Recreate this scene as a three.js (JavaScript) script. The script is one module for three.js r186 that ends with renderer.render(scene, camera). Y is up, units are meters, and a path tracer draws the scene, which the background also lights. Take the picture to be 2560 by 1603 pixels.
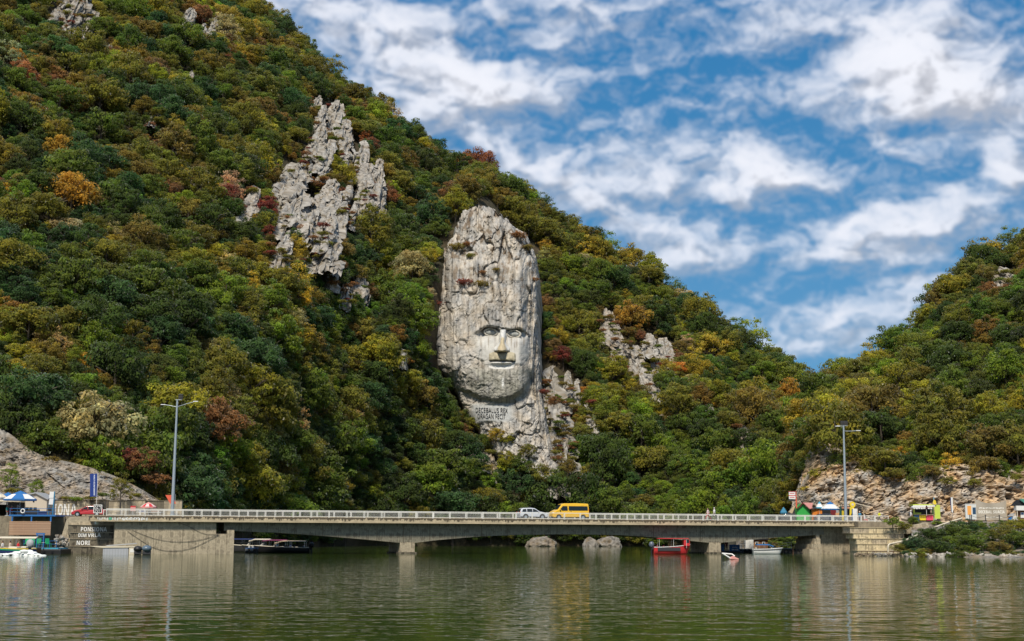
import * as THREE from 'three';
import { mergeGeometries, mergeVertices } from 'three/addons/utils/BufferGeometryUtils.js';
import { RoundedBoxGeometry } from 'three/addons/geometries/RoundedBoxGeometry.js';
import { MarchingCubes } from 'three/addons/objects/MarchingCubes.js';
import { TextGeometry } from 'three/addons/geometries/TextGeometry.js';
import { FontLoader } from 'three/addons/loaders/FontLoader.js';
import { createNoise2D, createNoise3D } from 'simplex-noise';

// ---------------------------------------------------------------- helpers without scene content
function rng(a) { return () => { a = (a + 0x6d2b79f5) | 0; let t = Math.imul(a ^ (a >>> 15), 1 | a); t = (t + Math.imul(t ^ (t >>> 7), 61 | t)) ^ t; return ((t ^ (t >>> 14)) >>> 0) / 4294967296; }; }
const n2 = createNoise2D(rng(11)), n3 = createNoise3D(rng(12));
const V3 = (x, y, z) => new THREE.Vector3(x, y, z);
const lerp = (a, b, t) => a + (b - a) * t, clamp = (x, a = 0, b = 1) => Math.min(b, Math.max(a, x));
const sstep = (a, b, x) => { const t = clamp((x - a) / (b - a)); return t * t * (3 - 2 * t); };
const fbm2 = (x, y, o = 4) => { let s = 0, a = 0.5; for (let i = 0; i < o; i++, a *= 0.5, x = x * 2.03 + 7.1, y = y * 2.03 - 3.7) s += a * n2(x, y); return s; };
const fbm3 = (x, y, z, o = 4) => { let s = 0, a = 0.5; for (let i = 0; i < o; i++, a *= 0.5, x = x * 2.03 + 7.1, y = y * 2.03 - 3.7, z = z * 2.03 + 1.3) s += a * n3(x, y, z); return s; };
const ridge3 = (x, y, z, o = 4) => { let s = 0, a = 0.5; for (let i = 0; i < o; i++, a *= 0.5, x = x * 2.1 + 7.1, y = y * 2.1 - 3.7, z = z * 2.1 + 1.3) s += a * (1 - 2 * Math.abs(n3(x, y, z))); return s; };
const hash2 = (i, j, s) => { let h = (i * 374761393 + j * 668265263 + s * 1442695041) | 0; h = Math.imul(h ^ (h >>> 13), 1274126177); return ((h ^ (h >>> 16)) >>> 0) / 4294967296; };
// broken rock: a mosaic of tilted faces; returns [relief in units of the cell, nearness to a joint, tone]
function facet(x, y, sx, sy, s) {
  x = x / sx + 0.35 * n2(x / sx * 0.7 + s, y / sy * 0.7); y = y / sy + 0.35 * n2(x * 0.7 + s + 30, y / sy * 0.7);
  const i0 = Math.floor(x), j0 = Math.floor(y); let d1 = 9, d2 = 9, bi = 0, bj = 0, bx = 0, by = 0;
  for (let j = j0 - 1; j <= j0 + 1; j++) for (let i = i0 - 1; i <= i0 + 1; i++) { const dx = x - i - hash2(i, j, s), dy = y - j - hash2(i, j, s + 1), d = dx * dx + dy * dy; if (d < d1) { d2 = d1; d1 = d; bi = i; bj = j; bx = dx; by = dy; } else if (d < d2) d2 = d; }
  const e = Math.sqrt(d2) - Math.sqrt(d1);
  return [(hash2(bi, bj, s + 2) - 0.5) + bx * (hash2(bi, bj, s + 3) - 0.5) * 1.5 + by * (hash2(bi, bj, s + 4) - 0.6) * 1.3, 1 - sstep(0, 0.16, e), hash2(bi, bj, s + 5)];
}
function poly1(pts, x) { if (x <= pts[0][0]) return pts[0][1]; for (let i = 1; i < pts.length; i++) if (x <= pts[i][0]) return lerp(pts[i - 1][1], pts[i][1], (x - pts[i - 1][0]) / (pts[i][0] - pts[i - 1][0])); return pts[pts.length - 1][1]; }

// ---------------------------------------------------------------- camera, sky, sun, exposure
const F = 3600, CX = 1280, CY = 801.5, HY = 1338, EYE = 2.7;           // a long lens tilted up from a boat; sizes in pixels of a 2560 x 1603 frame
const ROLL = 0.0042, CR = Math.cos(ROLL), SR = Math.sin(ROLL); // the boat lists a quarter of a degree
const PITCH = Math.atan((HY - CY) / F), SP = Math.sin(PITCH), CP = Math.cos(PITCH);
const scene = new THREE.Scene();
const camera = new THREE.PerspectiveCamera(THREE.MathUtils.radToDeg(2 * Math.atan(801.5 / F)), 2560 / 1603, 0.5, 6000);
camera.position.set(0, EYE, 0); camera.rotation.set(PITCH, 0, ROLL); camera.updateMatrixWorld(true);
const renderer = new THREE.WebGLRenderer({ antialias: true });
renderer.toneMapping = THREE.LinearToneMapping; renderer.toneMappingExposure = 1.08; renderer.shadowMap.enabled = true;
// where a direction of the survey meets a given distance, and back
function P(px, py, D) { const a = (px - CX) / F, b = (CY - py) / F, x = a * CR - b * SR, y = a * SR + b * CR, yy = y * CP + SP, zz = y * SP - CP, k = D / -zz; return V3(x * k, EYE + yy * k, -D); }
function proj(v) { const y = v.y - EYE, z = v.z, yc = y * CP + z * SP, zc = -y * SP + z * CP; const a = v.x / -zc, b = yc / -zc; return [CX + (a * CR + b * SR) * F, CY - (-a * SR + b * CR) * F, -v.z]; }
const mpp = (D) => D / F;

const sun = new THREE.DirectionalLight(new THREE.Color(1.0, 0.92, 0.78), 4.4);
const SUN_DIR = V3(-0.12, 0.84, 0.64).normalize();
sun.position.copy(SUN_DIR).multiplyScalar(900).add(V3(0, 0, -330)); sun.target.position.set(0, 0, -330);
sun.castShadow = true; sun.shadow.radius = 14; sun.shadow.mapSize.set(4096, 4096);
Object.assign(sun.shadow.camera, { left: -450, right: 450, top: 450, bottom: -450, near: 100, far: 2200 });
scene.add(sun, sun.target);

{ // broken fair-weather cloud over blue: heaps with brighter sunward sides, thin veils between
  const W = 4096, H = 2048, data = new Float32Array(W * H * 4);
  const blobs = [ // px, py, rx, ry, tilt, weight
    [760, 30, 230, 90, 0.1, 0.5], [930, 130, 190, 90, 0.5, 0.5], [1120, 170, 150, 62, 0.35, 0.95], [1260, 205, 190, 46, 0.1, 0.95], [1000, 270, 160, 60, 0.4, 0.4], [1200, 260, 200, 40, 0, 0.35],
    [1020, 60, 120, 50, 0.2, 0.42], [1470, 30, 160, 52, 0.15, 0.6], [1370, 105, 52, 40, 0.2, 0.5], [1240, 30, 60, 40, 0, 0.4], [1640, 10, 100, 30, 0, 0.35], [1960, 55, 150, 70, -0.1, 0.42], [2080, 90, 90, 50, 0, 0.35],
    [2260, 150, 120, 80, 0.2, 0.85], [2400, 210, 190, 95, 0.25, 1.0], [2230, 250, 150, 60, 0.1, 0.8], [2480, 300, 160, 60, 0.15, 0.8], [2350, 80, 150, 40, 0, 0.5],
    [1640, 450, 120, 48, 0.1, 0.75], [1900, 420, 135, 64, 0.2, 0.95], [2010, 455, 130, 40, 0.05, 0.8], [1830, 490, 90, 40, -0.1, 0.7], [1750, 380, 80, 30, 0, 0.35], [2230, 375, 60, 26, 0, 0.5], [2330, 420, 120, 28, -0.1, 0.35],
    [2330, 560, 160, 42, -0.22, 0.85], [2150, 575, 120, 30, 0, 0.7], [2080, 640, 200, 34, 0.05, 0.62], [1720, 640, 170, 50, -0.1, 0.5], [2545, 455, 60, 56, 0, 0.9], [2420, 610, 180, 50, -0.2, 0.4],
    [1250, 370, 260, 60, 0.45, 0.42], [1450, 480, 240, 60, 0.5, 0.42], [1600, 560, 200, 50, 0.4, 0.4], [1500, 380, 260, 28, -0.1, 0.3], [1750, 270, 320, 26, -0.12, 0.3], [1600, 170, 300, 22, -0.2, 0.26],
    [2100, 800, 240, 40, -0.08, 0.45], [2330, 745, 140, 34, -0.2, 0.5], [1960, 870, 240, 40, 0, 0.4], [2560, 730, 120, 60, -0.2, 0.4], [2050, 230, 90, 40, 0.2, 0.25], [2130, 300, 130, 40, 0.2, 0.3],
  ];
  const el0 = (py) => Math.atan((CY - py) / F) + PITCH, ang = blobs.map(([x, y, rx, ry, t, w]) => [Math.atan((x - CX) / F), el0(y), rx / F, ry / F, Math.cos(t), Math.sin(t), w]);
  const dens = (az, el) => { // az 0 = straight ahead
    const wx = fbm2(az * 14, el * 22, 4) * 0.018, wy = fbm2(az * 14 + 50, el * 22, 4) * 0.012;
    const fine = fbm2((az + wx) * 30 + 9, (el + wy) * 52, 6), wisp = fbm2(az * 7 + el * 12 + 3, el * 46 - az * 7, 4), veil = fbm2(az * 6 + 70, el * 14, 3);
    const within = sstep(0.62, 0.44, Math.abs(az)) * sstep(0.62, 0.44, el);
    let d = 0;
    if (within > 0) {
      let b = 0;
      for (const [x, y, rx, ry, c, s, w] of ang) { const dx = az + wx - x, dy = el + wy - y, u = (dx * c - dy * s) / rx, v = (dx * s + dy * c) / ry, q = u * u + v * v; if (q < 4) b += w * Math.exp(-q * 1.3); }
      d = (b * 0.92 + fine * (0.20 + 0.34 * Math.min(1, b * 1.4)) + 0.16 * fbm2((az + wx) * 90 + 40, (el + wy) * 170, 4) + 0.26 * Math.max(0, wisp + 0.06) + 0.22 * Math.max(0, veil + 0.1) + 0.03) * within;
    }
    if (within < 1) {
      const y = Math.sin(Math.max(el, 0.02)) + 0.10, k = 1 / y, X = Math.sin(az) * k, Z = Math.cos(az) * k;
      const m = fbm2(X * 0.9 + 20, Z * 0.9, 6) * 1.5 + 0.33;
      d += m * (1 - within);
    }
    return d;
  };
  const out = [0, 0, 0];
  const shade = (az, el) => {
    const d = dens(az, el), t = clamp(el / 0.7), v = Math.pow(clamp(1 - el / 0.62), 2.2);
    const r = lerp(0.008, 0.17, v), g = lerp(0.150, 0.41, v), b = lerp(0.39, 0.65, v);
    const a = 1 - Math.exp(-Math.pow(Math.max(0, d - 0.04), 1.35) * 2.2), up = dens(az - 0.010, el + 0.012), lit = clamp(0.74 + (d - up) * 0.60 + d * 0.13, 0.56, 0.96);
    const wr = 0.88 * lit, wg = 0.895 * lit, wb = 0.945 * lit + 0.02;
    out[0] = lerp(r, wr, a); out[1] = lerp(g, wg, a); out[2] = lerp(b, wb, a);
  };
  for (let j = 0; j < H; j += 1) {
    const el = ((j + 0.5) / H - 0.5) * Math.PI;
    for (let i = 0; i < W; i += 1) {
      const u = ((i + 0.5) / W - 0.5) * 2 * Math.PI, az = Math.atan2(Math.cos(u), -Math.sin(u)), o = (j * W + i) * 4;
      data[o + 3] = 1;
      if (el < -0.01) { data[o] = 0.12; data[o + 1] = 0.13; data[o + 2] = 0.10; continue; }
      const near = Math.abs(az) < 0.66 && el < 0.66;
      if (!near && ((i & 3) || (j & 3))) continue;
      shade(az, Math.max(0, el));
      if (near) { data[o] = out[0]; data[o + 1] = out[1]; data[o + 2] = out[2]; }
      else for (let y = j; y < Math.min(H, j + 4); y++) for (let x = i; x < Math.min(W, i + 4); x++) { const p = (y * W + x) * 4; data[p] = out[0]; data[p + 1] = out[1]; data[p + 2] = out[2]; data[p + 3] = 1; }
    }
  }
  const sky = new THREE.DataTexture(data, W, H, THREE.RGBAFormat, THREE.FloatType);
  sky.mapping = THREE.EquirectangularReflectionMapping; sky.magFilter = THREE.LinearFilter; sky.colorSpace = THREE.LinearSRGBColorSpace; sky.needsUpdate = true;
  scene.background = sky; scene.environment = sky;
}

// ---------------------------------------------------------------- naming, materials, small builders
const used = new Map();
function numbered(name) { const n = used.get(name) ?? 0; used.set(name, n + 1); return n ? `${name}_${String(n).padStart(3, '0')}` : name; }
function tag(o, label, category, group, kind) { if (label) o.userData.label = label; if (category) o.userData.category = category; if (group) o.userData.group = group; if (kind) o.userData.kind = kind; return o; }
function thing(name, label, category, pos, turn = 0, group) { const g = new THREE.Group(); g.name = numbered(name); tag(g, label, category, group); if (pos) g.position.copy(pos); g.rotation.y = turn; scene.add(g); return g; }
function part(name, geo, mat, parent, label) { const m = new THREE.Mesh(geo, mat); m.name = name; m.castShadow = m.receiveShadow = true; if (label) m.userData.label = label; if (parent) parent.add(m); return m; }
function struct(name, geo, mat, label) { const m = part(numbered(name), geo, mat, scene); m.userData.kind = 'structure'; if (label) m.userData.label = label; return m; }
const lin = (r, g, b) => new THREE.Color().setRGB(r, g, b);
const std = (c, rough = 0.8, extra = {}) => new THREE.MeshStandardMaterial({ color: Array.isArray(c) ? lin(...c) : c, roughness: rough, ...extra });
function box(w, h, d, x = 0, y = 0, z = 0) { const g = new THREE.BoxGeometry(w, h, d); g.translate(x, y, z); return g; }
function rbox(w, h, d, r, x = 0, y = 0, z = 0) { const g = new RoundedBoxGeometry(w, h, d, 2, Math.min(r, w * 0.49, h * 0.49, d * 0.49)); g.translate(x, y, z); return g; }
function cyl(r0, r1, h, x = 0, y = 0, z = 0, n = 12) { const g = new THREE.CylinderGeometry(r1, r0, h, n); g.translate(x, y + h / 2, z); return g; }
function bar(a, b, r, n = 6) { const d = b.clone().sub(a), g = new THREE.CylinderGeometry(r, r, d.length(), n); g.applyQuaternion(new THREE.Quaternion().setFromUnitVectors(V3(0, 1, 0), d.normalize())); g.translate((a.x + b.x) / 2, (a.y + b.y) / 2, (a.z + b.z) / 2); return g; }
function tube(pts, r, seg = 24, n = 6) { return new THREE.TubeGeometry(new THREE.CatmullRomCurve3(pts), seg, r, n); }
function plain(g) { g = g.index ? g.toNonIndexed() : g; for (const k of Object.keys(g.attributes)) if (!['position', 'normal', 'uv'].includes(k)) g.deleteAttribute(k); return g; }
function join(list) { return mergeGeometries(list.map(plain)); }
function extrude(pts, depth, bevel = 0) { const s = new THREE.Shape(pts.map(([x, y]) => new THREE.Vector2(x, y))); const g = new THREE.ExtrudeGeometry(s, { depth, bevelEnabled: bevel > 0, bevelSize: bevel, bevelThickness: bevel, bevelSegments: 2, bevelOffset: -bevel }); g.translate(0, 0, -depth); return g; } // front face at z = 0, body behind it
function tex(w, h, f, srgb = true, rx = 1, ry = 1) { const d = new Uint8Array(w * h * 4), c = [0, 0, 0]; for (let j = 0; j < h; j++) for (let i = 0; i < w; i++) { f(i, j, c); const o = (j * w + i) * 4; d[o] = clamp(c[0]) * 255; d[o + 1] = clamp(c[1]) * 255; d[o + 2] = clamp(c[2]) * 255; d[o + 3] = 255; } const t = new THREE.DataTexture(d, w, h); t.wrapS = t.wrapT = THREE.RepeatWrapping; t.magFilter = THREE.LinearFilter; t.minFilter = THREE.LinearMipmapLinearFilter; if (srgb) t.colorSpace = THREE.SRGBColorSpace; t.repeat.set(rx, ry); t.needsUpdate = true; return t; }
const tnoise = (i, j, n, f, o = 4, sx = 1, sy = 1) => { // periodic noise on a torus
  let s = 0, a = 0.5; for (let k = 0; k < o; k++, a *= 0.5, f *= 2) { const u = (i / n) * 2 * Math.PI, v = (j / n) * 2 * Math.PI, R = f / 6.283; s += a * (n3(Math.cos(u) * R * sx + k * 9, Math.sin(u) * R * sx, Math.cos(v) * R * sy * 0.7 + Math.sin(v) * R * sy * 0.7) + n3(Math.sin(v) * R * sy + k * 5, Math.cos(v) * R * sy + 40, Math.cos(u) * R * sx)) * 0.6; } return s; };
function print(w, h, draw, bg) { const c = document.createElement('canvas'); c.width = w; c.height = h; const x = c.getContext('2d'); if (bg) { x.fillStyle = bg; x.fillRect(0, 0, w, h); } draw(x, w, h); const t = new THREE.CanvasTexture(c); t.colorSpace = THREE.SRGBColorSpace; return t; }
const fontBold = await new FontLoader().loadAsync('fonts/droid/droid_sans_bold.typeface.json');
const fontSans = await new FontLoader().loadAsync('fonts/droid/droid_sans_regular.typeface.json');
// a standing frame at a surveyed spot; its methods take survey pixels at the frame's own distance, so that sizes come out in metres
function kit(name, label, category, px, py, D, group) {
  const o = thing(name, label, category, P(px, py, D), 0, group), m = mpp(D) / CP * 1.0;
  const X = (x) => P(x, py, D).x - o.position.x, Y = (y) => P(px, y, D).y - o.position.y;
  return {
    o, D, m: mpp(D), X, Y, v: (x, y, z = 0) => V3(X(x), Y(y), z),
    box(part_, x0, y0, x1, y1, d, z, mat, parent, r = 0) { const w = X(x1) - X(x0), h = Y(y0) - Y(y1); const g = r ? rbox(w, h, d, r) : new THREE.BoxGeometry(w, h, d); g.translate((X(x0) + X(x1)) / 2, (Y(y0) + Y(y1)) / 2, z - d / 2); return part(part_, g, mat, parent ?? o); },
    boxg(x0, y0, x1, y1, d, z) { return box(X(x1) - X(x0), Y(y0) - Y(y1), d, (X(x0) + X(x1)) / 2, (Y(y0) + Y(y1)) / 2, z - d / 2); },
    poly(part_, pts, d, z, mat, parent, bevel = 0) { const g = extrude(pts.map(([x, y]) => [X(x), Y(y)]), d, bevel); g.translate(0, 0, z); return part(part_, g, mat, parent ?? o); },
    post(part_, x, y0, y1, r, z, mat, parent) { return part(part_, cyl(r, r, Y(y0) - Y(y1), X(x), Y(y1), z), mat, parent ?? o); },
  };
}
// ---------------------------------------------------------------- water
{
  const n = 1024, h = new Float32Array(n * n), R = rng(5), waves = [];
  for (let i = 0; i < 90; i++) { const L = 0.35 * Math.pow(14, R()), dir = Math.PI / 2 + (R() - 0.5) * 2.0, k = 40 / L; const a = Math.round(k * Math.cos(dir)), b = Math.round(k * Math.sin(dir)); waves.push([a, b, R() * 6.283, Math.pow(L, 0.8)]); }
  for (const [a, b, p, w] of waves) { const ci = new Float32Array(n), si = new Float32Array(n); for (let i = 0; i < n; i++) { ci[i] = Math.cos((i / n) * 6.28319 * a + p); si[i] = Math.sin((i / n) * 6.28319 * a + p); } for (let j = 0; j < n; j++) { const cj = Math.cos((j / n) * 6.28319 * b), sj = Math.sin((j / n) * 6.28319 * b); for (let i = 0; i < n; i++) h[j * n + i] += w * (ci[i] * cj - si[i] * sj); } }
  let mx = 0; for (const v of h) mx = Math.max(mx, Math.abs(v));
  const t = new THREE.DataTexture(h.map((v) => 0.5 + (0.5 * v) / mx), n, n, THREE.RedFormat, THREE.FloatType); t.wrapS = t.wrapT = THREE.RepeatWrapping; t.magFilter = THREE.LinearFilter; t.repeat.set(1 / 40, 1 / 40); t.needsUpdate = true;
  const g = new THREE.BufferGeometry(), pos = [], uv = [], idx = [], xs = [-2500, -600, -250, -100, 0, 100, 250, 600, 2500], zs = [60, 0, -60, -150, -250, -420, -700, -2500];
  for (const z of zs) for (const x of xs) { pos.push(x, 0, z); uv.push(x, z); }
  for (let j = 0; j < zs.length - 1; j++) for (let i = 0; i < xs.length - 1; i++) { const a = j * xs.length + i; idx.push(a, a + 1, a + xs.length + 1, a, a + xs.length + 1, a + xs.length); }
  g.setAttribute('position', new THREE.Float32BufferAttribute(pos, 3)); g.setAttribute('uv', new THREE.Float32BufferAttribute(uv, 2)); g.setIndex(idx); g.computeVertexNormals();
  const m = new THREE.MeshPhysicalMaterial({ color: lin(0.040, 0.062, 0.012), specularIntensity: 0.75, roughness: 0.04, ior: 1.33, bumpMap: t, bumpScale: 0.028 });
  struct('water', g, m, 'murky green river water with small ripples filling the bay in front of the bridge');
}

// ---------------------------------------------------------------- hills: surfaces ruled between a foot line and a ridge line
const bumpRock = tex(512, 512, (i, j, c) => { const v = 0.5 + 0.55 * tnoise(i, j, 512, 9, 5); c[0] = c[1] = c[2] = v; }, false);
function colored(g, f) { const p = g.attributes.position, c = new Float32Array(p.count * 3), o = [0, 0, 0]; for (let i = 0; i < p.count; i++) { f(p.getX(i), p.getY(i), p.getZ(i), o, i); c.set(o, i * 3); } g.setAttribute('color', new THREE.BufferAttribute(c, 3)); return g; }
class Hill {
  constructor(knots, opt) { // knots: [foot px, foot py, foot D, ridge px, ridge py, ridge D]
    this.o = opt; this.foot = []; this.ridge = [];
    for (const k of knots) { this.foot.push(P(k[0], k[1], k[2])); this.ridge.push(P(k[3], k[4], k[5])); }
    this.n = knots.length - 1;
    this.fc = new THREE.CatmullRomCurve3(this.foot, false, 'centripetal'); this.rc = new THREE.CatmullRomCurve3(this.ridge, false, 'centripetal');
  }
  at(s, t, out = V3()) { // s along 0..1, t from foot 0 to ridge 1 and down behind it to 1.6
    const f = this.fc.getPoint(s), r = this.rc.getPoint(s), tt = Math.min(t, 1);
    out.set(lerp(f.x, r.x, t), 0, lerp(f.z, r.z, t));
    const spur = this.o.spur ? this.o.spur(s, tt) : 0; out.z += spur;
    let y = lerp(f.y, r.y, Math.pow(tt, this.o.power ?? 0.85));
    const w = Math.sin(Math.PI * clamp(tt, 0.02, 1)), q = this.o.rough ?? 1;
    y += w * q * (9 * fbm2(out.x * 0.012, out.z * 0.012, 3) + 4 * fbm2(out.x * 0.05 + 9, out.z * 0.05, 3));
    if (t > 1) y -= (t - 1) * (r.y - f.y) * 0.9;
    out.y = Math.max(y, -3); return out;
  }
  mesh(nu, nv, tmax = 1.5) {
    const pos = [], uv = [], idx = [], p = V3();
    for (let j = 0; j <= nv; j++) for (let i = 0; i <= nu; i++) { this.at(i / nu, (Math.max(0, j - 1) / (nv - 1)) * tmax, p); if (!j) { p.y -= 9; p.z += 1; } pos.push(p.x, p.y, p.z); uv.push(p.x / 6, (p.y + p.z) / 6); }
    for (let j = 0; j < nv; j++) for (let i = 0; i < nu; i++) { const a = j * (nu + 1) + i, b = a + nu + 1; idx.push(a, a + 1, b + 1, a, b + 1, b); }
    const g = new THREE.BufferGeometry(); g.setAttribute('position', new THREE.Float32BufferAttribute(pos, 3)); g.setAttribute('uv', new THREE.Float32BufferAttribute(uv, 2)); g.setIndex(idx); g.computeVertexNormals(); return g;
  }
  survey() { // table of distance against survey pixel, front slope only
    const nu = 500, nv = 240, tab = new Float32Array(330 * 220).fill(1e9), st = new Float32Array(330 * 220 * 2); const p = V3();
    for (let j = 0; j <= nv; j++) for (let i = 0; i <= nu; i++) { this.at(i / nu, j / nv, p); const [x, y, d] = proj(p), a = Math.floor((x + 40) / 8), b = Math.floor((y + 40) / 8); for (let v = -1; v <= 1; v++) for (let u = -1; u <= 1; u++) { const A = a + u, B = b + v; if (A < 0 || B < 0 || A >= 330 || B >= 220) continue; if (d < tab[B * 330 + A]) tab[B * 330 + A] = d; } }
    this.tab = tab;
  }
  D(px, py) { if (!this.tab) this.survey(); const a = clamp(Math.floor((px + 40) / 8), 0, 329), b = clamp(Math.floor((py + 40) / 8), 0, 219); for (let k = 0; k < 30; k++) { const d = this.tab[clamp(b + k, 0, 219) * 330 + a]; if (d < 1e8) return d; } return 400; }
}
const headSpur = (s, t) => 26 * Math.exp(-Math.pow((s - 0.608) / 0.040, 2)) * Math.sin(Math.PI * clamp(t * 0.9));
const mountain = new Hill([
[-1500, 1200, 238, -1100, -900, 660], [-700, 1150, 238, -500, -700, 630], [-250, 1140, 237, 150, -380, 585], [40, 1160, 237, 640, 22, 545], [260, 1245, 240, 860, 235, 520], [430, 1325, 247, 1000, 330, 508], [520, 1336, 262, 1050, 362, 504],
  [640, 1366, 288, 1110, 400, 501], [760, 1366, 316, 1190, 440, 497], [900, 1366, 340, 1300, 502, 490], [1250, 1364, 362, 1520, 645, 478], [1600, 1363, 368, 1740, 785, 462], [1850, 1350, 352, 1950, 950, 445], [2020, 1310, 335, 2060, 1050, 435], [2500, 1300, 330, 2600, 1130, 430],
], { spur: headSpur });
const rightHill = new Hill([
  [1962, 1300, 276, 2015, 1095, 300], [2045, 1180, 266, 2090, 985, 305], [2110, 1200, 260, 2190, 935, 308], [2200, 1250, 257, 2310, 830, 318], [2300, 1240, 254, 2440, 690, 328],
  [2400, 1228, 252, 2560, 630, 336], [2560, 1240, 250, 2760, 480, 352], [2900, 1240, 248, 3200, 250, 372], [3600, 1240, 248, 3900, 100, 380],
], { rough: 0.5, power: 0.8 });
const soil = (x, y, z, o) => { const a = fbm2(x * 0.08 + y * 0.02, z * 0.08 - y * 0.05, 5), b = fbm2(x * 0.4, z * 0.4 + y * 0.3, 3); const k = 0.75 + 0.5 * b; o[0] = lerp(0.030, 0.085, clamp(a + 0.5)) * k; o[1] = lerp(0.030, 0.062, clamp(a + 0.5)) * k; o[2] = lerp(0.012, 0.032, clamp(a + 0.5)) * k; };
const soilMat = new THREE.MeshStandardMaterial({ vertexColors: true, roughness: 1, bumpMap: bumpRock, bumpScale: 0.25 });
struct('mountain', colored(mountain.mesh(420, 200), soil), soilMat, 'steep wooded mountainside rising behind the bridge from lower right to upper left');
struct('hill', colored(rightHill.mesh(200, 120), soil), soilMat, 'wooded hill above the bare cutting at the right end of the bridge');

// ---------------------------------------------------------------- bare rock cuttings beside the road
const limestone = (warm, dark = 1) => (x, y, z, o) => {
  const a = fbm3(x * 0.22, y * 0.14, z * 0.22, 4), b = fbm3(x * 1.1 + 5, y * 0.7, z * 1.1, 4), s = fbm3(x * 0.8, y * 0.06, z * 0.8 + 9, 3);
  const stain = sstep(0.05, 0.3, fbm3(x * 0.5 + 70, y * 0.09, z * 0.5, 3)); const w = Math.min(1.25, clamp(0.5 + 0.9 * a) * warm), k = dark * (0.92 + 0.62 * b + 0.30 * Math.min(0, s)) * (1 - 0.34 * stain);
  o[0] = lerp(0.40, 0.49, w) * k; o[1] = lerp(0.385, 0.345, w) * k; o[2] = lerp(0.355, 0.205, w) * k;
  const lich = sstep(0.16, 0.34, fbm3(x * 0.35 + 40, y * 0.3, z * 0.35, 4)); o[0] = lerp(o[0], 0.16, lich * 0.7); o[1] = lerp(o[1], 0.115, lich * 0.7); o[2] = lerp(o[2], 0.06, lich * 0.7);
};
const rockMat = new THREE.MeshStandardMaterial({ vertexColors: true, roughness: 0.95, flatShading: true });
function cutting(name, label, base, top, nu, nv, warm, amp, dark) { // base and top: [px, py, D]
  const bc = new THREE.CatmullRomCurve3(base.map((b) => P(...b)), false, 'centripetal'), tc = new THREE.CatmullRomCurve3(top.map((b) => P(...b)), false, 'centripetal'), pos = [], uv = [], idx = [];
  for (let j = 0; j <= nv; j++) for (let i = 0; i <= nu; i++) {
    const a = bc.getPoint(i / nu), b = tc.getPoint(i / nu), t = Math.min(1, j / (nv - 2)), p = a.clone().lerp(b, t);
    const e = sstep(0, 0.08, t) * sstep(1.02, 0.9, t);
    const r = ridge3(p.x * 0.11, p.y * 0.16, p.z * 0.11, 5), r2 = ridge3(p.x * 0.45 + 4, p.y * 0.5 + p.x * 0.2, p.z * 0.45, 4);
    const r3 = fbm3(p.x * 1.3, p.y * 1.1, p.z * 1.3, 3); const fa = facet(p.x + 0.3 * p.y, p.y, 2.6, 3.6, 5), fb = facet(p.x, p.y, 1.0, 1.2, 6); p.z += amp * e * (1.3 * fa[0] - 0.5 * fa[1] + 0.6 * fb[0]); p.z += amp * e * (1.5 * r + 0.8 * r2 + 0.5 * r3); p.x += amp * e * (0.3 * r2 + 0.2 * r3); p.y += amp * 0.2 * e * r2;
    if (j > nv - 2) { p.z -= 5 * (j - nv + 2); p.y -= 1.0 * (j - nv + 2); }
    pos.push(p.x, p.y, p.z); uv.push(p.x / 3, p.y / 3);
  }
  for (let j = 0; j < nv; j++) for (let i = 0; i < nu; i++) { const a = j * (nu + 1) + i, b = a + nu + 1; idx.push(a, a + 1, b + 1, a, b + 1, b); }
  const g = new THREE.BufferGeometry(); g.setAttribute('position', new THREE.Float32BufferAttribute(pos, 3)); g.setAttribute('uv', new THREE.Float32BufferAttribute(uv, 2)); g.setIndex(idx); g.computeVertexNormals();
  return struct(name, colored(g, limestone(warm, dark)), rockMat, label);
}
cutting('cliff', 'bare grey and tan rock slope above the low wall at the left road', [[-330, 1262, 222], [-200, 1262, 222], [100, 1262, 224], [300, 1264, 229], [450, 1290, 236]], [[-330, 1040, 232], [-200, 1040, 233], [0, 1072, 234], [90, 1132, 235], [200, 1162, 236], [260, 1180, 237], [340, 1216, 239], [460, 1292, 241]], 300, 100, 0.62, 0.5, 0.70);
cutting('cliff', 'jagged orange and grey rock cutting behind the kiosks at the right end of the bridge', [[1972, 1290, 262], [2030, 1298, 256], [2150, 1304, 248], [2300, 1305, 243], [2450, 1305, 241], [2700, 1305, 240], [2900, 1306, 240]], [[1985, 1240, 272], [2040, 1108, 266], [2110, 1128, 261], [2170, 1172, 258], [2230, 1192, 257], [2300, 1174, 255], [2400, 1160, 253], [2500, 1172, 251], [2700, 1165, 250], [2900, 1160, 250]], 330, 110, 1.35, 1.2, 1.12);

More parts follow.
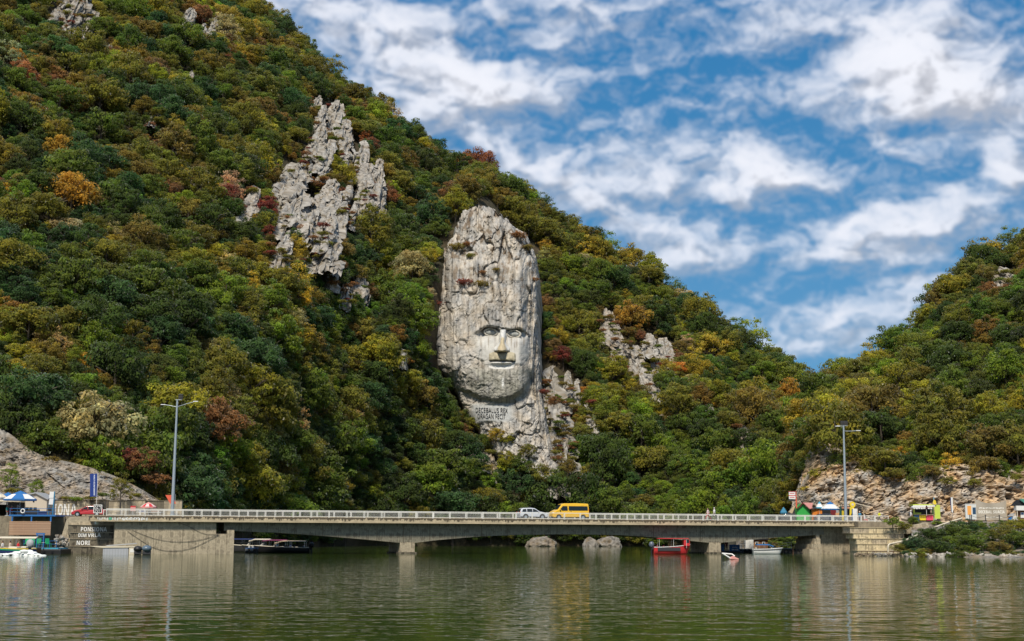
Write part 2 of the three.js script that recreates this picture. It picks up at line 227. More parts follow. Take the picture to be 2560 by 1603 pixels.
// ---------------------------------------------------------------- limestone crags standing out of the wood
function spire(w, h, d, seed, lean = 0.3, blunt = 0.5) { // base centre at the origin, top leaning back
  const nu = 44, nv = 60, pos = [], uv = [], idx = [], S = seed * 13.7;
  for (let j = 0; j <= nv; j++) for (let i = 0; i <= nu; i++) {
    const v = j / nv, a = (i / nu) * Math.PI * 2, ca = Math.cos(a), sa = Math.sin(a);
    let r = Math.pow(Math.max(0, 1 - Math.pow(v, 1.0 + blunt * 2.2)), 0.62); r *= 1 - 0.12 * v;
    const q = 1 + 0.26 * n3(ca * 1.3 + S, v * 1.6, sa * 1.3) ;
    let x = ca * w * r * q, z = sa * d * r * q, y = v * h;
    const k = sstep(0, 0.15, r), sc = Math.min(w, 4) * 0.5;
    const fa = facet(a * w * 0.9 + S * 7, y, 2.6, 6.5, 1), fb = facet(a * w + S * 3, y, 1.1, 2.4, 2); const rr = ridge3((x + S) * 0.38, y * 0.07, z * 0.38, 3) * 0.30 * sc + (fa[0] * 1.2 - 0.6 * fa[1] + fb[0] * 0.32 - 0.12 * fb[1]) * sc;
    x += ca * rr * k; z += sa * rr * k; y += k * 0.5 * sc * n3(x * 0.9 + S, z * 0.9, v) + (1 - k) * 0; z -= lean * y;
    pos.push(x, y, z); uv.push((a * w) / 3, y / 3);
  }
  for (let j = 0; j < nv; j++) for (let i = 0; i < nu; i++) { const a = j * (nu + 1) + i, b = a + nu + 1; idx.push(a, b + 1, a + 1, a, b, b + 1); }
  const g = new THREE.BufferGeometry(); g.setAttribute('position', new THREE.Float32BufferAttribute(pos, 3)); g.setAttribute('uv', new THREE.Float32BufferAttribute(uv, 2)); g.setIndex(idx); g.computeVertexNormals(); return g;
}
const rockMasks = []; // [px, py, rx, ry]: bare rock, no trees
let spireSeed = 1;
function crag(label, hill, spires, warm = 0.35, dark = 1) { dark *= 0.88; // spires: [px centre, py top, py bottom, width px, blunt]
  const [cx, , cb] = spires[0], Dc = hill.D(cx, cb), o = thing('rock_outcrop', label, 'rock outcrop', P(cx, cb, Dc), 0);
  for (const [px, pt, pb, wpx, blunt = 0.5] of spires) {
    const off = Math.min(3.5, 0.35 * wpx * 0.13), ext = 1.2 + 1.6 * off, D = hill.D(px, pb) - off, Dt = Math.min(hill.D(px, pt) - off, D + (pb - pt) * 0.14 + 4), b = P(px, pb, D), t = P(px, pt, Dt), h = t.y - b.y;
    const g = spire((wpx / 2) * mpp((D + Dt) / 2) * 1.2, h * 1.10 + ext, (wpx / 2) * mpp(D) * 0.9 + 2.0, spireSeed++, (b.z - t.z) / h, blunt); g.translate(b.x - o.position.x, b.y - ext - 0.04 * h - o.position.y, b.z - o.position.z + ext * (b.z - t.z) / h);
    colored(g, (x, y, z, c) => limestone(warm, dark)(x + o.position.x, y + o.position.y, z + o.position.z, c)); part('rock_spire', g, rockMat, o);
    rockMasks.push([px, (pt + pb) / 2, wpx * 0.76, (pb - pt) * 0.58]);
  }
}
crag('tall grey twin crag cut by the top edge high on the mountain', mountain, [[165, -30, 70, 60, 0.6], [148, 0, 45, 34], [205, 30, 92, 40, 0.5], [185, 38, 84, 40, 0.7], [236, 86, 118, 12], [268, 104, 138, 12]], 0.3, 0.85);
crag('row of thin pale rock needles near the mountain top under the ridge', mountain, [[462, 22, 60, 30], [452, 52, 82, 16], [492, 60, 104, 20], [522, 40, 96, 22], [542, 70, 108, 16], [575, 100, 130, 10], [484, 154, 186, 18], [560, 140, 160, 10]], 0.35, 0.9);
crag('single narrow grey rock tooth beside a round dark green tree on the upper slope', mountain, [[386, 238, 300, 26, 0.7], [395, 280, 310, 18]], 0.2, 0.85);
crag('largest grey crag of the mountain, many spires stepping down left of the carved rock', mountain, [
  [826, 254, 322, 46, 0.6], [800, 264, 316, 24], [790, 240, 262, 22], [856, 300, 345, 34], [860, 340, 402, 34, 0.8], [784, 312, 408, 42, 0.6], [806, 352, 436, 34], [775, 350, 402, 30], [893, 354, 446, 30, 0.7], [912, 412, 474, 40, 0.8], [930, 402, 530, 34, 0.8], [905, 470, 540, 46, 0.9], [948, 470, 532, 26, 0.8],
  [728, 412, 470, 62, 0.9], [700, 446, 500, 50, 0.9], [722, 470, 560, 66, 0.9], [760, 500, 580, 60, 0.9], [812, 452, 520, 46, 0.8], [836, 480, 540, 24], [868, 450, 490, 18], [876, 512, 560, 22], [846, 506, 586, 30, 0.6], [800, 520, 600, 54, 0.9], [806, 556, 640, 62, 0.95], [822, 580, 660, 36, 0.8], [770, 590, 650, 46, 0.9], [828, 656, 704, 30, 0.7], [700, 590, 640, 40, 0.9], [714, 612, 656, 20, 0.7], [862, 706, 750, 26, 0.8], [896, 690, 732, 40, 0.8], [618, 470, 530, 44, 0.9], [855, 730, 752, 16, 0.8]], 0.25, 0.95);
crag('small grey rock face half hidden in trees below the largest crag', mountain, [[608, 716, 780, 30, 0.9], [596, 745, 785, 16, 0.8]], 0.1, 0.75);
crag('pale crumbling crag among red shrubs on the slope right of the carved rock', mountain, [[1526, 780, 840, 34, 0.7], [1512, 800, 850, 26], [1546, 826, 890, 40, 0.8], [1515, 770, 800, 14]], 0.45, 0.95);
crag('pale crag with flat vertical faces above a leaning slab, right of the carved rock', mountain, [[1592, 868, 930, 46, 0.8], [1612, 890, 955, 20, 0.7], [1628, 930, 985, 30, 0.9], [1640, 852, 920, 22, 0.7], [1668, 848, 900, 30, 0.8], [1684, 856, 920, 16, 0.9], [1625, 836, 872, 34, 0.7], [1650, 990, 1025, 10]], 0.3, 1.0);
crag('slim rock stub far right on the mountain beneath the ridge', mountain, [[1766, 950, 1000, 16, 0.8], [1770, 985, 1010, 14]], 0.4, 0.85);
crag('small weathered rock patch low on the slope above the green hut', mountain, [[1856, 1050, 1100, 36, 0.7], [1872, 1070, 1104, 22]], 0.5, 0.8);
crag('tall grey buttress standing against the right flank of the carved rock', mountain, [[1384, 925, 1110, 66, 0.95], [1400, 1000, 1110, 56, 0.9], [1370, 950, 1140, 44, 0.95], [1424, 930, 1010, 24, 0.8], [1444, 950, 1000, 22, 0.7], [1394, 1060, 1185, 62, 0.95], [1412, 1110, 1195, 40, 0.95], [1484, 1020, 1060, 22, 0.7], [1470, 1000, 1050, 16]], 0.2, 0.95);
crag('bare stony rib running down from the foot of the carved rock', mountain, [[1190, 1106, 1128, 24, 0.95], [1212, 1128, 1152, 28, 0.95], [1236, 1156, 1180, 24, 0.95], [1160, 1078, 1098, 20, 0.95]], 0.55, 0.9);
crag('white knob of rock near the top of the right hand hill', rightHill, [[2504, 676, 726, 42, 0.9], [2536, 670, 706, 34, 0.9], [2520, 684, 716, 26, 0.9]], 0.4, 1.1);
crag('small stone in the trees left of the carved rock', mountain, [[1004, 874, 898, 22, 0.9]], 0.2, 0.9);
// ---------------------------------------------------------------- the carved rock: a pillar with a bearded face
const headOutline = [[506, 1199, 1222], [528, 1150, 1246], [558, 1139, 1279], [585, 1133, 1317], [623, 1108, 1331], [651, 1105, 1341], [699, 1102, 1343], [747, 1090, 1342], [789, 1085, 1343], [842, 1079, 1345], [885, 1080, 1347], [918, 1090, 1348], [956, 1126, 1350], [985, 1140, 1353], [1028, 1158, 1361], [1075, 1190, 1370], [1123, 1222, 1384], [1170, 1238, 1412], [1215, 1245, 1420]];
const headL = headOutline.map((a) => [a[0], a[1]]), headR = headOutline.map((a) => [a[0], a[2]]);
let carvedAt; const inHead = (px, py, m = 0) => py > 506 - m && py < 1150 && px > poly1(headL, py) - m && px < poly1(headR, py) + m;
{
  const Db = mountain.D(1290, 1150) - 2, rowD = (py) => Db + (1190 - py) * 0.045;
  const o = thing('carved_rock', 'giant bearded stone face carved into a pale rock pillar above the bridge', 'rock carving', P(1255, 1190, Db + 4));
  const wx = (px) => (px - 1255) * 0.107, wy = (py) => (1190 - py) * 0.107; // metres on the rock face
  const chin = [[1080, 1010], [1110, 1004], [1135, 985], [1150, 976], [1165, 984], [1200, 1002], [1240, 1010], [1275, 1004], [1300, 988], [1322, 962], [1332, 930], [1337, 890], [1341, 820]];
  const el = (px, py, cx, cy, rx, ry, p = 2) => Math.pow(Math.abs((px - cx) / rx), p) + Math.pow(Math.abs((py - cy) / ry), p);
  const faceM = (px, py) => 1 - sstep(0.55, 1.7, el(px, py, 1257, 868, 64, 44, 2.6) + 0.5 * fbm2(px * 0.03, py * 0.03, 3));
  const panelM = (px, py) => sstep(1168, 1186, px) * sstep(1290, 1272, px) * sstep(1006, 1014, py) * sstep(1060, 1050, py);
  const brow = [[1180, 838], [1196, 830], [1214, 818], [1232, 818], [1250, 824], [1262, 824], [1276, 823], [1298, 822], [1314, 830], [1324, 842]];
  function relief(px, py) { // metres towards the river
    const L = poly1(headL, py), Rr = poly1(headR, py), hw = (Rr - L) / 2, s = (px - (L + Rr) / 2) / hw, as = Math.min(1, Math.abs(s));
    const dome = Math.pow(Math.max(0, 1 - Math.pow(as, 2.9)), 1 / 2.4);
    let z = dome * Math.min(9, hw * 0.12);
    const x = wx(px), y = wy(py), fm = faceM(px, py), pm = panelM(px, py);
    const beard = (1 - sstep(0.9, 1.15, el(px, py, 1250, 930, 84, 78, 2.4))) * sstep(895, 915, py) ;
    const rough = (1 - 0.97 * fm) * (1 - 0.97 * pm);
    const top = sstep(860, 640, py), side = sstep(0.78, 0.97, s), tall = Math.max(top * 0.8, side);
    const f1 = facet(x, y, 4.6, lerp(5.2, 11, tall), 11), f2 = facet(x, y, 1.9, lerp(1.9, 4.2, tall), 12), f3 = facet(x, y, 0.8, lerp(0.75, 1.3, tall), 13), q1 = (1 - 0.9 * beard), calm = 1 - 0.45 * sstep(770, 830, py) * sstep(1085, 1050, py) * sstep(1330, 1300, px);
    z += 0.5 * fm; z += rough * (1.0 * fbm3(x * 0.16, y * 0.11, 3, 3) + calm * (q1 * (1.5 * f1[0] - 0.7 * f1[1]) + (0.75 * f2[0] - 0.28 * f2[1]) * (1 - 0.72 * beard) + 0.36 * f3[0] * (1 - 0.4 * beard) - 0.12 * f3[1]) + 0.14 * fbm3(x * 2.0, y * 1.6, 2, 3));
    z += 0.04 * fbm3(x * 1.6, y * 1.6, 20, 3);
    z += beard * (0.16 * ridge3(x * 0.34 + 0.4 * y * 0.2, y * 0.9 + 0.5 * n2(x * 0.3, 4), 11, 3));
    // everything above the line of the beard stands well forward of the neck below it
    z -= 1.9 * sstep(-34, -22, px - Rr) * sstep(575, 640, py) * (0.75 + 0.35 * n2(py * 0.02, 8)); z += 3.4 * sstep(1000, 900, py) * sstep(636, 668, py - 16 * Math.pow((px - 1215) / 80, 2) - 5 * n2(px * 0.04, 2)) * sstep(1112, 1140, px) * sstep(1322, 1296, px) * (1 - 0.5 * sstep(800, 700, py) * 0);
    const c = poly1(chin, px), up = sstep(-2, 15, c - py);
    z += lerp(1.5, 2.6, sstep(1270, 1320, px)) * up - 0.3;
    z -= 2.2 * Math.exp(-Math.pow((px - 1326) / 9, 2)) * sstep(925, 955, py) * sstep(1015, 985, py);
    z += 1.1 * (1 - sstep(0.3, 1.0, el(px, py, 1252, 955, 80, 52, 2)));   // beard belly
    // forehead swells, brow line, sockets
    const b = poly1(brow, px), inBrow = sstep(1176, 1192, px) * sstep(1332, 1318, px);
    z += 1.5 * inBrow * Math.exp(-Math.pow((py - (b - 6)) / 7.5, 2));
    const below = sstep(-0.6, 2.4, py - b) * sstep(34, 17, py - b), eye1 = Math.exp(-Math.pow(Math.abs((px - 1224) / 26), 4)), eye2 = Math.exp(-Math.pow(Math.abs((px - 1287) / 26), 4));
    z -= 2.3 * below * Math.max(eye1, eye2);
    z -= 0.8 * Math.exp(-Math.pow((px - 1256) / 10, 2)) * sstep(0, 3, py - b) * sstep(12, 5, py - b);
    // cheeks and the fold beside the far cheek
    z += 0.55 * Math.exp(-el(px, py, 1204, 866, 22, 20)) + 0.6 * Math.exp(-el(px, py, 1300, 868, 18, 20));
    const fold = 1321 + 9 * sstep(850, 900, py); z -= 1.3 * sstep(fold - 1.5, fold + 2, px) * sstep(812, 834, py) * sstep(905, 880, py);
    z -= 0.8 * Math.exp(-Math.pow((px - 1200 - (890 - py) * 0.12) / 3, 2)) * sstep(872, 880, py) * sstep(906, 894, py) * 0.6;
    // mouth
    z -= 0.8 * Math.exp(-Math.pow((py - 902.2 - 0.02 * (px - 1255)) / 2.0, 2)) * sstep(1222, 1230, px) * sstep(1292, 1284, px);
    z += 0.75 * Math.exp(-Math.pow((py - 907) / 2.6, 2)) * sstep(1222, 1232, px) * sstep(1288, 1276, px);
    z -= 0.6 * Math.exp(-el(px, py, 1252, 918, 34, 6));
    return z;
  }
  const veg = [[1150, 1065], [1240, 1135], [1310, 1175], [1420, 1225]];
  const at = (px, py, extra = 0) => P(px, py, rowD(py) + 0.30 * Math.max(0, py - poly1(veg, px)) - relief(px, py) - extra).sub(o.position);
  carvedAt = (px, py, extra) => at(px, py, extra).add(o.position);
  const us = []; for (let i = 0; i <= 200; i++) { const u = i / 100 - 1; us.push(Math.sign(u) * (1 - Math.pow(1 - Math.abs(u), 1.35))); }
  const back = 5, nu = us.length - 1 + 2 * back, nv = 440, pos = [], uv = [], idx = [], col = [];
  for (let j = 0; j <= nv; j++) {
    const py = lerp(1235, 506, j / nv), L = poly1(headL, py) + 5 * ridge3(py * 0.035, 1, 4, 4) + 2, R = poly1(headR, py) + 4 * ridge3(py * 0.04, 9, 2, 4) - 1;
    for (let i = 0; i <= nu; i++) {
      const k = clamp(i - back, 0, us.length - 1), px = lerp(L, R, us[k] * 0.5 + 0.5), p = at(px, py), far = i < back ? back - i : i > us.length - 1 + back ? i - (us.length - 1 + back) : 0;
      const jag = ridge3(px * 0.03, py * 0.02, far * 0.6, 3);
      if (far) { p.z -= far * 7; p.x += (i < back ? -1 : 1) * (far * 0.4 + 0.5 * jag); p.y -= far * far * 0.25; }
      const crest = sstep(0.78, 1, j / nv); p.y += crest * (0.9 * facet(px, far * 30, 15, 60, 21)[0] + 0.25 * n2(px * 0.3, far) - 0.3); p.z -= sstep(0.985, 1, j / nv) * 6;
      pos.push(p.x, p.y, p.z); uv.push((px * 0.107) / 3, (py * -0.107) / 3);
      const x = wx(px), y = wy(py), fm = faceM(px, py), pm = panelM(px, py), bd = (1 - sstep(0.9, 1.2, el(px, py, 1250, 945, 80, 66, 2.4))) * sstep(912, 930, py);
      const a = fbm3(x * 0.25, y * 0.2, 5, 4), f = fbm3(x * 1.3, y * 1.1, 6, 4), st = fbm3(x * 0.9, y * 0.07, 9, 3);
      const tn = facet(x, y, 4.6, lerp(5.2, 11, sstep(860, 640, py) * 0.8), 11), tn2 = facet(x, y, 1.9, lerp(1.9, 4.2, sstep(860, 640, py) * 0.8), 12); let kk = 0.87 + 0.34 * f + 0.22 * (tn[2] - 0.5) + 0.22 * (tn2[2] - 0.5) + 0.75 * Math.min(0, st + 0.06) + 0.55 * Math.min(0, a + 0.05), w = clamp(0.45 + 0.8 * a);
      kk *= 1 - 0.45 * tn2[1] * (1 - fm) * 0.6; let r = lerp(0.46, 0.50, w) * kk, g = lerp(0.45, 0.43, w) * kk, b = lerp(0.43, 0.34, w) * kk;
      const lich = sstep(0.12, 0.36, fbm3(x * 0.4 + 30, y * 0.3, 3, 4)) * (1 - fm) * (0.25 + 0.85 * sstep(800, 640, py)); r = lerp(r, 0.17, lich * 0.75); g = lerp(g, 0.12, lich * 0.75); b = lerp(b, 0.075, lich * 0.75);
      const smooth = clamp(fm * (1 - bd)); const streak = sstep(0.02, 0.4, fbm3(x * 1.5, y * 0.10, 12, 3)) * sstep(838, 850, py) * sstep(885, 860, py);
      r = lerp(r, 0.49 - 0.20 * streak + 0.16 * a, smooth); g = lerp(g, 0.475 - 0.22 * streak + 0.16 * a, smooth); b = lerp(b, 0.44 - 0.23 * streak + 0.14 * a, smooth);
      const gb = clamp(bd * 0.8 * (0.55 + 0.9 * (a + 0.4))); r = lerp(r, 0.33 * kk, gb); g = lerp(g, 0.32 * kk, gb); b = lerp(b, 0.27 * kk, gb);
      const patch = sstep(1.2, 0.85, el(px, py, 1254, 914, 32, 9, 2.6)); r = lerp(r, 0.58, patch); g = lerp(g, 0.575, patch); b = lerp(b, 0.55, patch);
      r = lerp(r, 0.41 * (0.95 + 0.3 * f), pm); g = lerp(g, 0.415 * (0.95 + 0.3 * f), pm); b = lerp(b, 0.405 * (0.95 + 0.3 * f), pm);
      const seep = Math.exp(-Math.pow((px - 1257 - 2 * n2(py * 0.05, 3)) / 2.2, 2)) * sstep(940, 950, py) * sstep(975, 962, py); r = lerp(r, 0.7, seep); g = lerp(g, 0.7, seep); b = lerp(b, 0.68, seep);
      col.push(r, g, b);
    }
  }
  for (let j = 0; j < nv; j++) for (let i = 0; i < nu; i++) { const a = j * (nu + 1) + i, b = a + nu + 1; idx.push(a, a + 1, b + 1, a, b + 1, b); }
  const g = new THREE.BufferGeometry(); g.setAttribute('position', new THREE.Float32BufferAttribute(pos, 3)); g.setAttribute('uv', new THREE.Float32BufferAttribute(uv, 2)); g.setAttribute('color', new THREE.Float32BufferAttribute(col, 3)); g.setIndex(idx); g.computeVertexNormals();
  part('rock', g, new THREE.MeshStandardMaterial({ vertexColors: true, roughness: 0.95, bumpMap: bumpRock, bumpScale: 0.12 }), o);
  const cut = new THREE.MeshStandardMaterial({ vertexColors: true, roughness: 0.85 });
  const stone = (r, g2, b) => (x, y, z, c) => { const k = 0.9 + 0.35 * fbm3(x * 1.2, y * 0.8, z * 1.2, 3); c[0] = r * k; c[1] = g2 * k; c[2] = b * k; };
  for (const [ex, ey, tilt] of [[1226.5, 831.5, 0.06], [1285, 836, 0.08]]) {
    const p = at(ex, ey, 0.45), e = new THREE.Group(); e.name = 'eye'; e.position.copy(p); e.rotation.z = -tilt; o.add(e);
    const ball = new THREE.SphereGeometry(1, 24, 14); ball.scale(1.5, 0.74, 0.8); part('eyeball', colored(ball, stone(0.36, 0.37, 0.35)), cut, e);
    const lid = new THREE.TorusGeometry(1, 0.19, 8, 30); lid.scale(1.72, 0.96, 1.8); lid.translate(0, 0, 0.35); part('eyelid', colored(lid, stone(0.50, 0.47, 0.41)), cut, e);
  }
  { // nose: a wedge with flared nostrils, its lower half of yellower stone
    const rows = 26, cols = 18, p2 = [], c2 = [], i2 = [];
    for (let j = 0; j <= rows; j++) for (let i = 0; i <= cols; i++) {
      const v = j / rows, u = (i / cols) * 2 - 1, under = v > 0.88, vv = Math.min(v / 0.88, 1), py = under ? 876 + (v - 0.88) / 0.12 * 3.5 : lerp(824, 876, vv), cx = 1258 - 3.5 * vv;
      const hw = lerp(7, 10, vv) + 11 * sstep(0.62, 0.95, vv) - (under ? 1.5 * (v - 0.88) / 0.12 : 0), pr = (0.7 + 3.7 * Math.pow(vv, 1.15)) * (under ? 1 - 0.85 * (v - 0.88) / 0.12 : 1);
      const wide = sstep(0.55, 0.95, vv), prof = lerp(Math.pow(1 - Math.pow(Math.abs(u), 2.2), 0.9), Math.max(Math.pow(Math.max(0, 1 - Math.pow(Math.abs(u) / 0.72, 2.6)), 0.8), 0.34 * Math.pow(Math.max(0, 1 - Math.pow(Math.abs(u), 6)), 0.6)), wide);
      const px = cx + u * hw, q = P(px, py + wide * 1.5 * (1 - Math.abs(u)), rowD(py) - relief(cx + Math.sign(u) * Math.min(Math.abs(u * hw), 30), 862) + (0.0) - pr * prof).sub(o.position);
      p2.push(q.x, q.y, q.z);
      const n = fbm3(px * 0.2, py * 0.12, 3, 3), tan = sstep(842, 846, py + 5 * n) * sstep(0.62, 0.5, Math.abs(u) - 0.1 * n), k = 0.95 + 0.3 * n;
      c2.push(lerp(0.60, 0.47, tan) * k, lerp(0.595, 0.39, tan) * k, lerp(0.57, 0.255, tan) * k);
    }
    for (let j = 0; j < rows; j++) for (let i = 0; i < cols; i++) { const a = j * (cols + 1) + i, b = a + cols + 1; i2.push(a, b + 1, a + 1, a, b, b + 1); }
    const ng = new THREE.BufferGeometry(); ng.setAttribute('position', new THREE.Float32BufferAttribute(p2, 3)); ng.setAttribute('color', new THREE.Float32BufferAttribute(c2, 3)); ng.setIndex(i2); ng.computeVertexNormals(); part('nose', ng, cut, o, 'straight nose with a yellowish lower half');
  }
  { // moustache: a squared slab with a slight droop at its ends
    const rows = 10, cols = 30, p2 = [], c2 = [], i2 = [];
    for (let j = 0; j <= rows; j++) for (let i = 0; i <= cols; i++) {
      const v = j / rows, u = (i / cols) * 2 - 1, px = 1256 + u * 34, py = lerp(878.5 + 5 * u * u * u * u, 900.5 + 0.6 * u + 1.2 * u * u, v);
      const prof = Math.pow(Math.max(0, 1 - Math.pow(Math.abs(u), 8)), 0.5) * Math.pow(Math.max(0, 1 - Math.pow(Math.abs(v * 2 - 1.15), 5)), 0.5), q = P(px, py, rowD(py) - relief(px, 888) + 0.3 - 1.5 * prof + 0.12 * n2(px * 0.15, py * 0.2)).sub(o.position);
      p2.push(q.x, q.y, q.z); const n = fbm3(px * 0.12, py * 0.05, 8, 3), k = 0.9 + 0.55 * n; c2.push(0.41 * k, 0.36 * k, 0.25 * k);
    }
    for (let j = 0; j < rows; j++) for (let i = 0; i < cols; i++) { const a = j * (cols + 1) + i, b = a + cols + 1; i2.push(a, b + 1, a + 1, a, b, b + 1); }
    const mg = new THREE.BufferGeometry(); mg.setAttribute('position', new THREE.Float32BufferAttribute(p2, 3)); mg.setAttribute('color', new THREE.Float32BufferAttribute(c2, 3)); mg.setIndex(i2); mg.computeVertexNormals(); part('moustache', mg, cut, o, 'broad moustache of yellowish stone');
  }
  const inkMat = std([0.018, 0.018, 0.02], 0.9);
  for (const [txt, x0, x1, y0, y1] of [['DECEBALUS REX', 1188, 1268, 1019, 1031], ['DRAGAN FECIT', 1193, 1263, 1034, 1046]]) {
    const tg = new TextGeometry(txt, { font: fontSans, size: 1, depth: 0.1, curveSegments: 3 }); tg.computeBoundingBox(); const bb = tg.boundingBox, w = (x1 - x0) * 0.107, h = (y1 - y0) * 0.107;
    tg.scale(w / (bb.max.x - bb.min.x), h / (bb.max.y - bb.min.y), 1.2);
    const q = tg.attributes.position; for (let i = 0; i < q.count; i++) { const px = x0 + q.getX(i) / 0.107, py = y1 - q.getY(i) / 0.107 + (px - x0) * 0.02, v = at(px, py, 0.14 + q.getZ(i)); q.setXYZ(i, v.x, v.y, v.z); }
    tg.computeVertexNormals(); part('inscription', tg, inkMat, o, 'line of dark capital letters cut into the neck');
  }
}

// ---------------------------------------------------------------- trees and shrubs
const foliage = [];           // crown shapes, radius about 1, centre at the origin
function crown(seed, lobes, lobeR, leafN, leaf, flat = 0.95, loose = 0) {
  const R = rng(seed), pos = [], nor = [], col = [], L = [], S = seed * 3.7;
  for (let i = 0; i < lobes; i++) { const a = i * 2.39996 + R() * 1.3, y = lerp(-0.55, 1.0, Math.pow((i + R()) / lobes, 0.85)), r = Math.sqrt(Math.max(0, 1 - y * y)), k = lerp(0.42, 0.92, Math.sqrt(R())) * (1 + 0.38 * n3(Math.cos(a) * r * 1.2 + S, y * 1.2, Math.sin(a) * r * 1.2)); L.push([V3(Math.cos(a) * r * k, y * k * flat, Math.sin(a) * r * k), lobeR * lerp(0.55, 1.35, R()), 0.66 + 0.68 * R(), R()]); }
  const d = V3(), t1 = V3(), t2 = V3(), c = V3(), nn = V3();
  for (const [p, r, tone, hue] of L) {
    const n = Math.round(leafN * Math.pow(r / lobeR, 1.7)), sx = 0.8 + 0.6 * R(), sz = 0.8 + 0.6 * R(), sy = 0.5 + 0.35 * R();
    for (let k = 0; k < n; k++) {
      do d.set(R() * 2 - 1, R() * 2 - 1, R() * 2 - 1); while (d.lengthSq() > 1 || d.lengthSq() < 0.02); d.normalize(); if (d.y < -0.3 && R() < 0.65) d.y = -d.y;
      c.copy(d).multiplyScalar(r * lerp(0.55 - 0.2 * loose, 1.12 + 0.35 * loose, R())); c.x *= sx; c.z *= sz; c.y *= sy; c.add(p);
      const s = leaf * (0.5 + 1.0 * R() * R() + 0.2);
      nn.copy(d).add(V3(R() - 0.5, R() - 0.25, R() - 0.5).multiplyScalar(1.7)).normalize();
      t1.set(R() - 0.5, (R() - 0.5) * 0.5, R() - 0.5).cross(nn).normalize(); t2.crossVectors(nn, t1);
      const q = tone * (0.62 + 0.76 * R()), h = hue * 0.5 + R() * 0.5;
      const n1 = nn.clone().multiplyScalar(0.6).addScaledVector(d, 0.45).addScaledVector(p, 0.35).normalize();
      const A = c.clone().addScaledVector(t1, -s), B = c.clone().addScaledVector(t2, -s * 0.6), C = c.clone().addScaledVector(t1, s), D = c.clone().addScaledVector(t2, s * 0.6); A.addScaledVector(nn, -0.3 * s); C.addScaledVector(nn, -0.3 * s);
      for (const v of [A, B, C, A, C, D]) { pos.push(v.x, v.y, v.z); nor.push(n1.x, n1.y, n1.z); col.push(q * lerp(0.78, 1.3, h), q * lerp(0.94, 1.06, h), q * lerp(1.2, 0.85, h)); }
    }
  }
  const g = new THREE.BufferGeometry(); g.setAttribute('position', new THREE.Float32BufferAttribute(pos, 3)); g.setAttribute('normal', new THREE.Float32BufferAttribute(nor, 3)); g.setAttribute('color', new THREE.Float32BufferAttribute(col, 3)); return g;
}
function trunkGeo(seed, h) { // tapered trunk with limbs, height 1 below the crown centre at the origin
  const R = rng(seed), parts = [tube([V3(0, -h, 0), V3(0.03, -h * 0.6, 0.02), V3(-0.02, -h * 0.2, 0), V3(0.04, 0.25, 0.02), V3(0, 0.7, 0)], 0.055, 10, 5)];
  const p = parts[0].attributes.position; for (let i = 0; i < p.count; i++) { const k = lerp(1.25, 0.3, clamp((p.getY(i) + h) / (h + 0.7))); p.setX(i, p.getX(i) * k); p.setZ(i, p.getZ(i) * k); }
  for (let i = 0; i < 6; i++) { const a = R() * 6.28, y = lerp(-0.4, 0.3, R()); parts.push(tube([V3(0, y - 0.15, 0), V3(Math.cos(a) * 0.3, y + 0.1, Math.sin(a) * 0.3), V3(Math.cos(a) * 0.75, y + 0.3, Math.sin(a) * 0.75)], 0.02, 5, 4)); }
  return join(parts);
}
for (let i = 0; i < 5; i++) foliage.push(crown(100 + i, 40 + 4 * i, 0.27 - 0.01 * i, 86, 0.052));            // dense round crowns
for (let i = 0; i < 3; i++) foliage.push(crown(200 + i, 32, 0.30, 104, 0.055, 0.75));                              // broad crowns
for (let i = 0; i < 3; i++) foliage.push(crown(300 + i, 38, 0.21, 60, 0.054, 1.25, 1));                            // loose ragged crowns
const trunks = [trunkGeo(1, 1.5), trunkGeo(2, 1.5)], barkMat = std([0.075, 0.06, 0.045], 0.95);
const PAL = [ // name, albedo
  ['dark green', 0.060, 0.098, 0.013], ['deep green', 0.050, 0.106, 0.026], ['green', 0.116, 0.162, 0.016], ['bright green', 0.160, 0.228, 0.016], ['olive green', 0.190, 0.182, 0.020],
  ['yellowish green', 0.275, 0.262, 0.020], ['olive brown', 0.205, 0.158, 0.028], ['russet', 0.260, 0.130, 0.045], ['orange', 0.40, 0.24, 0.030], ['golden', 0.43, 0.33, 0.034], ['pale straw coloured', 0.44, 0.38, 0.16], ['dark red', 0.210, 0.055, 0.034],
].map(([n, r, g, b]) => [n, r * 1.12, g * 1.14, b * 1.1]);
const LEAF = { transmission: 0.58, thickness: 0, specularIntensity: 0.35 };
const leafMat = PAL.map(([n, r, g, b]) => new THREE.MeshPhysicalMaterial({ ...LEAF, name: n + ' leaves', color: lin(r, g, b), vertexColors: true, roughness: 1, side: THREE.DoubleSide }));
const leafAny = new THREE.MeshPhysicalMaterial({ ...LEAF, name: 'leaves', color: 0xffffff, vertexColors: true, roughness: 1, side: THREE.DoubleSide });
const R4 = rng(77);
const nearMask = (px, py, k) => rockMasks.some(([x, y, rx, ry]) => ((px - x) / (rx * k)) ** 2 + ((py - y) / (ry * k)) ** 2 < 1);
const pick = (list) => { let t = 0; for (const [, w] of list) t += w; t *= R4(); for (const [c, w] of list) { t -= w; if (t <= 0) return c; } return list[0][0]; };
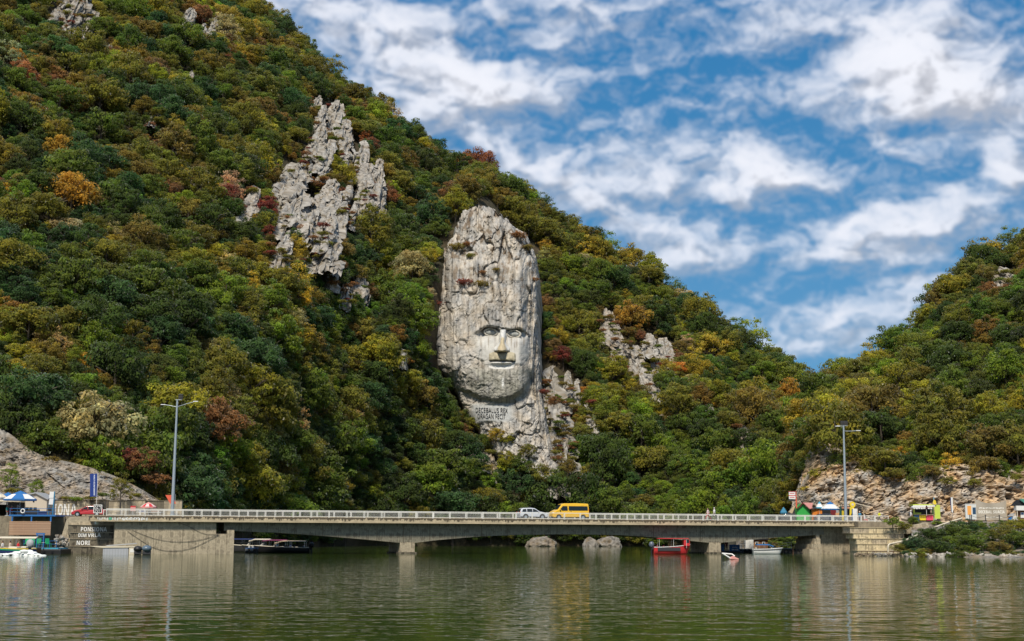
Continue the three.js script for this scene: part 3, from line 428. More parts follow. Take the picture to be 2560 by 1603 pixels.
function treeColor(px, py, p, hill) {
  const z = fbm2(p.x * 0.018 + 3, (p.z - p.y) * 0.018, 3) * 1.6 + (R4() - 0.5) * 0.8;
  if (hill === rightHill) return z > 0.35 ? pick([[6, 2], [8, 0.8], [9, 0.5], [5, 2.4], [4, 3]]) : pick([[2, 4], [0, 2], [4, 4], [5, 1.6], [3, 1.4], [6, 0.6]]);
  if (py > 1120 && px > 1480 && R4() < 0.45) return pick([[3, 3], [2, 2]]);
  if (py > 1080) return z > 0.42 ? pick([[5, 2], [6, 0.5], [4, 3], [10, 0.3], [3, 2]]) : pick([[0, 4], [1, 3], [2, 4], [3, 1.6], [4, 1.0]]);
  if (px > 1390) return z > 0.2 ? pick([[5, 3], [9, 0.8], [8, 0.4], [6, 1.2], [10, 0.7], [4, 3]]) : pick([[2, 4], [0, 2], [4, 4], [5, 1.4], [3, 1.4], [1, 1]]);
  if (py < 560) return z > 0.15 ? pick([[6, 2.4], [4, 4], [7, 0.5], [8, 0.3], [9, 0.4], [5, 1.6], [10, 0.4]]) : pick([[0, 4], [2, 4], [1, 2.4], [4, 3], [6, 0.6], [3, 0.8]]);
  return z > 0.25 ? pick([[4, 4], [5, 2.4], [6, 1.2], [10, 0.8], [9, 0.5], [8, 0.2], [7, 0.25]]) : pick([[0, 3.4], [1, 2.6], [2, 4], [3, 1.7], [4, 2.4]]);
}
const skyline = [[-300, -700], [600, -16], [640, 12], [690, 44], [775, 102], [860, 196], [960, 244], [1030, 316], [1090, 346], [1200, 406], [1300, 462], [1400, 522], [1440, 556], [1530, 612], [1560, 640], [1620, 642], [1700, 716], [1800, 792], [1900, 852], [1960, 892], [2010, 918], [2040, 968], [2055, 930], [2075, 890], [2120, 872], [2180, 866], [2260, 806], [2310, 746], [2390, 682], [2450, 602], [2510, 572], [2570, 545], [2900, 200]];
const trees = [];
function plant(hill, n, tmax, size) {
  const cell = 6, grid = new Map(), p = V3();
  for (let k = 0; k < n; k++) {
    const s = R4(), t = R4() * tmax; hill.at(s, t, p);
    const [px, py, D] = proj(p); if (px < -260 || px > 2820 || py < -260) continue;
    const low = sstep(1000, 1150, py), r = size * (0.50 + 1.0 * Math.pow(R4(), 1.8)) * (1 + 0.3 * low), hc = r * 0.85 + 0.4, c = V3(p.x, p.y + hc, p.z), [cx, cy] = proj(c), [, ty] = proj(V3(p.x, p.y + hc + r * 0.8, p.z));
    { const w = (r * F) / D; if (ty < poly1(skyline, cx) - 4 - 34 * R4() ** 2.2 || cy < Math.max(poly1(skyline, cx - w * 0.8), poly1(skyline, cx + w * 0.8)) - 10) continue; }
    const close = nearMask(cx, cy, 1.5), rad = close ? r * 0.6 : r;
    if (nearMask(cx, cy, 1.0) || nearMask(cx, ty, 0.8) || nearMask(px, py, 0.85)) continue;
    if (inHead(cx, cy, 14 + r * 3) || inHead(cx, ty, 4)) continue;
    const gx = Math.floor(c.x / cell), gy = Math.floor(c.y / cell), gz = Math.floor(c.z / cell); let ok = true;
    for (let a = -1; a <= 1 && ok; a++) for (let b = -1; b <= 1 && ok; b++) for (let e = -1; e <= 1 && ok; e++) for (const q of grid.get((gx + a) + ',' + (gy + b) + ',' + (gz + e)) ?? []) if (q.c.distanceTo(c) < (q.r + rad) * 0.53) { ok = false; break; }
    if (!ok) continue;
    const ci = close && R4() < 0.5 ? pick([[7, 1.6], [6, 3], [11, 0.6], [8, 0.5], [10, 0.7], [4, 3]]) : treeColor(cx, cy, p, hill);
    const v = ci >= 9 && R4() < 0.6 ? 8 + Math.floor(R4() * 3) : t > 0.97 && R4() < 0.55 ? 8 + Math.floor(R4() * 3) : R4() < 0.72 ? Math.floor(R4() * 5) : 5 + Math.floor(R4() * 3);
    const tr = { c, r: rad, ci, v, cx, cy, D, hill, turn: R4() * 6.283, sy: 0.9 + 0.4 * R4(), j: [0.8 + 0.4 * R4(), 0.88 + 0.24 * R4(), 0.8 + 0.4 * R4()], b: 0.78 + 0.46 * R4() };
    const key = gx + ',' + gy + ',' + gz; if (!grid.has(key)) grid.set(key, []); grid.get(key).push(tr); trees.push(tr);
  }
}
plant(mountain, 110000, 1.12, 4.0);
plant(rightHill, 36000, 1.12, 3.3);
// which crowns show largest: discs painted from far to near over a coarse picture
{
  const W = 640, H = 401, id = new Int32Array(W * H).fill(-1), order = trees.map((_, i) => i).sort((a, b) => trees[b].D - trees[a].D);
  for (const i of order) { const t = trees[i], r = (t.r * F) / t.D / 4, x0 = t.cx / 4, y0 = t.cy / 4; for (let y = Math.max(0, Math.floor(y0 - r)); y <= Math.min(H - 1, y0 + r); y++) for (let x = Math.max(0, Math.floor(x0 - r)); x <= Math.min(W - 1, x0 + r); x++) if ((x - x0) ** 2 + (y - y0) ** 2 < r * r && y < 318) id[y * W + x] = i; }
  for (const i of id) if (i >= 0) trees[i].seen = (trees[i].seen ?? 0) + 1;
}
const single = trees.filter((t) => t.seen > 0).sort((a, b) => b.seen - a.seen).slice(0, 180); single.forEach((t) => { t.one = true; });
const spots = [
  [165, 90, 'beside the twin crag at the top edge'], [120, 240, 'on the slope beneath the twin crag'], [520, 110, 'among the thin rock needles'], [640, 180, 'under the skyline above the largest crag'], [386, 290, 'by the single rock tooth'], [230, 400, 'below the single rock tooth'],
  [60, 480, 'on the mid slope at the picture edge'], [480, 470, 'on the slope facing the largest crag'], [760, 330, 'between the spires of the largest crag'], [960, 380, 'on the ridge beyond the largest crag'], [700, 700, 'under the foot of the largest crag'], [1020, 600, 'between the largest crag and the carved rock'],
  [960, 820, 'on the slope facing the carved cheek'], [300, 650, 'halfway up the left slope'], [120, 800, 'on the slope high above the blue parasols'], [380, 850, 'above the tall lamp post with four arms'], [600, 900, 'on the slope over the moored canopy boats'], [100, 1010, 'at the upper edge of the grey cutting'],
  [330, 1120, 'just above the grey cutting and the red shrub'], [520, 1150, 'behind the lamp post by the bridge end'], [700, 1200, 'by the bank behind the first bridge span'], [900, 1080, 'low on the slope behind the first pier'], [1060, 1000, 'beside the carved beard'], [1100, 1220, 'on the bank under the carved rock'],
  [1220, 1230, 'by the water beneath the inscription'], [1330, 480, 'on the ridge above the carved rock'], [1420, 640, 'on the slope behind the carved forehead'], [1560, 650, 'on the skyline beyond the carved rock'], [1450, 850, 'beside the grey buttress and the carved rock'], [1540, 740, 'over the crumbling red-shrub crag'],
  [1680, 800, 'over the pale flat-faced crag'], [1560, 1050, 'below the pale leaning slab'], [1450, 1220, 'on the bank behind the yellow van'], [1640, 1200, 'on the bank behind the two walkers'], [1800, 900, 'beside the slim rock stub'], [1900, 930, 'on the low end of the ridge'], [1780, 1130, 'by the weathered low rock patch'],
  [1850, 1220, 'behind the red and white sign post'], [2030, 1150, 'behind the green and orange huts'], [2080, 950, 'at the notch between the two hills'], [2220, 880, 'on the skyline of the right hill'], [2200, 1080, 'over the orange cutting'], [2450, 680, 'by the white knob of rock'], [2400, 860, 'halfway up the right hill'], [2450, 1080, 'above the cutting behind the kiosks'],
];
const spotOf = (x, y) => { let b = spots[0], m = 1e9; for (const s of spots) { const d = (s[0] - x) ** 2 + (s[1] - y) ** 2; if (d < m) { m = d; b = s; } } return b[2]; };
const shape = (v) => (v < 5 ? 'round-crowned' : v < 8 ? 'broad' : 'loose ragged');
{ // a label for each: its look and its place; alike neighbours are told apart by their order
  const by = new Map(); for (const t of single) { const size = t.r > 5.4 ? 'large ' : t.r < 3.4 ? 'small ' : ''; t.label = `${size}${PAL[t.ci][0]} ${shape(t.v)} tree ${spotOf(t.cx, t.cy)}`; if (!by.has(t.label)) by.set(t.label, []); by.get(t.label).push(t); }
  for (const l of by.values()) { if (l.length < 2) continue; const spread = (k) => Math.max(...l.map((t) => t[k])) - Math.min(...l.map((t) => t[k])), k = spread('cy') >= spread('cx') ? 'cy' : 'cx'; l.sort((a, b) => a[k] - b[k]); const n = l.length, ends = k === 'cy' ? ['uppermost', 'lowest'] : ['leftmost', 'rightmost'], nth = ['', 'second', 'third', 'fourth', 'fifth', 'sixth']; l.forEach((t, i) => { t.label += ', ' + (i === 0 ? ends[0] : i === n - 1 ? ends[1] : n === 3 ? 'middle one' : nth[i] + (k === 'cy' ? ' down' : ' along')); }); }
}
for (const t of single) {
  const hc = t.r * 0.85 + 0.4;
  const o = thing('tree', t.label, 'tree', V3(t.c.x, t.c.y - hc, t.c.z), t.turn, t.hill === mountain ? 'trees of the mountain wood' : 'trees of the hill at the bridge end');
  const c = part('crown', foliage[t.v], leafMat[t.ci], o); c.position.y = hc; c.scale.set(t.r, t.r * t.sy, t.r);
  const k = part('trunk', trunks[t.v & 1], barkMat, o); k.position.y = hc; k.scale.set(t.r, t.r, t.r);
}
for (const [hill, name, label] of [[mountain, 'forest', 'mixed autumn wood of green, olive, golden and russet trees covering the mountainside'], [rightHill, 'forest', 'mixed green and olive wood covering the hill at the right bridge end']]) {
  const o = new THREE.Group(); o.name = numbered(name); tag(o, label, 'forest', null, 'stuff'); scene.add(o);
  const rest = trees.filter((t) => t.hill === hill && !t.one), M = new THREE.Matrix4(), Q = new THREE.Quaternion(), up = V3(0, 1, 0);
  for (let v = 0; v < foliage.length; v++) {
    const list = rest.filter((t) => t.v === v); if (!list.length) continue; const im = new THREE.InstancedMesh(foliage[v], leafAny, list.length); im.name = 'tree_crown'; im.userData.kind = 'stuff'; im.castShadow = im.receiveShadow = true;
    list.forEach((t, i) => { im.setMatrixAt(i, M.compose(t.c, Q.setFromAxisAngle(up, t.turn), V3(t.r, t.r * t.sy, t.r))); const c = PAL[t.ci]; im.setColorAt(i, lin(c[1] * t.j[0] * t.b, c[2] * t.j[1] * t.b, c[3] * t.j[2] * t.b)); }); o.add(im);
  }
  const im = new THREE.InstancedMesh(trunks[0], barkMat, rest.length); im.name = 'tree_trunk'; im.userData.kind = 'stuff'; rest.forEach((t, i) => im.setMatrixAt(i, M.compose(t.c, Q.setFromAxisAngle(up, t.turn), V3(t.r, t.r, t.r)))); o.add(im);
}
// shrubs that stand apart: on rocks, at the foot of the cuttings, on the bank
const shrubGeo = [0, 1, 2].map((i) => crown(400 + i, 26, 0.32, 60, 0.085, 0.75)), tuftGeo = crown(440, 20, 0.3, 40, 0.10, 0.6, 1), stemGeo = trunkGeo(5, 0.9);
function shrub(px, py, D, wpx, ci, label, opt = {}) { // px, py: middle of the shrub
  const r = (wpx / 2) * mpp(D), p = P(px, py, D), o = thing(opt.name ?? 'shrub', label, opt.category ?? 'shrub', V3(p.x, p.y - r * 0.7, p.z), px * 0.37 + py, opt.group);
  const c = part(opt.tree ? 'crown' : 'foliage', opt.geo ?? shrubGeo[Math.abs(Math.round(px)) % 3], leafMat[ci], o); c.position.y = r * 0.7; c.scale.set(r, r * (opt.sy ?? 0.85), r);
  const k = part(opt.tree ? 'trunk' : 'stem', stemGeo, barkMat, o); k.position.y = r * 0.7; k.scale.set(r, r * (opt.trunk ?? 0.8), r); return o;
}
// ---------------------------------------------------------------- materials of built things
function uvm(g, s = 1) { g = g.index ? g.toNonIndexed() : g; g.computeVertexNormals(); const p = g.attributes.position, n = g.attributes.normal, uv = new Float32Array(p.count * 2); for (let i = 0; i < p.count; i++) { const ax = Math.abs(n.getX(i)), ay = Math.abs(n.getY(i)), az = Math.abs(n.getZ(i)); let u, v; if (az >= ax && az >= ay) { u = p.getX(i); v = p.getY(i); } else if (ax >= ay) { u = p.getZ(i); v = p.getY(i); } else { u = p.getX(i); v = p.getZ(i); } uv[2 * i] = u * s; uv[2 * i + 1] = v * s; } g.setAttribute('uv', new THREE.BufferAttribute(uv, 2)); return g; }
const bumpFine = tex(256, 256, (i, j, c) => { c[0] = c[1] = c[2] = 0.5 + 0.5 * tnoise(i, j, 256, 22, 4); }, false);
const concreteTex = (r, g, b, dark, seed) => tex(512, 512, (i, j, c) => { // weathered concrete: board marks, blotches, runs of dirt
  const n = tnoise(i + seed, j, 512, 7, 5), f = tnoise(i, j + seed, 512, 40, 3), run = tnoise(i + 90, j * 0.08 + seed, 512, 26, 3), board = ((j >> 6) & 1) * 0.015 + (j % 64 < 2 ? -0.06 : 0);
  const d = sstep(0.05, 0.4, n + 0.6 * run) * dark, k = 1 + 0.25 * n + 0.14 * f + board; c[0] = lerp(r * k, 0.20, d); c[1] = lerp(g * k, 0.18, d); c[2] = lerp(b * k, 0.15, d); });
const conc = new THREE.MeshStandardMaterial({ name: 'concrete', map: concreteTex(0.66, 0.61, 0.52, 0.35, 3), roughness: 0.92, bumpMap: bumpFine, bumpScale: 0.01 });
const concDark = new THREE.MeshStandardMaterial({ name: 'stained concrete', map: concreteTex(0.42, 0.39, 0.33, 0.75, 40), roughness: 0.95, bumpMap: bumpFine, bumpScale: 0.015 });
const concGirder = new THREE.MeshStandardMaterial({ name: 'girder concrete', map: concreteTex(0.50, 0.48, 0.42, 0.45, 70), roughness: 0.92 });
const concPale = new THREE.MeshStandardMaterial({ name: 'pale weathered concrete', map: concreteTex(0.76, 0.70, 0.57, 0.4, 120), roughness: 0.92, bumpMap: bumpFine, bumpScale: 0.012 });
for (const m of [conc, concDark, concGirder, concPale]) m.map.repeat.set(0.16, 0.16);
const fasciaTex = tex(1024, 64, (i, j, c) => { const t = j / 64, a = 0.5 + 0.9 * tnoise(i, 11, 1024, 90, 4), e = tnoise(i, j * 4, 1024, 20, 4); const run = sstep(0.0, 0.16, t - (0.15 + 0.75 * clamp(a + 0.25 * e))); const k = 1 + 0.2 * e; c[0] = lerp(0.70 * k, 0.30, run * 0.9); c[1] = lerp(0.64 * k, 0.265, run * 0.9); c[2] = lerp(0.53 * k, 0.21, run * 0.9); });
fasciaTex.repeat.set(1 / 24, 1 / 0.72);
const fasciaMat = new THREE.MeshStandardMaterial({ name: 'weathered edge beam', map: fasciaTex, roughness: 0.92 });
const M = {
  white: std([0.72, 0.71, 0.68], 0.55), rail: std([0.78, 0.76, 0.70], 0.5), cream: std([0.62, 0.55, 0.42], 0.7), tan: std([0.50, 0.38, 0.24], 0.8), beige: std([0.52, 0.45, 0.36], 0.85), grey: std([0.32, 0.33, 0.34], 0.6), steel: std([0.42, 0.47, 0.50], 0.4, { metalness: 0.5 }),
  dark: std([0.03, 0.03, 0.033], 0.6), black: std([0.012, 0.012, 0.014], 0.5), rubber: std([0.02, 0.02, 0.02], 0.9), navy: std([0.015, 0.03, 0.12], 0.6), blue: std([0.02, 0.13, 0.36], 0.55), teal: std([0.03, 0.18, 0.30], 0.6), cyan: std([0.06, 0.33, 0.48], 0.6), red: std([0.55, 0.03, 0.035], 0.45), crimson: std([0.35, 0.02, 0.05], 0.6), orange: std([0.65, 0.20, 0.02], 0.6),
  green: std([0.03, 0.36, 0.06], 0.55), lime: std([0.50, 0.60, 0.08], 0.6), plasticGreen: std([0.02, 0.38, 0.16], 0.5), yellow: std([0.75, 0.55, 0.03], 0.55), pink: std([0.62, 0.28, 0.25], 0.75), burgundy: std([0.16, 0.02, 0.07], 0.7), brown: std([0.16, 0.075, 0.035], 0.8), wood: std([0.42, 0.25, 0.15], 0.8), rust: std([0.14, 0.075, 0.045], 0.9),
  glass: new THREE.MeshPhysicalMaterial({ name: 'dark glass', color: lin(0.015, 0.02, 0.022), roughness: 0.06, specularIntensity: 1 }), pane: new THREE.MeshPhysicalMaterial({ name: 'clear pane', color: lin(0.85, 0.9, 0.92), roughness: 0.03, transmission: 0.9, thickness: 0 }),
  lamp: std([0.75, 0.76, 0.76], 0.3), chrome: std([0.6, 0.6, 0.6], 0.2, { metalness: 1 }), redLamp: std([0.4, 0.01, 0.01], 0.25), asphalt: std([0.055, 0.055, 0.055], 0.95), ground: new THREE.MeshStandardMaterial({ map: concreteTex(0.52, 0.48, 0.41, 0.3, 9), roughness: 0.95 }),
};
M.ground.map.repeat.set(0.12, 0.12);
const paint = (r, g, b) => new THREE.MeshPhysicalMaterial({ color: lin(r, g, b), roughness: 0.35, clearcoat: 0.8, clearcoatRoughness: 0.08 });

// ---------------------------------------------------------------- the bridge, in its own axes: x along the parapet, z towards the river, y up from the deck edge
const BC = 0.949, BS = Math.sqrt(1 - 0.949 ** 2), BA = P(265, 1290, 193), BANG = Math.asin(BS); const DECK = BA.y;
const onBridge = (px, py, z = 0) => { const e = V3(0, EYE, 0), d = P(px, py, 1).sub(e), q = e.clone().sub(BA), k = (z - (q.x * BS + q.z * BC)) / (d.x * BS + d.z * BC), w = e.addScaledVector(d, k).sub(BA); return [w.x * BC - w.z * BS, w.y]; };
const fromBridge = (t, y, z) => V3(BA.x + t * BC + z * BS, BA.y + y, BA.z - t * BS + z * BC);
const bridge = thing('bridge', 'long low concrete road bridge with two river piers and white railings', 'bridge', BA, BANG);
const T0 = -2.0, T1 = onBridge(2330, 1308, 0)[0], NP = 48;
{
  const len = T1 - T0, mid = (T0 + T1) / 2;
  part('deck', uvm(box(len, 0.30, 8.0, mid, -0.17, -4.6)), M.asphalt, bridge);
  for (const z of [-0.3, -8.9]) part('edge_beam', uvm(box(len, 0.72, 0.6, mid, -0.36, z)), fasciaMat, bridge);
  const lowPx = [[560, 1327], [620, 1329], [700, 1332.5], [800, 1339.5], [900, 1348], [1000, 1357.5], [1037, 1357.5], [1100, 1350], [1200, 1341.5], [1300, 1337.5], [1420, 1336], [1550, 1338], [1650, 1344.5], [1773, 1357.5], [1802, 1357.5], [1870, 1350.5], [1950, 1343.5], [2060, 1337]];
  const low = lowPx.map(([x, y]) => onBridge(x, y, -1.3)), top = -0.5, pts = [[low[0][0], top], ...low, [low[low.length - 1][0], top]];
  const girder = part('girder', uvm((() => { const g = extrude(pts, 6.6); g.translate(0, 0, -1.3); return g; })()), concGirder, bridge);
  // casting joints of the girder stand a little proud
  for (let i = 0; i < 24; i++) { const t = lerp(low[0][0] + 2, low[low.length - 1][0] - 2, i / 23), yb = poly1(low, t); const j = part('joint', box(0.10, top - yb - 0.05, 0.03, t, (top + yb) / 2, -1.285), concDark, girder); }
  for (const [x0, x1] of [[1000, 1037], [1773, 1802]]) {
    const [a] = onBridge(x0, 1358, -1.3), [b] = onBridge(x1, 1358, -1.3), yb = -DECK - 2;
    const pier = part('pier', uvm(box(b - a, 4, 6.6, (a + b) / 2, onBridge(x0, 1357.5, -1.3)[1] - 2 + 0.1, -4.6)), conc, bridge);
    part('footing', uvm(box(b - a + 0.5, 2.4, 7.2, (a + b) / 2, -DECK - 0.95, -4.6)), concDark, pier);
  }
  // railings: 48 bays a side
  const bay = join([box(0.07, 0.95, 0.07, 0.06, 0.475, 0), box(0.07, 0.95, 0.07, 2.42, 0.475, 0), box(2.5, 0.09, 0.08, 1.25, 0.93, 0), box(2.29, 0.06, 0.05, 1.24, 0.13, 0)]);
  const bars = join(Array.from({ length: 17 }, (_, i) => box(0.010, 0.73, 0.010, 0.2 + i * 0.13, 0.525, 0)));
  for (const z of [-0.16, -9.0]) for (let i = 0; i < NP; i++) { const b = part('railing_bay', bay, M.rail, bridge); b.position.set(i * 2.5, 0, z); const k = part('baluster', bars, M.rail, b); k.userData.kind = 'stuff'; }
  for (const z of [-1.7, -7.5]) part('kerb', uvm(box(len, 0.16, 0.25, mid, 0.06, z)), conc, bridge);
  part('graffiti', (() => { const g = new THREE.PlaneGeometry(7, 0.5); g.translate(2.4, -0.36, 0.012); return g; })(), new THREE.MeshStandardMaterial({ roughness: 0.8, transparent: true, map: print(512, 40, (x) => { x.clearRect(0, 0, 512, 40); x.fillStyle = 'rgba(225,228,222,0.8)'; for (let i = 0; i < 40; i++) x.fillRect(i * 12 + 3 * Math.sin(i * 3), 4 + 8 * Math.abs(Math.sin(i * 7)), 7, 24 + 6 * Math.sin(i)); x.fillStyle = 'rgba(80,160,130,0.9)'; x.beginPath(); x.arc(120, 20, 17, 0, 7); x.fill(); x.strokeStyle = '#fff'; x.lineWidth = 4; for (let i = 0; i < 6; i++) { x.beginPath(); x.arc(250 + i * 34, 20, 12, i, i + 4); x.stroke(); } }) }), bridge);
}
{ // left abutment: a retaining wall of four cast bays and a corner pillar
  const w = thing('retaining_wall', 'stained concrete wall of tall cast bays carrying the near end of the bridge', 'wall', BA, BANG), z = -0.75, yb = -DECK - 1.5;
  const tx = (px) => onBridge(px, 1340, z)[0];
  const bays = [[285, 384], [384, 457], [457, 540]];
  for (const [a, b] of bays) part('wall_panel', uvm(box(tx(b) - tx(a) - 0.035, -0.74 - yb, 7.6, (tx(a) + tx(b)) / 2, (-0.74 + yb) / 2, z - 3.8)), conc, w);
  const yl = onBridge(560, 1335, z)[1], yp = onBridge(575, 1325, z)[1];
  part('wall_panel', uvm(box(tx(567) - tx(540) - 0.04, yl - yb, 7.2, (tx(567) + tx(540)) / 2, (yl + yb) / 2, z - 3.6)), conc, w);
  part('corner_pillar', uvm(box(tx(585) - tx(567), yp - yb, 7.4, (tx(585) + tx(567)) / 2, (yp + yb) / 2, z + 0.05 - 3.7)), conc, w);
  const cab = (label, pts) => { const o = part(numbered('cable'), tube(pts.map(([x, y]) => { const [t, yy] = onBridge(x, y, z + 0.08); return fromBridge(t, yy, z + 0.08); }), 0.022, 30, 5), M.dark, scene); tag(o, label, 'cable', 'cables on the bridge wall'); };
  cab('thick black cable sagging from the deck across the upper wall of the bridge end', [[448, 1307], [475, 1318], [500, 1331], [520, 1336], [546, 1336]]);
  cab('thin cable sagging in a long bow across the middle of the bridge end wall', [[330, 1325], [360, 1338], [400, 1350], [450, 1355], [500, 1350], [545, 1337]]);
  cab('thin cable hanging lowest over the bridge end wall down to the waterline', [[318, 1328], [350, 1350], [385, 1370], [430, 1378], [480, 1370], [520, 1352], [546, 1338]]);
}

// ---------------------------------------------------------------- builders of everyday things
function person(label, foot, turn, shirt, trousers, o = {}) { // one continuous body meshed from a skeleton
  const h = o.h ?? 1.72, s = h / 1.72, J = { hip: V3(0, 0.90, 0), chest: V3(0, 1.28, 0), neck: V3(0, 1.44, 0), head: V3(0, 1.57, 0.02) }, st = o.stride ?? 0, sit = o.sit;
  const B = []; const add = (a, b, r0, r1, c) => B.push([a, b, r0, r1, c]);
  const skin = o.skin ?? [0.42, 0.24, 0.16], hair = o.hair ?? [0.03, 0.02, 0.015];
  if (sit) for (const k in J) J[k].y -= 0.45;
  add(J.hip, J.chest, 0.145, 0.165, shirt); add(J.chest.clone().add(V3(-0.13, 0.08, 0)), J.chest.clone().add(V3(0.13, 0.08, 0)), 0.085, 0.085, shirt); add(J.chest, J.neck, 0.08, 0.055, shirt); add(J.neck, J.head, 0.052, 0.06, skin); add(J.head, J.head.clone().add(V3(0, 0.06, 0)), 0.095, 0.10, skin); add(J.head.clone().add(V3(0, 0.07, -0.025)), J.head.clone().add(V3(0, 0.085, -0.02)), 0.107, 0.105, hair); add(J.head.clone().add(V3(0, 0.0, 0.09)), J.head.clone().add(V3(0, 0.025, 0.085)), 0.022, 0.018, skin);
  for (const e of [-1, 1]) {
    const hip = J.hip.clone().add(V3(e * 0.09, -0.02, 0)); let knee, ank;
    if (sit) { knee = hip.clone().add(V3(e * 0.03, 0.02, 0.42)); ank = knee.clone().add(V3(0, -0.42, 0.02)); } else { knee = hip.clone().add(V3(0, -0.40, 0.04 + e * st * 0.28)); ank = knee.clone().add(V3(0, -0.40, e * st * 0.22 - Math.abs(st) * 0.12)); }
    add(hip, knee, 0.088, 0.062, trousers); add(knee, ank, 0.060, 0.042, trousers); add(ank.clone().add(V3(0, -0.04, 0)), ank.clone().add(V3(0, -0.05, 0.13)), 0.045, 0.038, [0.05, 0.05, 0.05]);
    const sh = J.chest.clone().add(V3(e * 0.19, 0.09, 0)), el = sh.clone().add(V3(e * 0.04, -0.27, -e * st * 0.10 - 0.02)), wr = (o.reach ? el.clone().add(V3(0, 0.04, 0.25)) : el.clone().add(V3(0, -0.24, 0.07 - e * st * 0.12)));
    add(sh, el, 0.052, 0.042, shirt); add(el, wr, 0.040, 0.030, o.sleeves ? shirt : skin);
    const hand = wr.clone().add(V3(0, o.reach ? 0 : -0.07, o.reach ? 0.07 : 0.01)); add(wr, hand, 0.032, 0.030, skin); for (let f = 0; f < 4; f++) add(hand, hand.clone().add(V3((f - 1.5) * 0.018, -0.07 + 0.008 * Math.abs(f - 1.3), 0.02)), 0.012, 0.010, skin); add(wr.clone().lerp(hand, 0.4), hand.clone().add(V3(-e * 0.035, -0.01, 0.035)), 0.013, 0.011, skin);
  }
  const N = 52, mc = new MarchingCubes(N, M.white, false, false, 60000), half = N / 2, C = V3(0, 0.9, 0.1), E = 1.0; mc.isolation = 0;
  const p = V3(), ab = V3(), f = (q, list) => { let d = 1e9; for (const [a, b, r0, r1] of list) { ab.subVectors(b, a); const t = clamp(p.subVectors(q, a).dot(ab) / Math.max(1e-9, ab.lengthSq())); const e = p.addScaledVector(ab, -t).length() - lerp(r0, r1, t); const k = 0.03, hh = clamp(0.5 + (0.5 * (d - e)) / k); d = lerp(d, e, hh) - k * hh * (1 - hh); } return d; };
  const q = V3(); for (let z = 0; z < N; z++) for (let y = 0; y < N; y++) for (let x = 0; x < N; x++) { q.set((x - half) / half * E + C.x, (y - half) / half * E + C.y, (z - half) / half * E + C.z); mc.field[x + y * N + z * N * N] = Math.abs(q.x) > 0.5 || Math.abs(q.z) > 0.75 ? -1 : -f(q, B); }
  mc.update(); const n = mc.count, pos = new Float32Array(n * 3), col = new Float32Array(n * 3), nor = mc.normalArray.slice(0, n * 3);
  for (let i = 0; i < n; i++) { q.set(mc.positionArray[3 * i] * E + C.x, mc.positionArray[3 * i + 1] * E + C.y, mc.positionArray[3 * i + 2] * E + C.z); let bd = 1e9, c = shirt; for (const bn of B) { const d = f(q, [bn]); if (d < bd) { bd = d; c = bn[4]; } } pos.set([q.x * s, q.y * s, q.z * s], i * 3); col.set(c, i * 3); }
  const g = new THREE.BufferGeometry(); g.setAttribute('position', new THREE.BufferAttribute(pos, 3)); g.setAttribute('normal', new THREE.BufferAttribute(nor, 3)); g.setAttribute('color', new THREE.BufferAttribute(col, 3));
  const m = part(numbered('person'), g, personMat, scene); m.position.copy(foot); m.rotation.y = turn; tag(m, label, 'person', o.group); return m;
}
const personMat = new THREE.MeshStandardMaterial({ vertexColors: true, roughness: 0.8 });
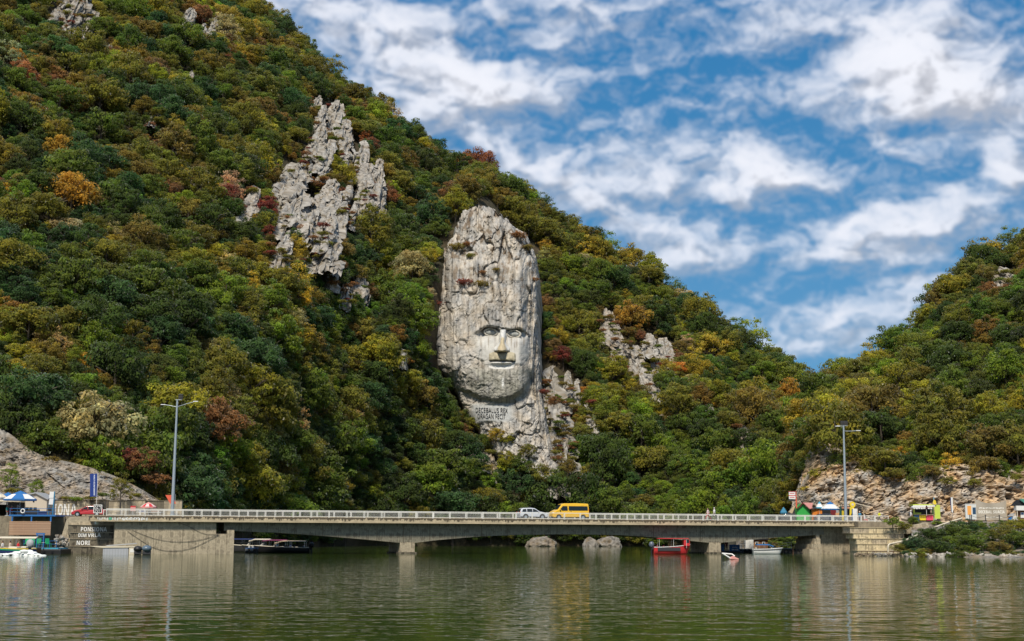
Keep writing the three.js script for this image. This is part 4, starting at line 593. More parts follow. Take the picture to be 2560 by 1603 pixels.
function car(name, label, pos, turn, L, outline, sideGlass, W, color, o = {}) { // outline and glass in metres, front towards +x, ground at y = 0
  const t = thing(name, label, o.category ?? 'car', pos, turn, o.group), pm = paint(...color), H = Math.max(...outline.map((q) => q[1]));
  const body = (() => { const s = new THREE.Shape(); const c = new THREE.SplineCurve(outline.map(([x, y]) => new THREE.Vector2(x, y))); s.setFromPoints(outline.map(([x, y]) => new THREE.Vector2(x, y))); const g = new THREE.ExtrudeGeometry(s, { depth: W - 0.24, bevelEnabled: true, bevelSize: 0.10, bevelThickness: 0.12, bevelSegments: 3, bevelOffset: -0.10 }); g.translate(0, 0, -(W - 0.24) / 2); const p = g.attributes.position; for (let i = 0; i < p.count; i++) { const k = 1 - 0.16 * sstep(o.belt ?? H * 0.58, H, p.getY(i)); p.setZ(i, p.getZ(i) * k); } g.computeVertexNormals(); return g; })();
  part('body', body, pm, t);
  const belt = o.belt ?? H * 0.58, tilt = (y) => 1 - 0.16 * sstep(belt, H, y);
  for (const e of [-1, 1]) for (const gl of sideGlass) { const g = extrude(gl, 0.03, 0); g.translate(0, 0, 0.015); const p = g.attributes.position; for (let i = 0; i < p.count; i++) p.setZ(i, e * (W / 2) * tilt(p.getY(i)) + e * (p.getZ(i) * 0.5 + 0.006)); g.computeVertexNormals(); part('side_window', g, M.glass, t); }
  for (const [a, b, nm] of o.screens ?? []) { const dx = b[0] - a[0], dy = b[1] - a[1], l = Math.hypot(dx, dy), g = box(l, 0.03, W * 0.74, 0, 0, 0); g.rotateZ(Math.atan2(dy, dx)); g.translate((a[0] + b[0]) / 2, (a[1] + b[1]) / 2, 0); part(nm, g, M.glass, t); }
  const r = o.r ?? 0.32, wx = o.wheels ?? [-L * 0.29, L * 0.3];
  const tyre = new THREE.CylinderGeometry(r, r, 0.22, 20).rotateX(Math.PI / 2), rim = new THREE.CylinderGeometry(r * 0.62, r * 0.62, 0.235, 10).rotateX(Math.PI / 2), arch = new THREE.CylinderGeometry(r * 1.22, r * 1.22, 0.1, 20).rotateX(Math.PI / 2);
  for (const x of wx) for (const e of [-1, 1]) { const w = new THREE.Group(); w.name = 'wheel'; w.position.set(x, r, e * (W / 2 - 0.11)); t.add(w); part('tyre', tyre, M.rubber, w); part('rim', rim, M.steel, w); const a = part('wheel_arch', arch, M.black, t); a.position.set(x, r + 0.03, e * (W / 2 - 0.045)); }
  const fx = L / 2, hy = o.lampY ?? 0.66; for (const e of [-1, 1]) { part('headlight', rbox(o.lampL ?? 0.34, 0.18, 0.36, 0.06, fx - (o.lampX ?? 0.22), hy, e * (W / 2 - 0.22)), M.lamp, t); part('tail_light', rbox(0.14, o.tailH ?? 0.28, 0.22, 0.05, -fx + 0.07, o.tailY ?? 0.85, e * (W / 2 - 0.14)), M.redLamp, t); part('mirror', rbox(0.16, 0.13, 0.2, 0.05, o.mirror ?? L * 0.18, belt + 0.08, e * (W / 2 + 0.07)), o.mirrorMat ?? pm, t); part('door_handle', rbox(0.18, 0.035, 0.04, 0.015, o.handle ?? 0, belt - 0.1, e * (W / 2 + 0.005)), M.dark, t); }
  part('bumper', rbox(0.22, 0.24, W * 0.9, 0.08, fx - 0.1, 0.36, 0), o.bumper ?? pm, t); part('bumper', rbox(0.22, 0.24, W * 0.9, 0.08, -fx + 0.1, 0.38, 0), o.bumper ?? pm, t); part('number_plate', box(0.02, 0.11, 0.5, fx + 0.012, 0.42, 0), M.white, t);
  if (o.rails) for (const e of [-1, 1]) part('roof_rail', tube([V3(o.rails[0], H - 0.02, e * W * 0.34), V3(o.rails[0] + 0.1, H + 0.06, e * W * 0.34), V3(o.rails[1] - 0.1, H + 0.06, e * W * 0.34), V3(o.rails[1], H - 0.02, e * W * 0.34)], 0.025, 16, 5), M.dark, t);
  return t;
}
function hullGeo(L, B, h, sheer = 0.45, draft = 0.35) { // stern at x = -L/2, bow at +L/2, waterline y = 0
  const nu = 28, prof = [[1, 1], [0.97, 0.55], [0.9, 0.15], [0.62, -0.4], [0, -1]], pos = [], idx = [], m = prof.length * 2 - 1;
  for (let i = 0; i <= nu; i++) { const u = i / nu, x = lerp(-L / 2, L / 2, u), b = (B / 2) * Math.pow(Math.max(0, 1 - Math.pow(u, 3.2)), 0.75) * (0.9 + 0.1 * Math.min(1, u * 4)), top = h * (1 + sheer * u * u), k = draft * (1 - Math.pow(u, 5) * 1.3); const rake = Math.pow(u, 4) * 0.5;
    for (let j = 0; j < m; j++) { const s = j < prof.length ? 1 : -1, [w, y] = prof[j < prof.length ? j : m - 1 - j]; const yy = y > 0 ? y * top : y * k; pos.push(x - rake * (1 - clamp((yy + k) / (top + k))) * h * 1.1, yy, s * b * w); } }
  for (let i = 0; i < nu; i++) for (let j = 0; j < m - 1; j++) { const a = i * m + j, b = a + m; idx.push(a, b, a + 1, b, b + 1, a + 1); }
  for (let j = 1; j < m - 1; j++) idx.push(0, j, j + 1);
  const g = new THREE.BufferGeometry(); g.setAttribute('position', new THREE.Float32BufferAttribute(pos, 3)); g.setIndex(idx); g.computeVertexNormals(); return g;
}
function deckGeo(L, B, h, sheer, y0, u0 = 0, u1 = 1, inset = 0.96) { const n = 24, pos = [], idx = []; for (let i = 0; i <= n; i++) { const u = lerp(u0, u1, i / n), b = (B / 2) * inset * Math.pow(Math.max(0, 1 - Math.pow(u, 3.2)), 0.75), y = h * (1 + sheer * u * u) + y0; pos.push(lerp(-L / 2, L / 2, u), y, b, lerp(-L / 2, L / 2, u), y, -b); } for (let i = 0; i < n; i++) { const a = 2 * i; idx.push(a, a + 2, a + 1, a + 1, a + 2, a + 3); } const g = new THREE.BufferGeometry(); g.setAttribute('position', new THREE.Float32BufferAttribute(pos, 3)); g.setIndex(idx); g.computeVertexNormals(); return g; }
function canopyGeo(L, W, drop = 0.18, droop = 0) { const nu = 16, nv = 10, pos = [], idx = []; for (const lay of [0, -0.05]) for (let i = 0; i <= nu; i++) for (let j = 0; j <= nv; j++) { const u = i / nu * 2 - 1, v = j / nv * 2 - 1; pos.push(u * L / 2, lay - drop * v * v - droop * sstep(0.45, 1, u) , v * W / 2); } const q = (nu + 1) * (nv + 1), k = nv + 1; for (let i = 0; i < nu; i++) for (let j = 0; j < nv; j++) { const a = i * k + j, b = a + k; idx.push(a, a + 1, b, b, a + 1, b + 1, a + q, b + q, a + 1 + q, b + q, b + 1 + q, a + 1 + q); } const edge = (a, b) => idx.push(a, b, a + q, b, b + q, a + q); for (let i = 0; i < nu; i++) { edge((i + 1) * k, i * k); edge(i * k + nv, (i + 1) * k + nv); } for (let j = 0; j < nv; j++) { edge(j, j + 1); edge(nu * k + j + 1, nu * k + j); } const g = new THREE.BufferGeometry(); g.setAttribute('position', new THREE.Float32BufferAttribute(pos, 3)); g.setIndex(idx); g.computeVertexNormals(); return g; }
function outboard(parent, x, y, cowl, s = 1) { const g = new THREE.Group(); g.name = 'outboard_motor'; g.position.set(x, y, 0); g.scale.setScalar(s); parent.add(g); const c = new THREE.SphereGeometry(0.34, 16, 12); c.scale(0.95, 1.05, 0.75); c.translate(-0.1, 0.45, 0); part('cowling', c, cowl, g); part('bracket', rbox(0.3, 0.4, 0.3, 0.06, 0.1, 0.05, 0), M.dark, g); part('shaft', rbox(0.18, 0.95, 0.14, 0.05, -0.12, -0.35, 0), M.black, g); return g; }
function boat(name, label, pos, turn, L, B, h, o = {}) {
  const t = thing(name, label, 'boat', pos, turn, o.group), sh = o.sheer ?? 0.4;
  part('hull', hullGeo(L, B, h, sh), o.hull ?? M.white, t); part('floor', deckGeo(L, B, h, sh, -h * 0.62, 0.01, 0.75, 0.9), M.grey, t); part('foredeck', deckGeo(L, B, h, sh, 0.012, o.deck0 ?? 0.62, 0.999), o.deck ?? M.cream, t);
  const gw = []; for (const e of [-1, 1]) gw.push(tube(Array.from({ length: 14 }, (_, i) => { const u = i / 13 * 0.985, b = (B / 2) * Math.pow(1 - Math.pow(u, 3.2), 0.75) * (0.9 + 0.1 * Math.min(1, u * 4)); return V3(lerp(-L / 2, L / 2, u), h * (1 + sh * u * u), e * b); }), 0.05, 28, 5)); for (const q of gw) part('gunwale', q, o.trim ?? M.cream, t);
  if (o.stripe) for (const q of gw) { const c = q.clone(); c.translate(0, -0.16, 0); part('stripe', c, o.stripe, t); }
  if (o.canopy) { const { L: cl, x, y, mat, drop, droop } = o.canopy; const c = part('canopy', canopyGeo(cl, B * 0.92, drop, droop), mat, t); c.position.set(x, y, 0); for (const dx of [-0.46, 0, 0.42]) for (const e of [-1, 1]) part('canopy_post', bar(V3(x + dx * cl, h * 0.9, e * B * 0.42), V3(x + dx * cl, y - (drop ?? 0.18), e * B * 0.42), 0.025), o.postMat ?? M.chrome, t); }
  if (o.screen) { const x = o.screen; const fr = join([bar(V3(x + 0.5, h * 1.15, B * 0.36), V3(x, h + 0.62, B * 0.30), 0.03), bar(V3(x + 0.5, h * 1.15, -B * 0.36), V3(x, h + 0.62, -B * 0.30), 0.03), bar(V3(x, h + 0.62, B * 0.30), V3(x, h + 0.62, -B * 0.30), 0.03)]); part('windscreen_frame', fr, M.white, t); const g = new THREE.BufferGeometry(); g.setAttribute('position', new THREE.Float32BufferAttribute([x + 0.5, h * 1.1, B * 0.36, x + 0.5, h * 1.1, -B * 0.36, x, h + 0.6, B * 0.3, x, h + 0.6, -B * 0.3], 3)); g.setIndex([0, 2, 1, 1, 2, 3]); g.computeVertexNormals(); part('windscreen', g, M.pane, t); }
  for (let i = 0; i < (o.seats ?? 0); i++) { const x = lerp(-L * 0.36, L * 0.14, (o.seats === 1 ? 0.5 : i / (o.seats - 1))); const s = part('seat', join([rbox(0.45, 0.16, B * 0.62, 0.05, x, h * 0.6 + 0.1, 0), rbox(0.12, 0.5, B * 0.62, 0.05, x - 0.22, h * 0.6 + 0.35, 0)]), o.seatMat ?? M.navy, t); }
  if (o.motor) outboard(t, -L / 2 - 0.1, h * 0.8, o.motor, o.motorSize ?? 1.1);
  return t;
}
function parasol(label, kitpx, top, edge, R, foot, mats, o = {}) { // pixel x, canopy top, canopy edge, radius in pixels, foot, at distance D
  const [px, D] = kitpx, k = kit(o.name ?? 'parasol', label, 'parasol', px, foot, D, o.group), n = o.sides ?? 8, r = R * k.m, ye = k.Y(edge), yt = k.Y(top);
  const seg = (r0, y0, r1, y1, i) => { const a = (i / n) * 6.28319 + 0.2, b = ((i + 1) / n) * 6.28319 + 0.2, P3 = (rr, y, q) => V3(Math.cos(q) * rr, y, Math.sin(q) * rr); return [P3(r0, y0, a), P3(r0, y0, b), P3(r1, y1, b), P3(r1, y1, a)]; };
  const quad = (list) => { const pos = []; for (const [a, b, c, d] of list) for (const v of [a, c, b, a, d, c]) pos.push(v.x, v.y, v.z); const g = new THREE.BufferGeometry(); g.setAttribute('position', new THREE.Float32BufferAttribute(pos, 3)); g.computeVertexNormals(); return g; };
  const rings = [[0.02, yt], [0.5 * r, lerp(yt, ye, 0.42)], [r, ye]], bands = mats.length;
  for (let i = 0; i < n; i++) { const p = part('canopy_panel', quad([seg(rings[0][0], rings[0][1], rings[1][0], rings[1][1], i)]), mats[0], k.o); const mm = mats[bands > 2 ? 1 + (i % 2) : bands - 1]; part('canopy_panel', quad([seg(rings[1][0], rings[1][1], rings[2][0], rings[2][1], i)]), mm, k.o); part('valance', quad([seg(rings[2][0], rings[2][1], r * 1.0, ye - 0.22, i)]), mats[0], k.o); }
  part('pole', cyl(0.03, 0.03, yt, 0, 0, 0, 8), o.pole ?? M.white, k.o); part('foot', cyl(0.3, 0.28, 0.08, 0, 0, 0, 14), M.grey, k.o); for (let i = 0; i < n; i += 1) { const a = (i / n) * 6.28319 + 0.2; part('rib', bar(V3(0, yt - 0.06, 0), V3(Math.cos(a) * r * 0.97, ye - 0.03, Math.sin(a) * r * 0.97), 0.012, 4), M.grey, k.o); } return k.o;
}
function chair(label, pos, turn, mat, group) { const t = thing('chair', label, 'chair', pos, turn, group); part('seat', rbox(0.46, 0.05, 0.46, 0.02, 0, 0.45, 0), mat, t); part('backrest', rbox(0.46, 0.5, 0.05, 0.02, 0, 0.74, -0.22), mat, t); for (const a of [-0.2, 0.2]) for (const b of [-0.2, 0.2]) part('leg', cyl(0.02, 0.018, 0.45, a, 0, b, 6), mat, t); return t; }
function text(str, font, w, h, depth) { const g = new TextGeometry(str, { font, size: 1, depth: 1, curveSegments: 3 }); g.computeBoundingBox(); const b = g.boundingBox; g.translate(-b.min.x, -b.min.y, 0); g.scale(w / (b.max.x - b.min.x), h / (b.max.y - b.min.y), depth); return g; }
// ---------------------------------------------------------------- near bank on the left: quay, road wall, steps, terrace
const QY = P(200, 1291, 200).y; // quay level
{
  const xl = P(-1600, 1290, 200).x, xr = P(292, 1290, 200).x;
  struct('quay', uvm(box(xr - xl, QY + 4, 60, (xr + xl) / 2, (QY - 4) / 2, -199 - 30)), M.ground, 'stained quay carrying the road at the near end of the bridge');
  const w = kit('road_wall', 'low grey concrete wall with big white painted letters at the foot of the grey cutting', 'wall', 260, 1292, 221);
  for (let i = 0; i < 9; i++) { const a = 40 + i * 46, h = 1252 + (i % 2) * 1.2; w.box('wall_panel', a, h, a + 45.4, 1294, 0.5, -0.02 * (i % 2), i % 3 === 1 ? concDark : conc); w.box('coping', a, h - 2.4, a + 45.4, h, 0.62, 0.05, concDark); }
  const letters = [['S', 118, 130], ['I', 136, 139.5], ['O', 144, 156], ['N', 158, 172], ['A', 175, 191]];
  for (const [c, a, b] of letters) { const g = text(c, fontBold, w.X(b) - w.X(a), w.Y(1261) - w.Y(1289), 0.02); g.translate(w.X(a), w.Y(1289), 0.015); part('painted_letter', g, M.white, w.o); }
  const f = kit('quay_fence', 'thin dark metal fence along the road edge in front of the painted wall', 'fence', 185, 1292, 212);
  for (const x of [116, 157, 213, 262, 268, 300]) f.post('fence_post', x, 1252, 1292, 0.04, 0, M.dark); for (const y of [1257, 1265, 1272, 1281]) f.box('fence_rail', 100, y, 300, y + 0.7, 0.04, 0.02, M.dark);
}
{ // stepped block with painted words
  const k = kit('concrete_steps', 'dark stained stepped concrete block with white painted words beside the bridge end', 'retaining wall', 240, 1388, 196);
  const tiers = [[167, 1313, 303, 1332, 0.0], [175, 1332, 315, 1348, 0.45], [177, 1348, 327, 1366, 0.9], [170, 1366, 330, 1396, 1.3]];
  for (const [a, y0, b, y1, z] of tiers) { const m = k.box('tier', a, y0 + 0.6, b, y1 + 6, 5, z, concDark); m.geometry = uvm(m.geometry); k.box('nosing', a - 1, y0 - 0.8, b + 1, y0 + 0.6, 5.1, z + 0.1, conc, m); }
  k.poly('ramp', [[150, 1340], [160, 1300], [168, 1293], [262, 1294], [278, 1302], [303, 1311], [303, 1314], [167, 1314], [160, 1345]], 6, -0.25, conc).geometry.computeVertexNormals();
  k.poly('side_wall', [[140, 1392], [148, 1345], [158, 1312], [167, 1313], [175, 1332], [177, 1366], [170, 1392]], 5, -0.3, conc);
  for (const [s, a, b, y0, y1, z] of [['PONSIONA', 199, 264, 1318, 1329, 0.0], ['DIM', 196, 216, 1334, 1343, 0.45], ['VRLA', 219, 252, 1333, 1343, 0.45], ['NORI', 195, 228, 1352, 1363, 0.9]]) { const g = text(s, fontBold, k.X(b) - k.X(a), k.Y(y0) - k.Y(y1), 0.02); g.translate(k.X(a), k.Y(y1), z + 0.012); part('painted_word', g, M.white, k.o); }
  // kilometre board on its white post
  const s = kit('kilometre_board', 'black and white river kilometre board reading 967 on a white post', 'sign', 241, 1311, 194.5);
  s.box('board', 231.5, 1262, 253, 1283, 0.08, 0, M.white); const fg = s.box('face', 233.2, 1263.8, 251.3, 1281.2, 0.02, 0.012, M.black);
  ['9', '6', '7'].forEach((c, i) => { const g = text(c, fontSans, s.m * 4.2, s.m * 14.0, 0.012); g.translate(s.X(234.3 + i * 5.6), s.Y(1279.6), 0.014); part('numeral', g, M.white, fg); });
  s.post('post', 241.2, 1283, 1300, 0.055, -0.04, M.white); part('base', new THREE.LatheGeometry([[0.02, 0], [0.26, 0], [0.26, 0.35], [0.2, 0.6], [0.09, 0.85], [0.07, 1.0], [0, 1.0]].map(([a, b]) => new THREE.Vector2(a, b)), 16), M.white, s.o).position.z = -0.04;
}
{ // terrace over the water with its slatted screen
  const k = kit('terrace', 'blue steel terrace on posts with a slatted wooden screen under it', 'terrace', 78, 1340, 195);
  k.box('beam', 19, 1287, 136, 1291, 8, 0, M.blue); for (const x of [27, 75.5, 124]) { k.box('post', x - 1.6, 1291, x + 1.6, 1304, 0.25, -0.05, M.blue); } k.box('back_wall', 10, 1291, 140, 1386, 0.4, -3.4, concDark);
  for (const x of [21, 58, 91, 134]) k.post('rail_post', x, 1271, 1287, 0.03, -0.05, M.blue); k.box('rail', 20, 1271, 135, 1272, 0.05, -0.03, M.blue); k.box('rail', 20, 1279, 135, 1280, 0.04, -0.03, M.blue);
  k.box('side_panel', 92, 1278, 113, 1287, 0.06, -0.1, M.navy); k.box('side_panel', 36, 1274, 92, 1287, 0.05, -0.6, M.dark);
  const sc = new THREE.Group(); sc.name = 'screen'; k.o.add(sc); for (const x of [21.5, 56, 88, 123.5]) k.box('upright', x - 1, 1303, x + 1, 1339, 0.08, -0.12, M.wood, sc);
  const slat = k.boxg(21, 0, 125, 1.45, 0.035, 0); slat.center(); const cols = [M.wood, std([0.37, 0.22, 0.14], 0.85), std([0.46, 0.29, 0.19], 0.85)]; for (let i = 0; i < 17; i++) { const m = part('slat', slat, cols[(i * 7) % 3], sc); m.position.set(k.X(73), k.Y(1304.5 + i * 2.05), -0.06); m.rotation.z = 0.002 * Math.sin(i * 5); }
  const ring = part(numbered('life_ring'), new THREE.TorusGeometry(0.25, 0.075, 10, 24), M.white, scene); ring.position.copy(P(56.5, 1278, 194.8)); tag(ring, 'white life ring hung on the blue terrace railing', 'life ring');
  [68, 77.5, 88].forEach((x, i) => chair(['dark chair beside the life ring on the blue terrace', 'middle one of three dark chairs in a row on the blue terrace', 'dark chair at the blue panel end of the row of three'][i], P(x, 1286.5, 196.2).setY(k.o.position.y + k.Y(1287)), Math.PI, M.black, 'dark chairs on the terrace'));
  chair('dark high-backed chair at the far corner of the blue terrace under the white board', P(125, 1286.5, 196.5).setY(k.o.position.y + k.Y(1287)), Math.PI, M.black);
  const by = k.o.position.y + k.Y(1287);
  const seat = (px, D) => { const p = P(px, 1287, D); p.y = by; return p; };
  person('person in a red shirt sitting at the terrace table under the blue parasol', seat(28, 196.6), 1.2, [0.45, 0.02, 0.04], [0.03, 0.03, 0.05], { sit: true, reach: true });
  person('person in a teal shirt sitting at the edge of the terrace', seat(17, 196.8), 1.4, [0.02, 0.25, 0.25], [0.3, 0.03, 0.05], { sit: true });
  person('person in a white cap and grey top at the terrace table', seat(43, 197.2), -1.3, [0.35, 0.34, 0.36], [0.05, 0.05, 0.07], { sit: true, hair: [0.7, 0.7, 0.7] });
  const tb = thing('table', 'small dark table with people round it on the blue terrace', 'table', seat(36, 196.8)); part('tabletop', rbox(1.1, 0.05, 0.8, 0.02, 0, 0.74, 0), M.dark, tb); for (const x of [-0.45, 0.45]) for (const z of [-0.3, 0.3]) part('leg', cyl(0.025, 0.025, 0.72, x, 0, z, 6), M.white, tb);
  const w = M.white; parasol('big blue and white parasol over the terrace tables', [48, 196.5], 1227, 1248, 41, 1287, [M.blue, w, M.blue]); parasol('small plain blue parasol behind the big blue and white one', [17, 206], 1231, 1243, 20, 1290, [M.blue]);
  parasol('grey canvas parasol cut by the picture edge', [-6, 200], 1230, 1244, 22, 1288, [M.grey, M.cream]);
  const h = kit('hut', 'small beige gabled hut behind the blue terrace parasol', 'hut', 88, 1290, 211);
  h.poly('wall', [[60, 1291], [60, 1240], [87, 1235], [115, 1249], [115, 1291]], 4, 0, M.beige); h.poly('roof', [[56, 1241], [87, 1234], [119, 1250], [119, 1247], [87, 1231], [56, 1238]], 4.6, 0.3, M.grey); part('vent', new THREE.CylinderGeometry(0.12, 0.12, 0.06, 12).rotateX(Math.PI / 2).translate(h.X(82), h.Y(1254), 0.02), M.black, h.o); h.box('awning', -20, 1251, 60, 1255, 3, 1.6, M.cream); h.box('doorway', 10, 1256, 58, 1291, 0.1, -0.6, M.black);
  const b = kit('notice_board', 'tall narrow white board in a blue frame above the terrace corner', 'board', 127, 1291, 199); for (const y of [1229.5, 1246]) b.poly('panel', [[121.5, y], [132, y], [131, y + 15.6], [120, y + 15.6]], 0.06, 0.04, M.white); b.poly('frame', [[132, 1229], [134.6, 1229], [132, 1291], [129.6, 1291]], 0.16, 0.05, M.teal); b.box('frame', 119.6, 1245, 133, 1246, 0.1, 0.06, M.grey); b.box('post', 120, 1262, 121.3, 1291, 0.1, 0, M.teal);
}
{ // floating stage below the terrace
  const k = kit('floating_stage', 'blue floating stage with railings on a black pontoon below the slatted screen', 'pontoon', 105, 1387, 190);
  k.box('pontoon', 48, 1373, 154, 1392, 4.5, 0.4, M.black, null, 0.15); k.box('deck', 50, 1370.5, 146, 1373, 4.4, 0.35, M.cyan);
  for (const x of [60, 76, 92, 108, 124, 141]) { k.post('rail_post', x, 1352, 1371, 0.035, 0.28, M.blue); } for (const y of [1352, 1360]) k.box('rail', 58, y, 142, y + 0.9, 0.05, 0.3, M.blue);
  for (const x of [93, 109.5]) k.box('ladder_post', x - 1.3, 1334, x + 1.3, 1372, 0.12, 0.5, M.blue); for (let i = 0; i < 6; i++) k.box('rung', 93, 1339 + i * 5.6, 109, 1340 + i * 5.6, 0.08, 0.46, M.blue); k.box('gate_head', 90, 1333, 112, 1337, 0.2, 0.52, M.blue);
  [66, 80, 98, 120].forEach((x, i) => { const p = P(x, 1370, 188); p.y = k.o.position.y + k.Y(1370.5); const c = chair(['green plastic chair nearest the canopy boat on the floating stage', 'second green chair on the floating stage, left of the blue gate', 'green chair seen through the blue gate of the floating stage', 'green chair beyond the blue gate of the floating stage'][i], p, i * 0.3, M.plasticGreen, 'green chairs on the floating stage'); c.scale.setScalar(1.25); });
  for (const [x, l] of [[73, 'small white table between the first green chairs'], [104, 'small white table beside the blue gate of the stage']]) { const p = P(x, 1370, 187.6); p.y = k.o.position.y + k.Y(1370.5); const t = thing('table', l, 'table', p); part('tabletop', cyl(0.42, 0.42, 0.04, 0, 0.7, 0, 18), M.white, t); part('pedestal', cyl(0.05, 0.04, 0.7, 0, 0, 0, 8), M.white, t); part('foot', cyl(0.25, 0.2, 0.04, 0, 0, 0, 12), M.white, t); }
}
function rubble(label, list, sizeR, seed, mat = rockMat, warm = 0.4) { // separate rocks in one heap: list of [px, py, D, width px]
  const geos = [], R = rng(seed); for (const [x, y, D, w] of list) { const g = new THREE.IcosahedronGeometry(1, 3), p = g.attributes.position, S = R() * 50; for (let i = 0; i < p.count; i++) { const v = V3(p.getX(i), p.getY(i), p.getZ(i)), q = 1 + 0.35 * n3(v.x * 1.1 + S, v.y * 1.1, v.z * 1.1) + 0.14 * n3(v.x * 3 + S, v.y * 3, v.z * 3); p.setXYZ(i, v.x * q, v.y * q, v.z * q); } const r = (w / 2) * mpp(D); g.scale(r, r * (0.6 + 0.3 * R()), r * 0.9); g.rotateY(R() * 6); const c = P(x, y, D); g.translate(c.x, c.y, c.z); geos.push(g.deleteAttribute('uv')); }
  const g = mergeGeometries(geos); g.computeVertexNormals(); colored(g, limestone(warm, 0.9)); const m = part(numbered('rubble'), g, mat, scene); tag(m, label, 'rubble', null, 'stuff'); return m;
}
{ const R = rng(31), l = []; for (let i = 0; i < 60; i++) l.push([142 + R() * 30, 1340 + R() * 50, 195 + R() * 2, 6 + R() * 8]); rubble('grey and tan stones heaped between the floating stage and the stepped block', l, 1, 3); }
{ // boats by the left quay
  const spd = boat('motor_boat', 'dark speedboat with green and yellow trim racing off at the picture edge', P(8, 1389, 180).setY(0), Math.PI - 0.16, 7.6, 2.3, 0.75, { hull: M.navy, stripe: M.plasticGreen, trim: M.yellow, deck: M.cream, seats: 3, seatMat: M.cream }); outboard(spd, -3.3, 0.75, M.grey, 1.5); part('stern_cushion', rbox(0.7, 0.25, 1.6, 0.1, -3.0, 0.95, 0), M.cream, spd); part('stern_locker', rbox(1.2, 0.35, 1.7, 0.12, -1.6, 0.85, 0), M.cream, spd);
  const on = (x, z, y = 0.1) => spd.localToWorld(V3(x, y, z)); spd.updateMatrixWorld(true);
  person('person in a bright red shirt sitting in the racing speedboat', on(-1.6, 0.55, 0.45), Math.PI / 2, [0.6, 0.02, 0.03], [0.02, 0.02, 0.06], { sit: true }); person('person in a cream shirt in the racing speedboat beside the red shirt', on(-0.5, 0.6, 0.45), -Math.PI / 2, [0.6, 0.5, 0.4], [0.4, 0.3, 0.2], { sit: true }); person('person in a white shirt near the bow of the racing speedboat', on(0.4, 0.4, 0.45), -Math.PI / 2, [0.65, 0.63, 0.6], [0.3, 0.3, 0.3], { sit: true });
  boat('canopy_boat', 'wooden boat under a cream canopy moored beyond the racing speedboat', P(12, 1385, 186).setY(0), Math.PI, 8.5, 2.4, 0.8, { hull: M.brown, deck: M.tan, seats: 3, seatMat: M.brown, canopy: { L: 6.4, x: -1.0, y: 2.25, mat: M.cream, drop: 0.2, droop: 0.35 } });
  { // foam thrown up behind the speedboat
    const R = rng(9), geos = []; for (let i = 0; i < 260; i++) { const u = Math.pow(R(), 0.8), x = lerp(-6, 112, u), env = Math.exp(-Math.pow((x - 62) / 26, 2)) * 0.75 + 0.22 * sstep(110, 60, x), y = 1395 + 3 * (R() - 0.5), p = P(x, y, 178 - 3 * R()); const r = 0.10 + 0.28 * R() * env; const g = new THREE.IcosahedronGeometry(r, 1); g.scale(1.9, 0.7, 1.3); g.translate(p.x, 0.02 + Math.pow(R(), 1.5) * env * 0.62, p.z); geos.push(g.deleteAttribute('uv')); }
    const m = part(numbered('wake_foam'), mergeGeometries(geos), std([0.78, 0.80, 0.78], 0.6), scene); tag(m, 'white foam churned up behind the racing speedboat', 'foam', null, 'stuff'); }
  const d = kit('mooring_pontoon', 'long pale floating pontoon with a plank walk at the foot of the stepped block', 'pontoon', 290, 1388, 187); d.box('float', 256, 1370, 320, 1389, 2, 0, std([0.36, 0.37, 0.40], 0.6), null, 0.1); for (let i = 0; i < 9; i++) d.box('rib', 259 + i * 7, 1371, 260.2 + i * 7, 1388, 0.05, 0.03, M.grey); d.box('end_box', 321, 1369.5, 338, 1388.5, 2.1, 0.05, M.cream, null, 0.12); d.box('label_plate', 325, 1373, 335, 1381, 0.03, 0.07, M.white); d.poly('plank_walk', [[222, 1366], [330, 1366.5], [336, 1368.5], [258, 1370], [240, 1368.5]], 1.6, 0.1, M.cream); d.poly('gangway', [[255, 1364], [330, 1358], [334, 1360], [262, 1366]], 0.5, -1.2, M.grey);
  for (const [x, c, l, s] of [[344, M.black, 'black outboard motor tilted beside the pale pontoon', 1.35], [366, std([0.10, 0.14, 0.18], 0.3), 'blue grey outboard motor next to the black one by the bridge wall', 1.5]]) { const o = thing('outboard_motor', l, 'outboard motor', P(x, 1388, 187).setY(0.28), Math.PI / 2 + 0.3); const inner = new THREE.Group(); const cw = new THREE.SphereGeometry(0.42, 18, 12); cw.scale(1.25, 0.85, 1.25); cw.translate(0, 0.42, 0); part('cowling', cw, c, o); part('bracket', rbox(0.7, 0.5, 0.9, 0.1, 0.1, 0.0, 0), M.dark, o); part('shaft', rbox(0.26, 1.1, 0.2, 0.06, 0, -0.5, 0), M.black, o); o.scale.setScalar(s * 0.8); }
  boat('dinghy', 'tiny white dinghy floating at the foot of the bridge end wall', P(396, 1387, 198).setY(0), 0.05, 2.4, 1.1, 0.32, { hull: M.white, deck: M.white, seats: 1, seatMat: M.cream });
}
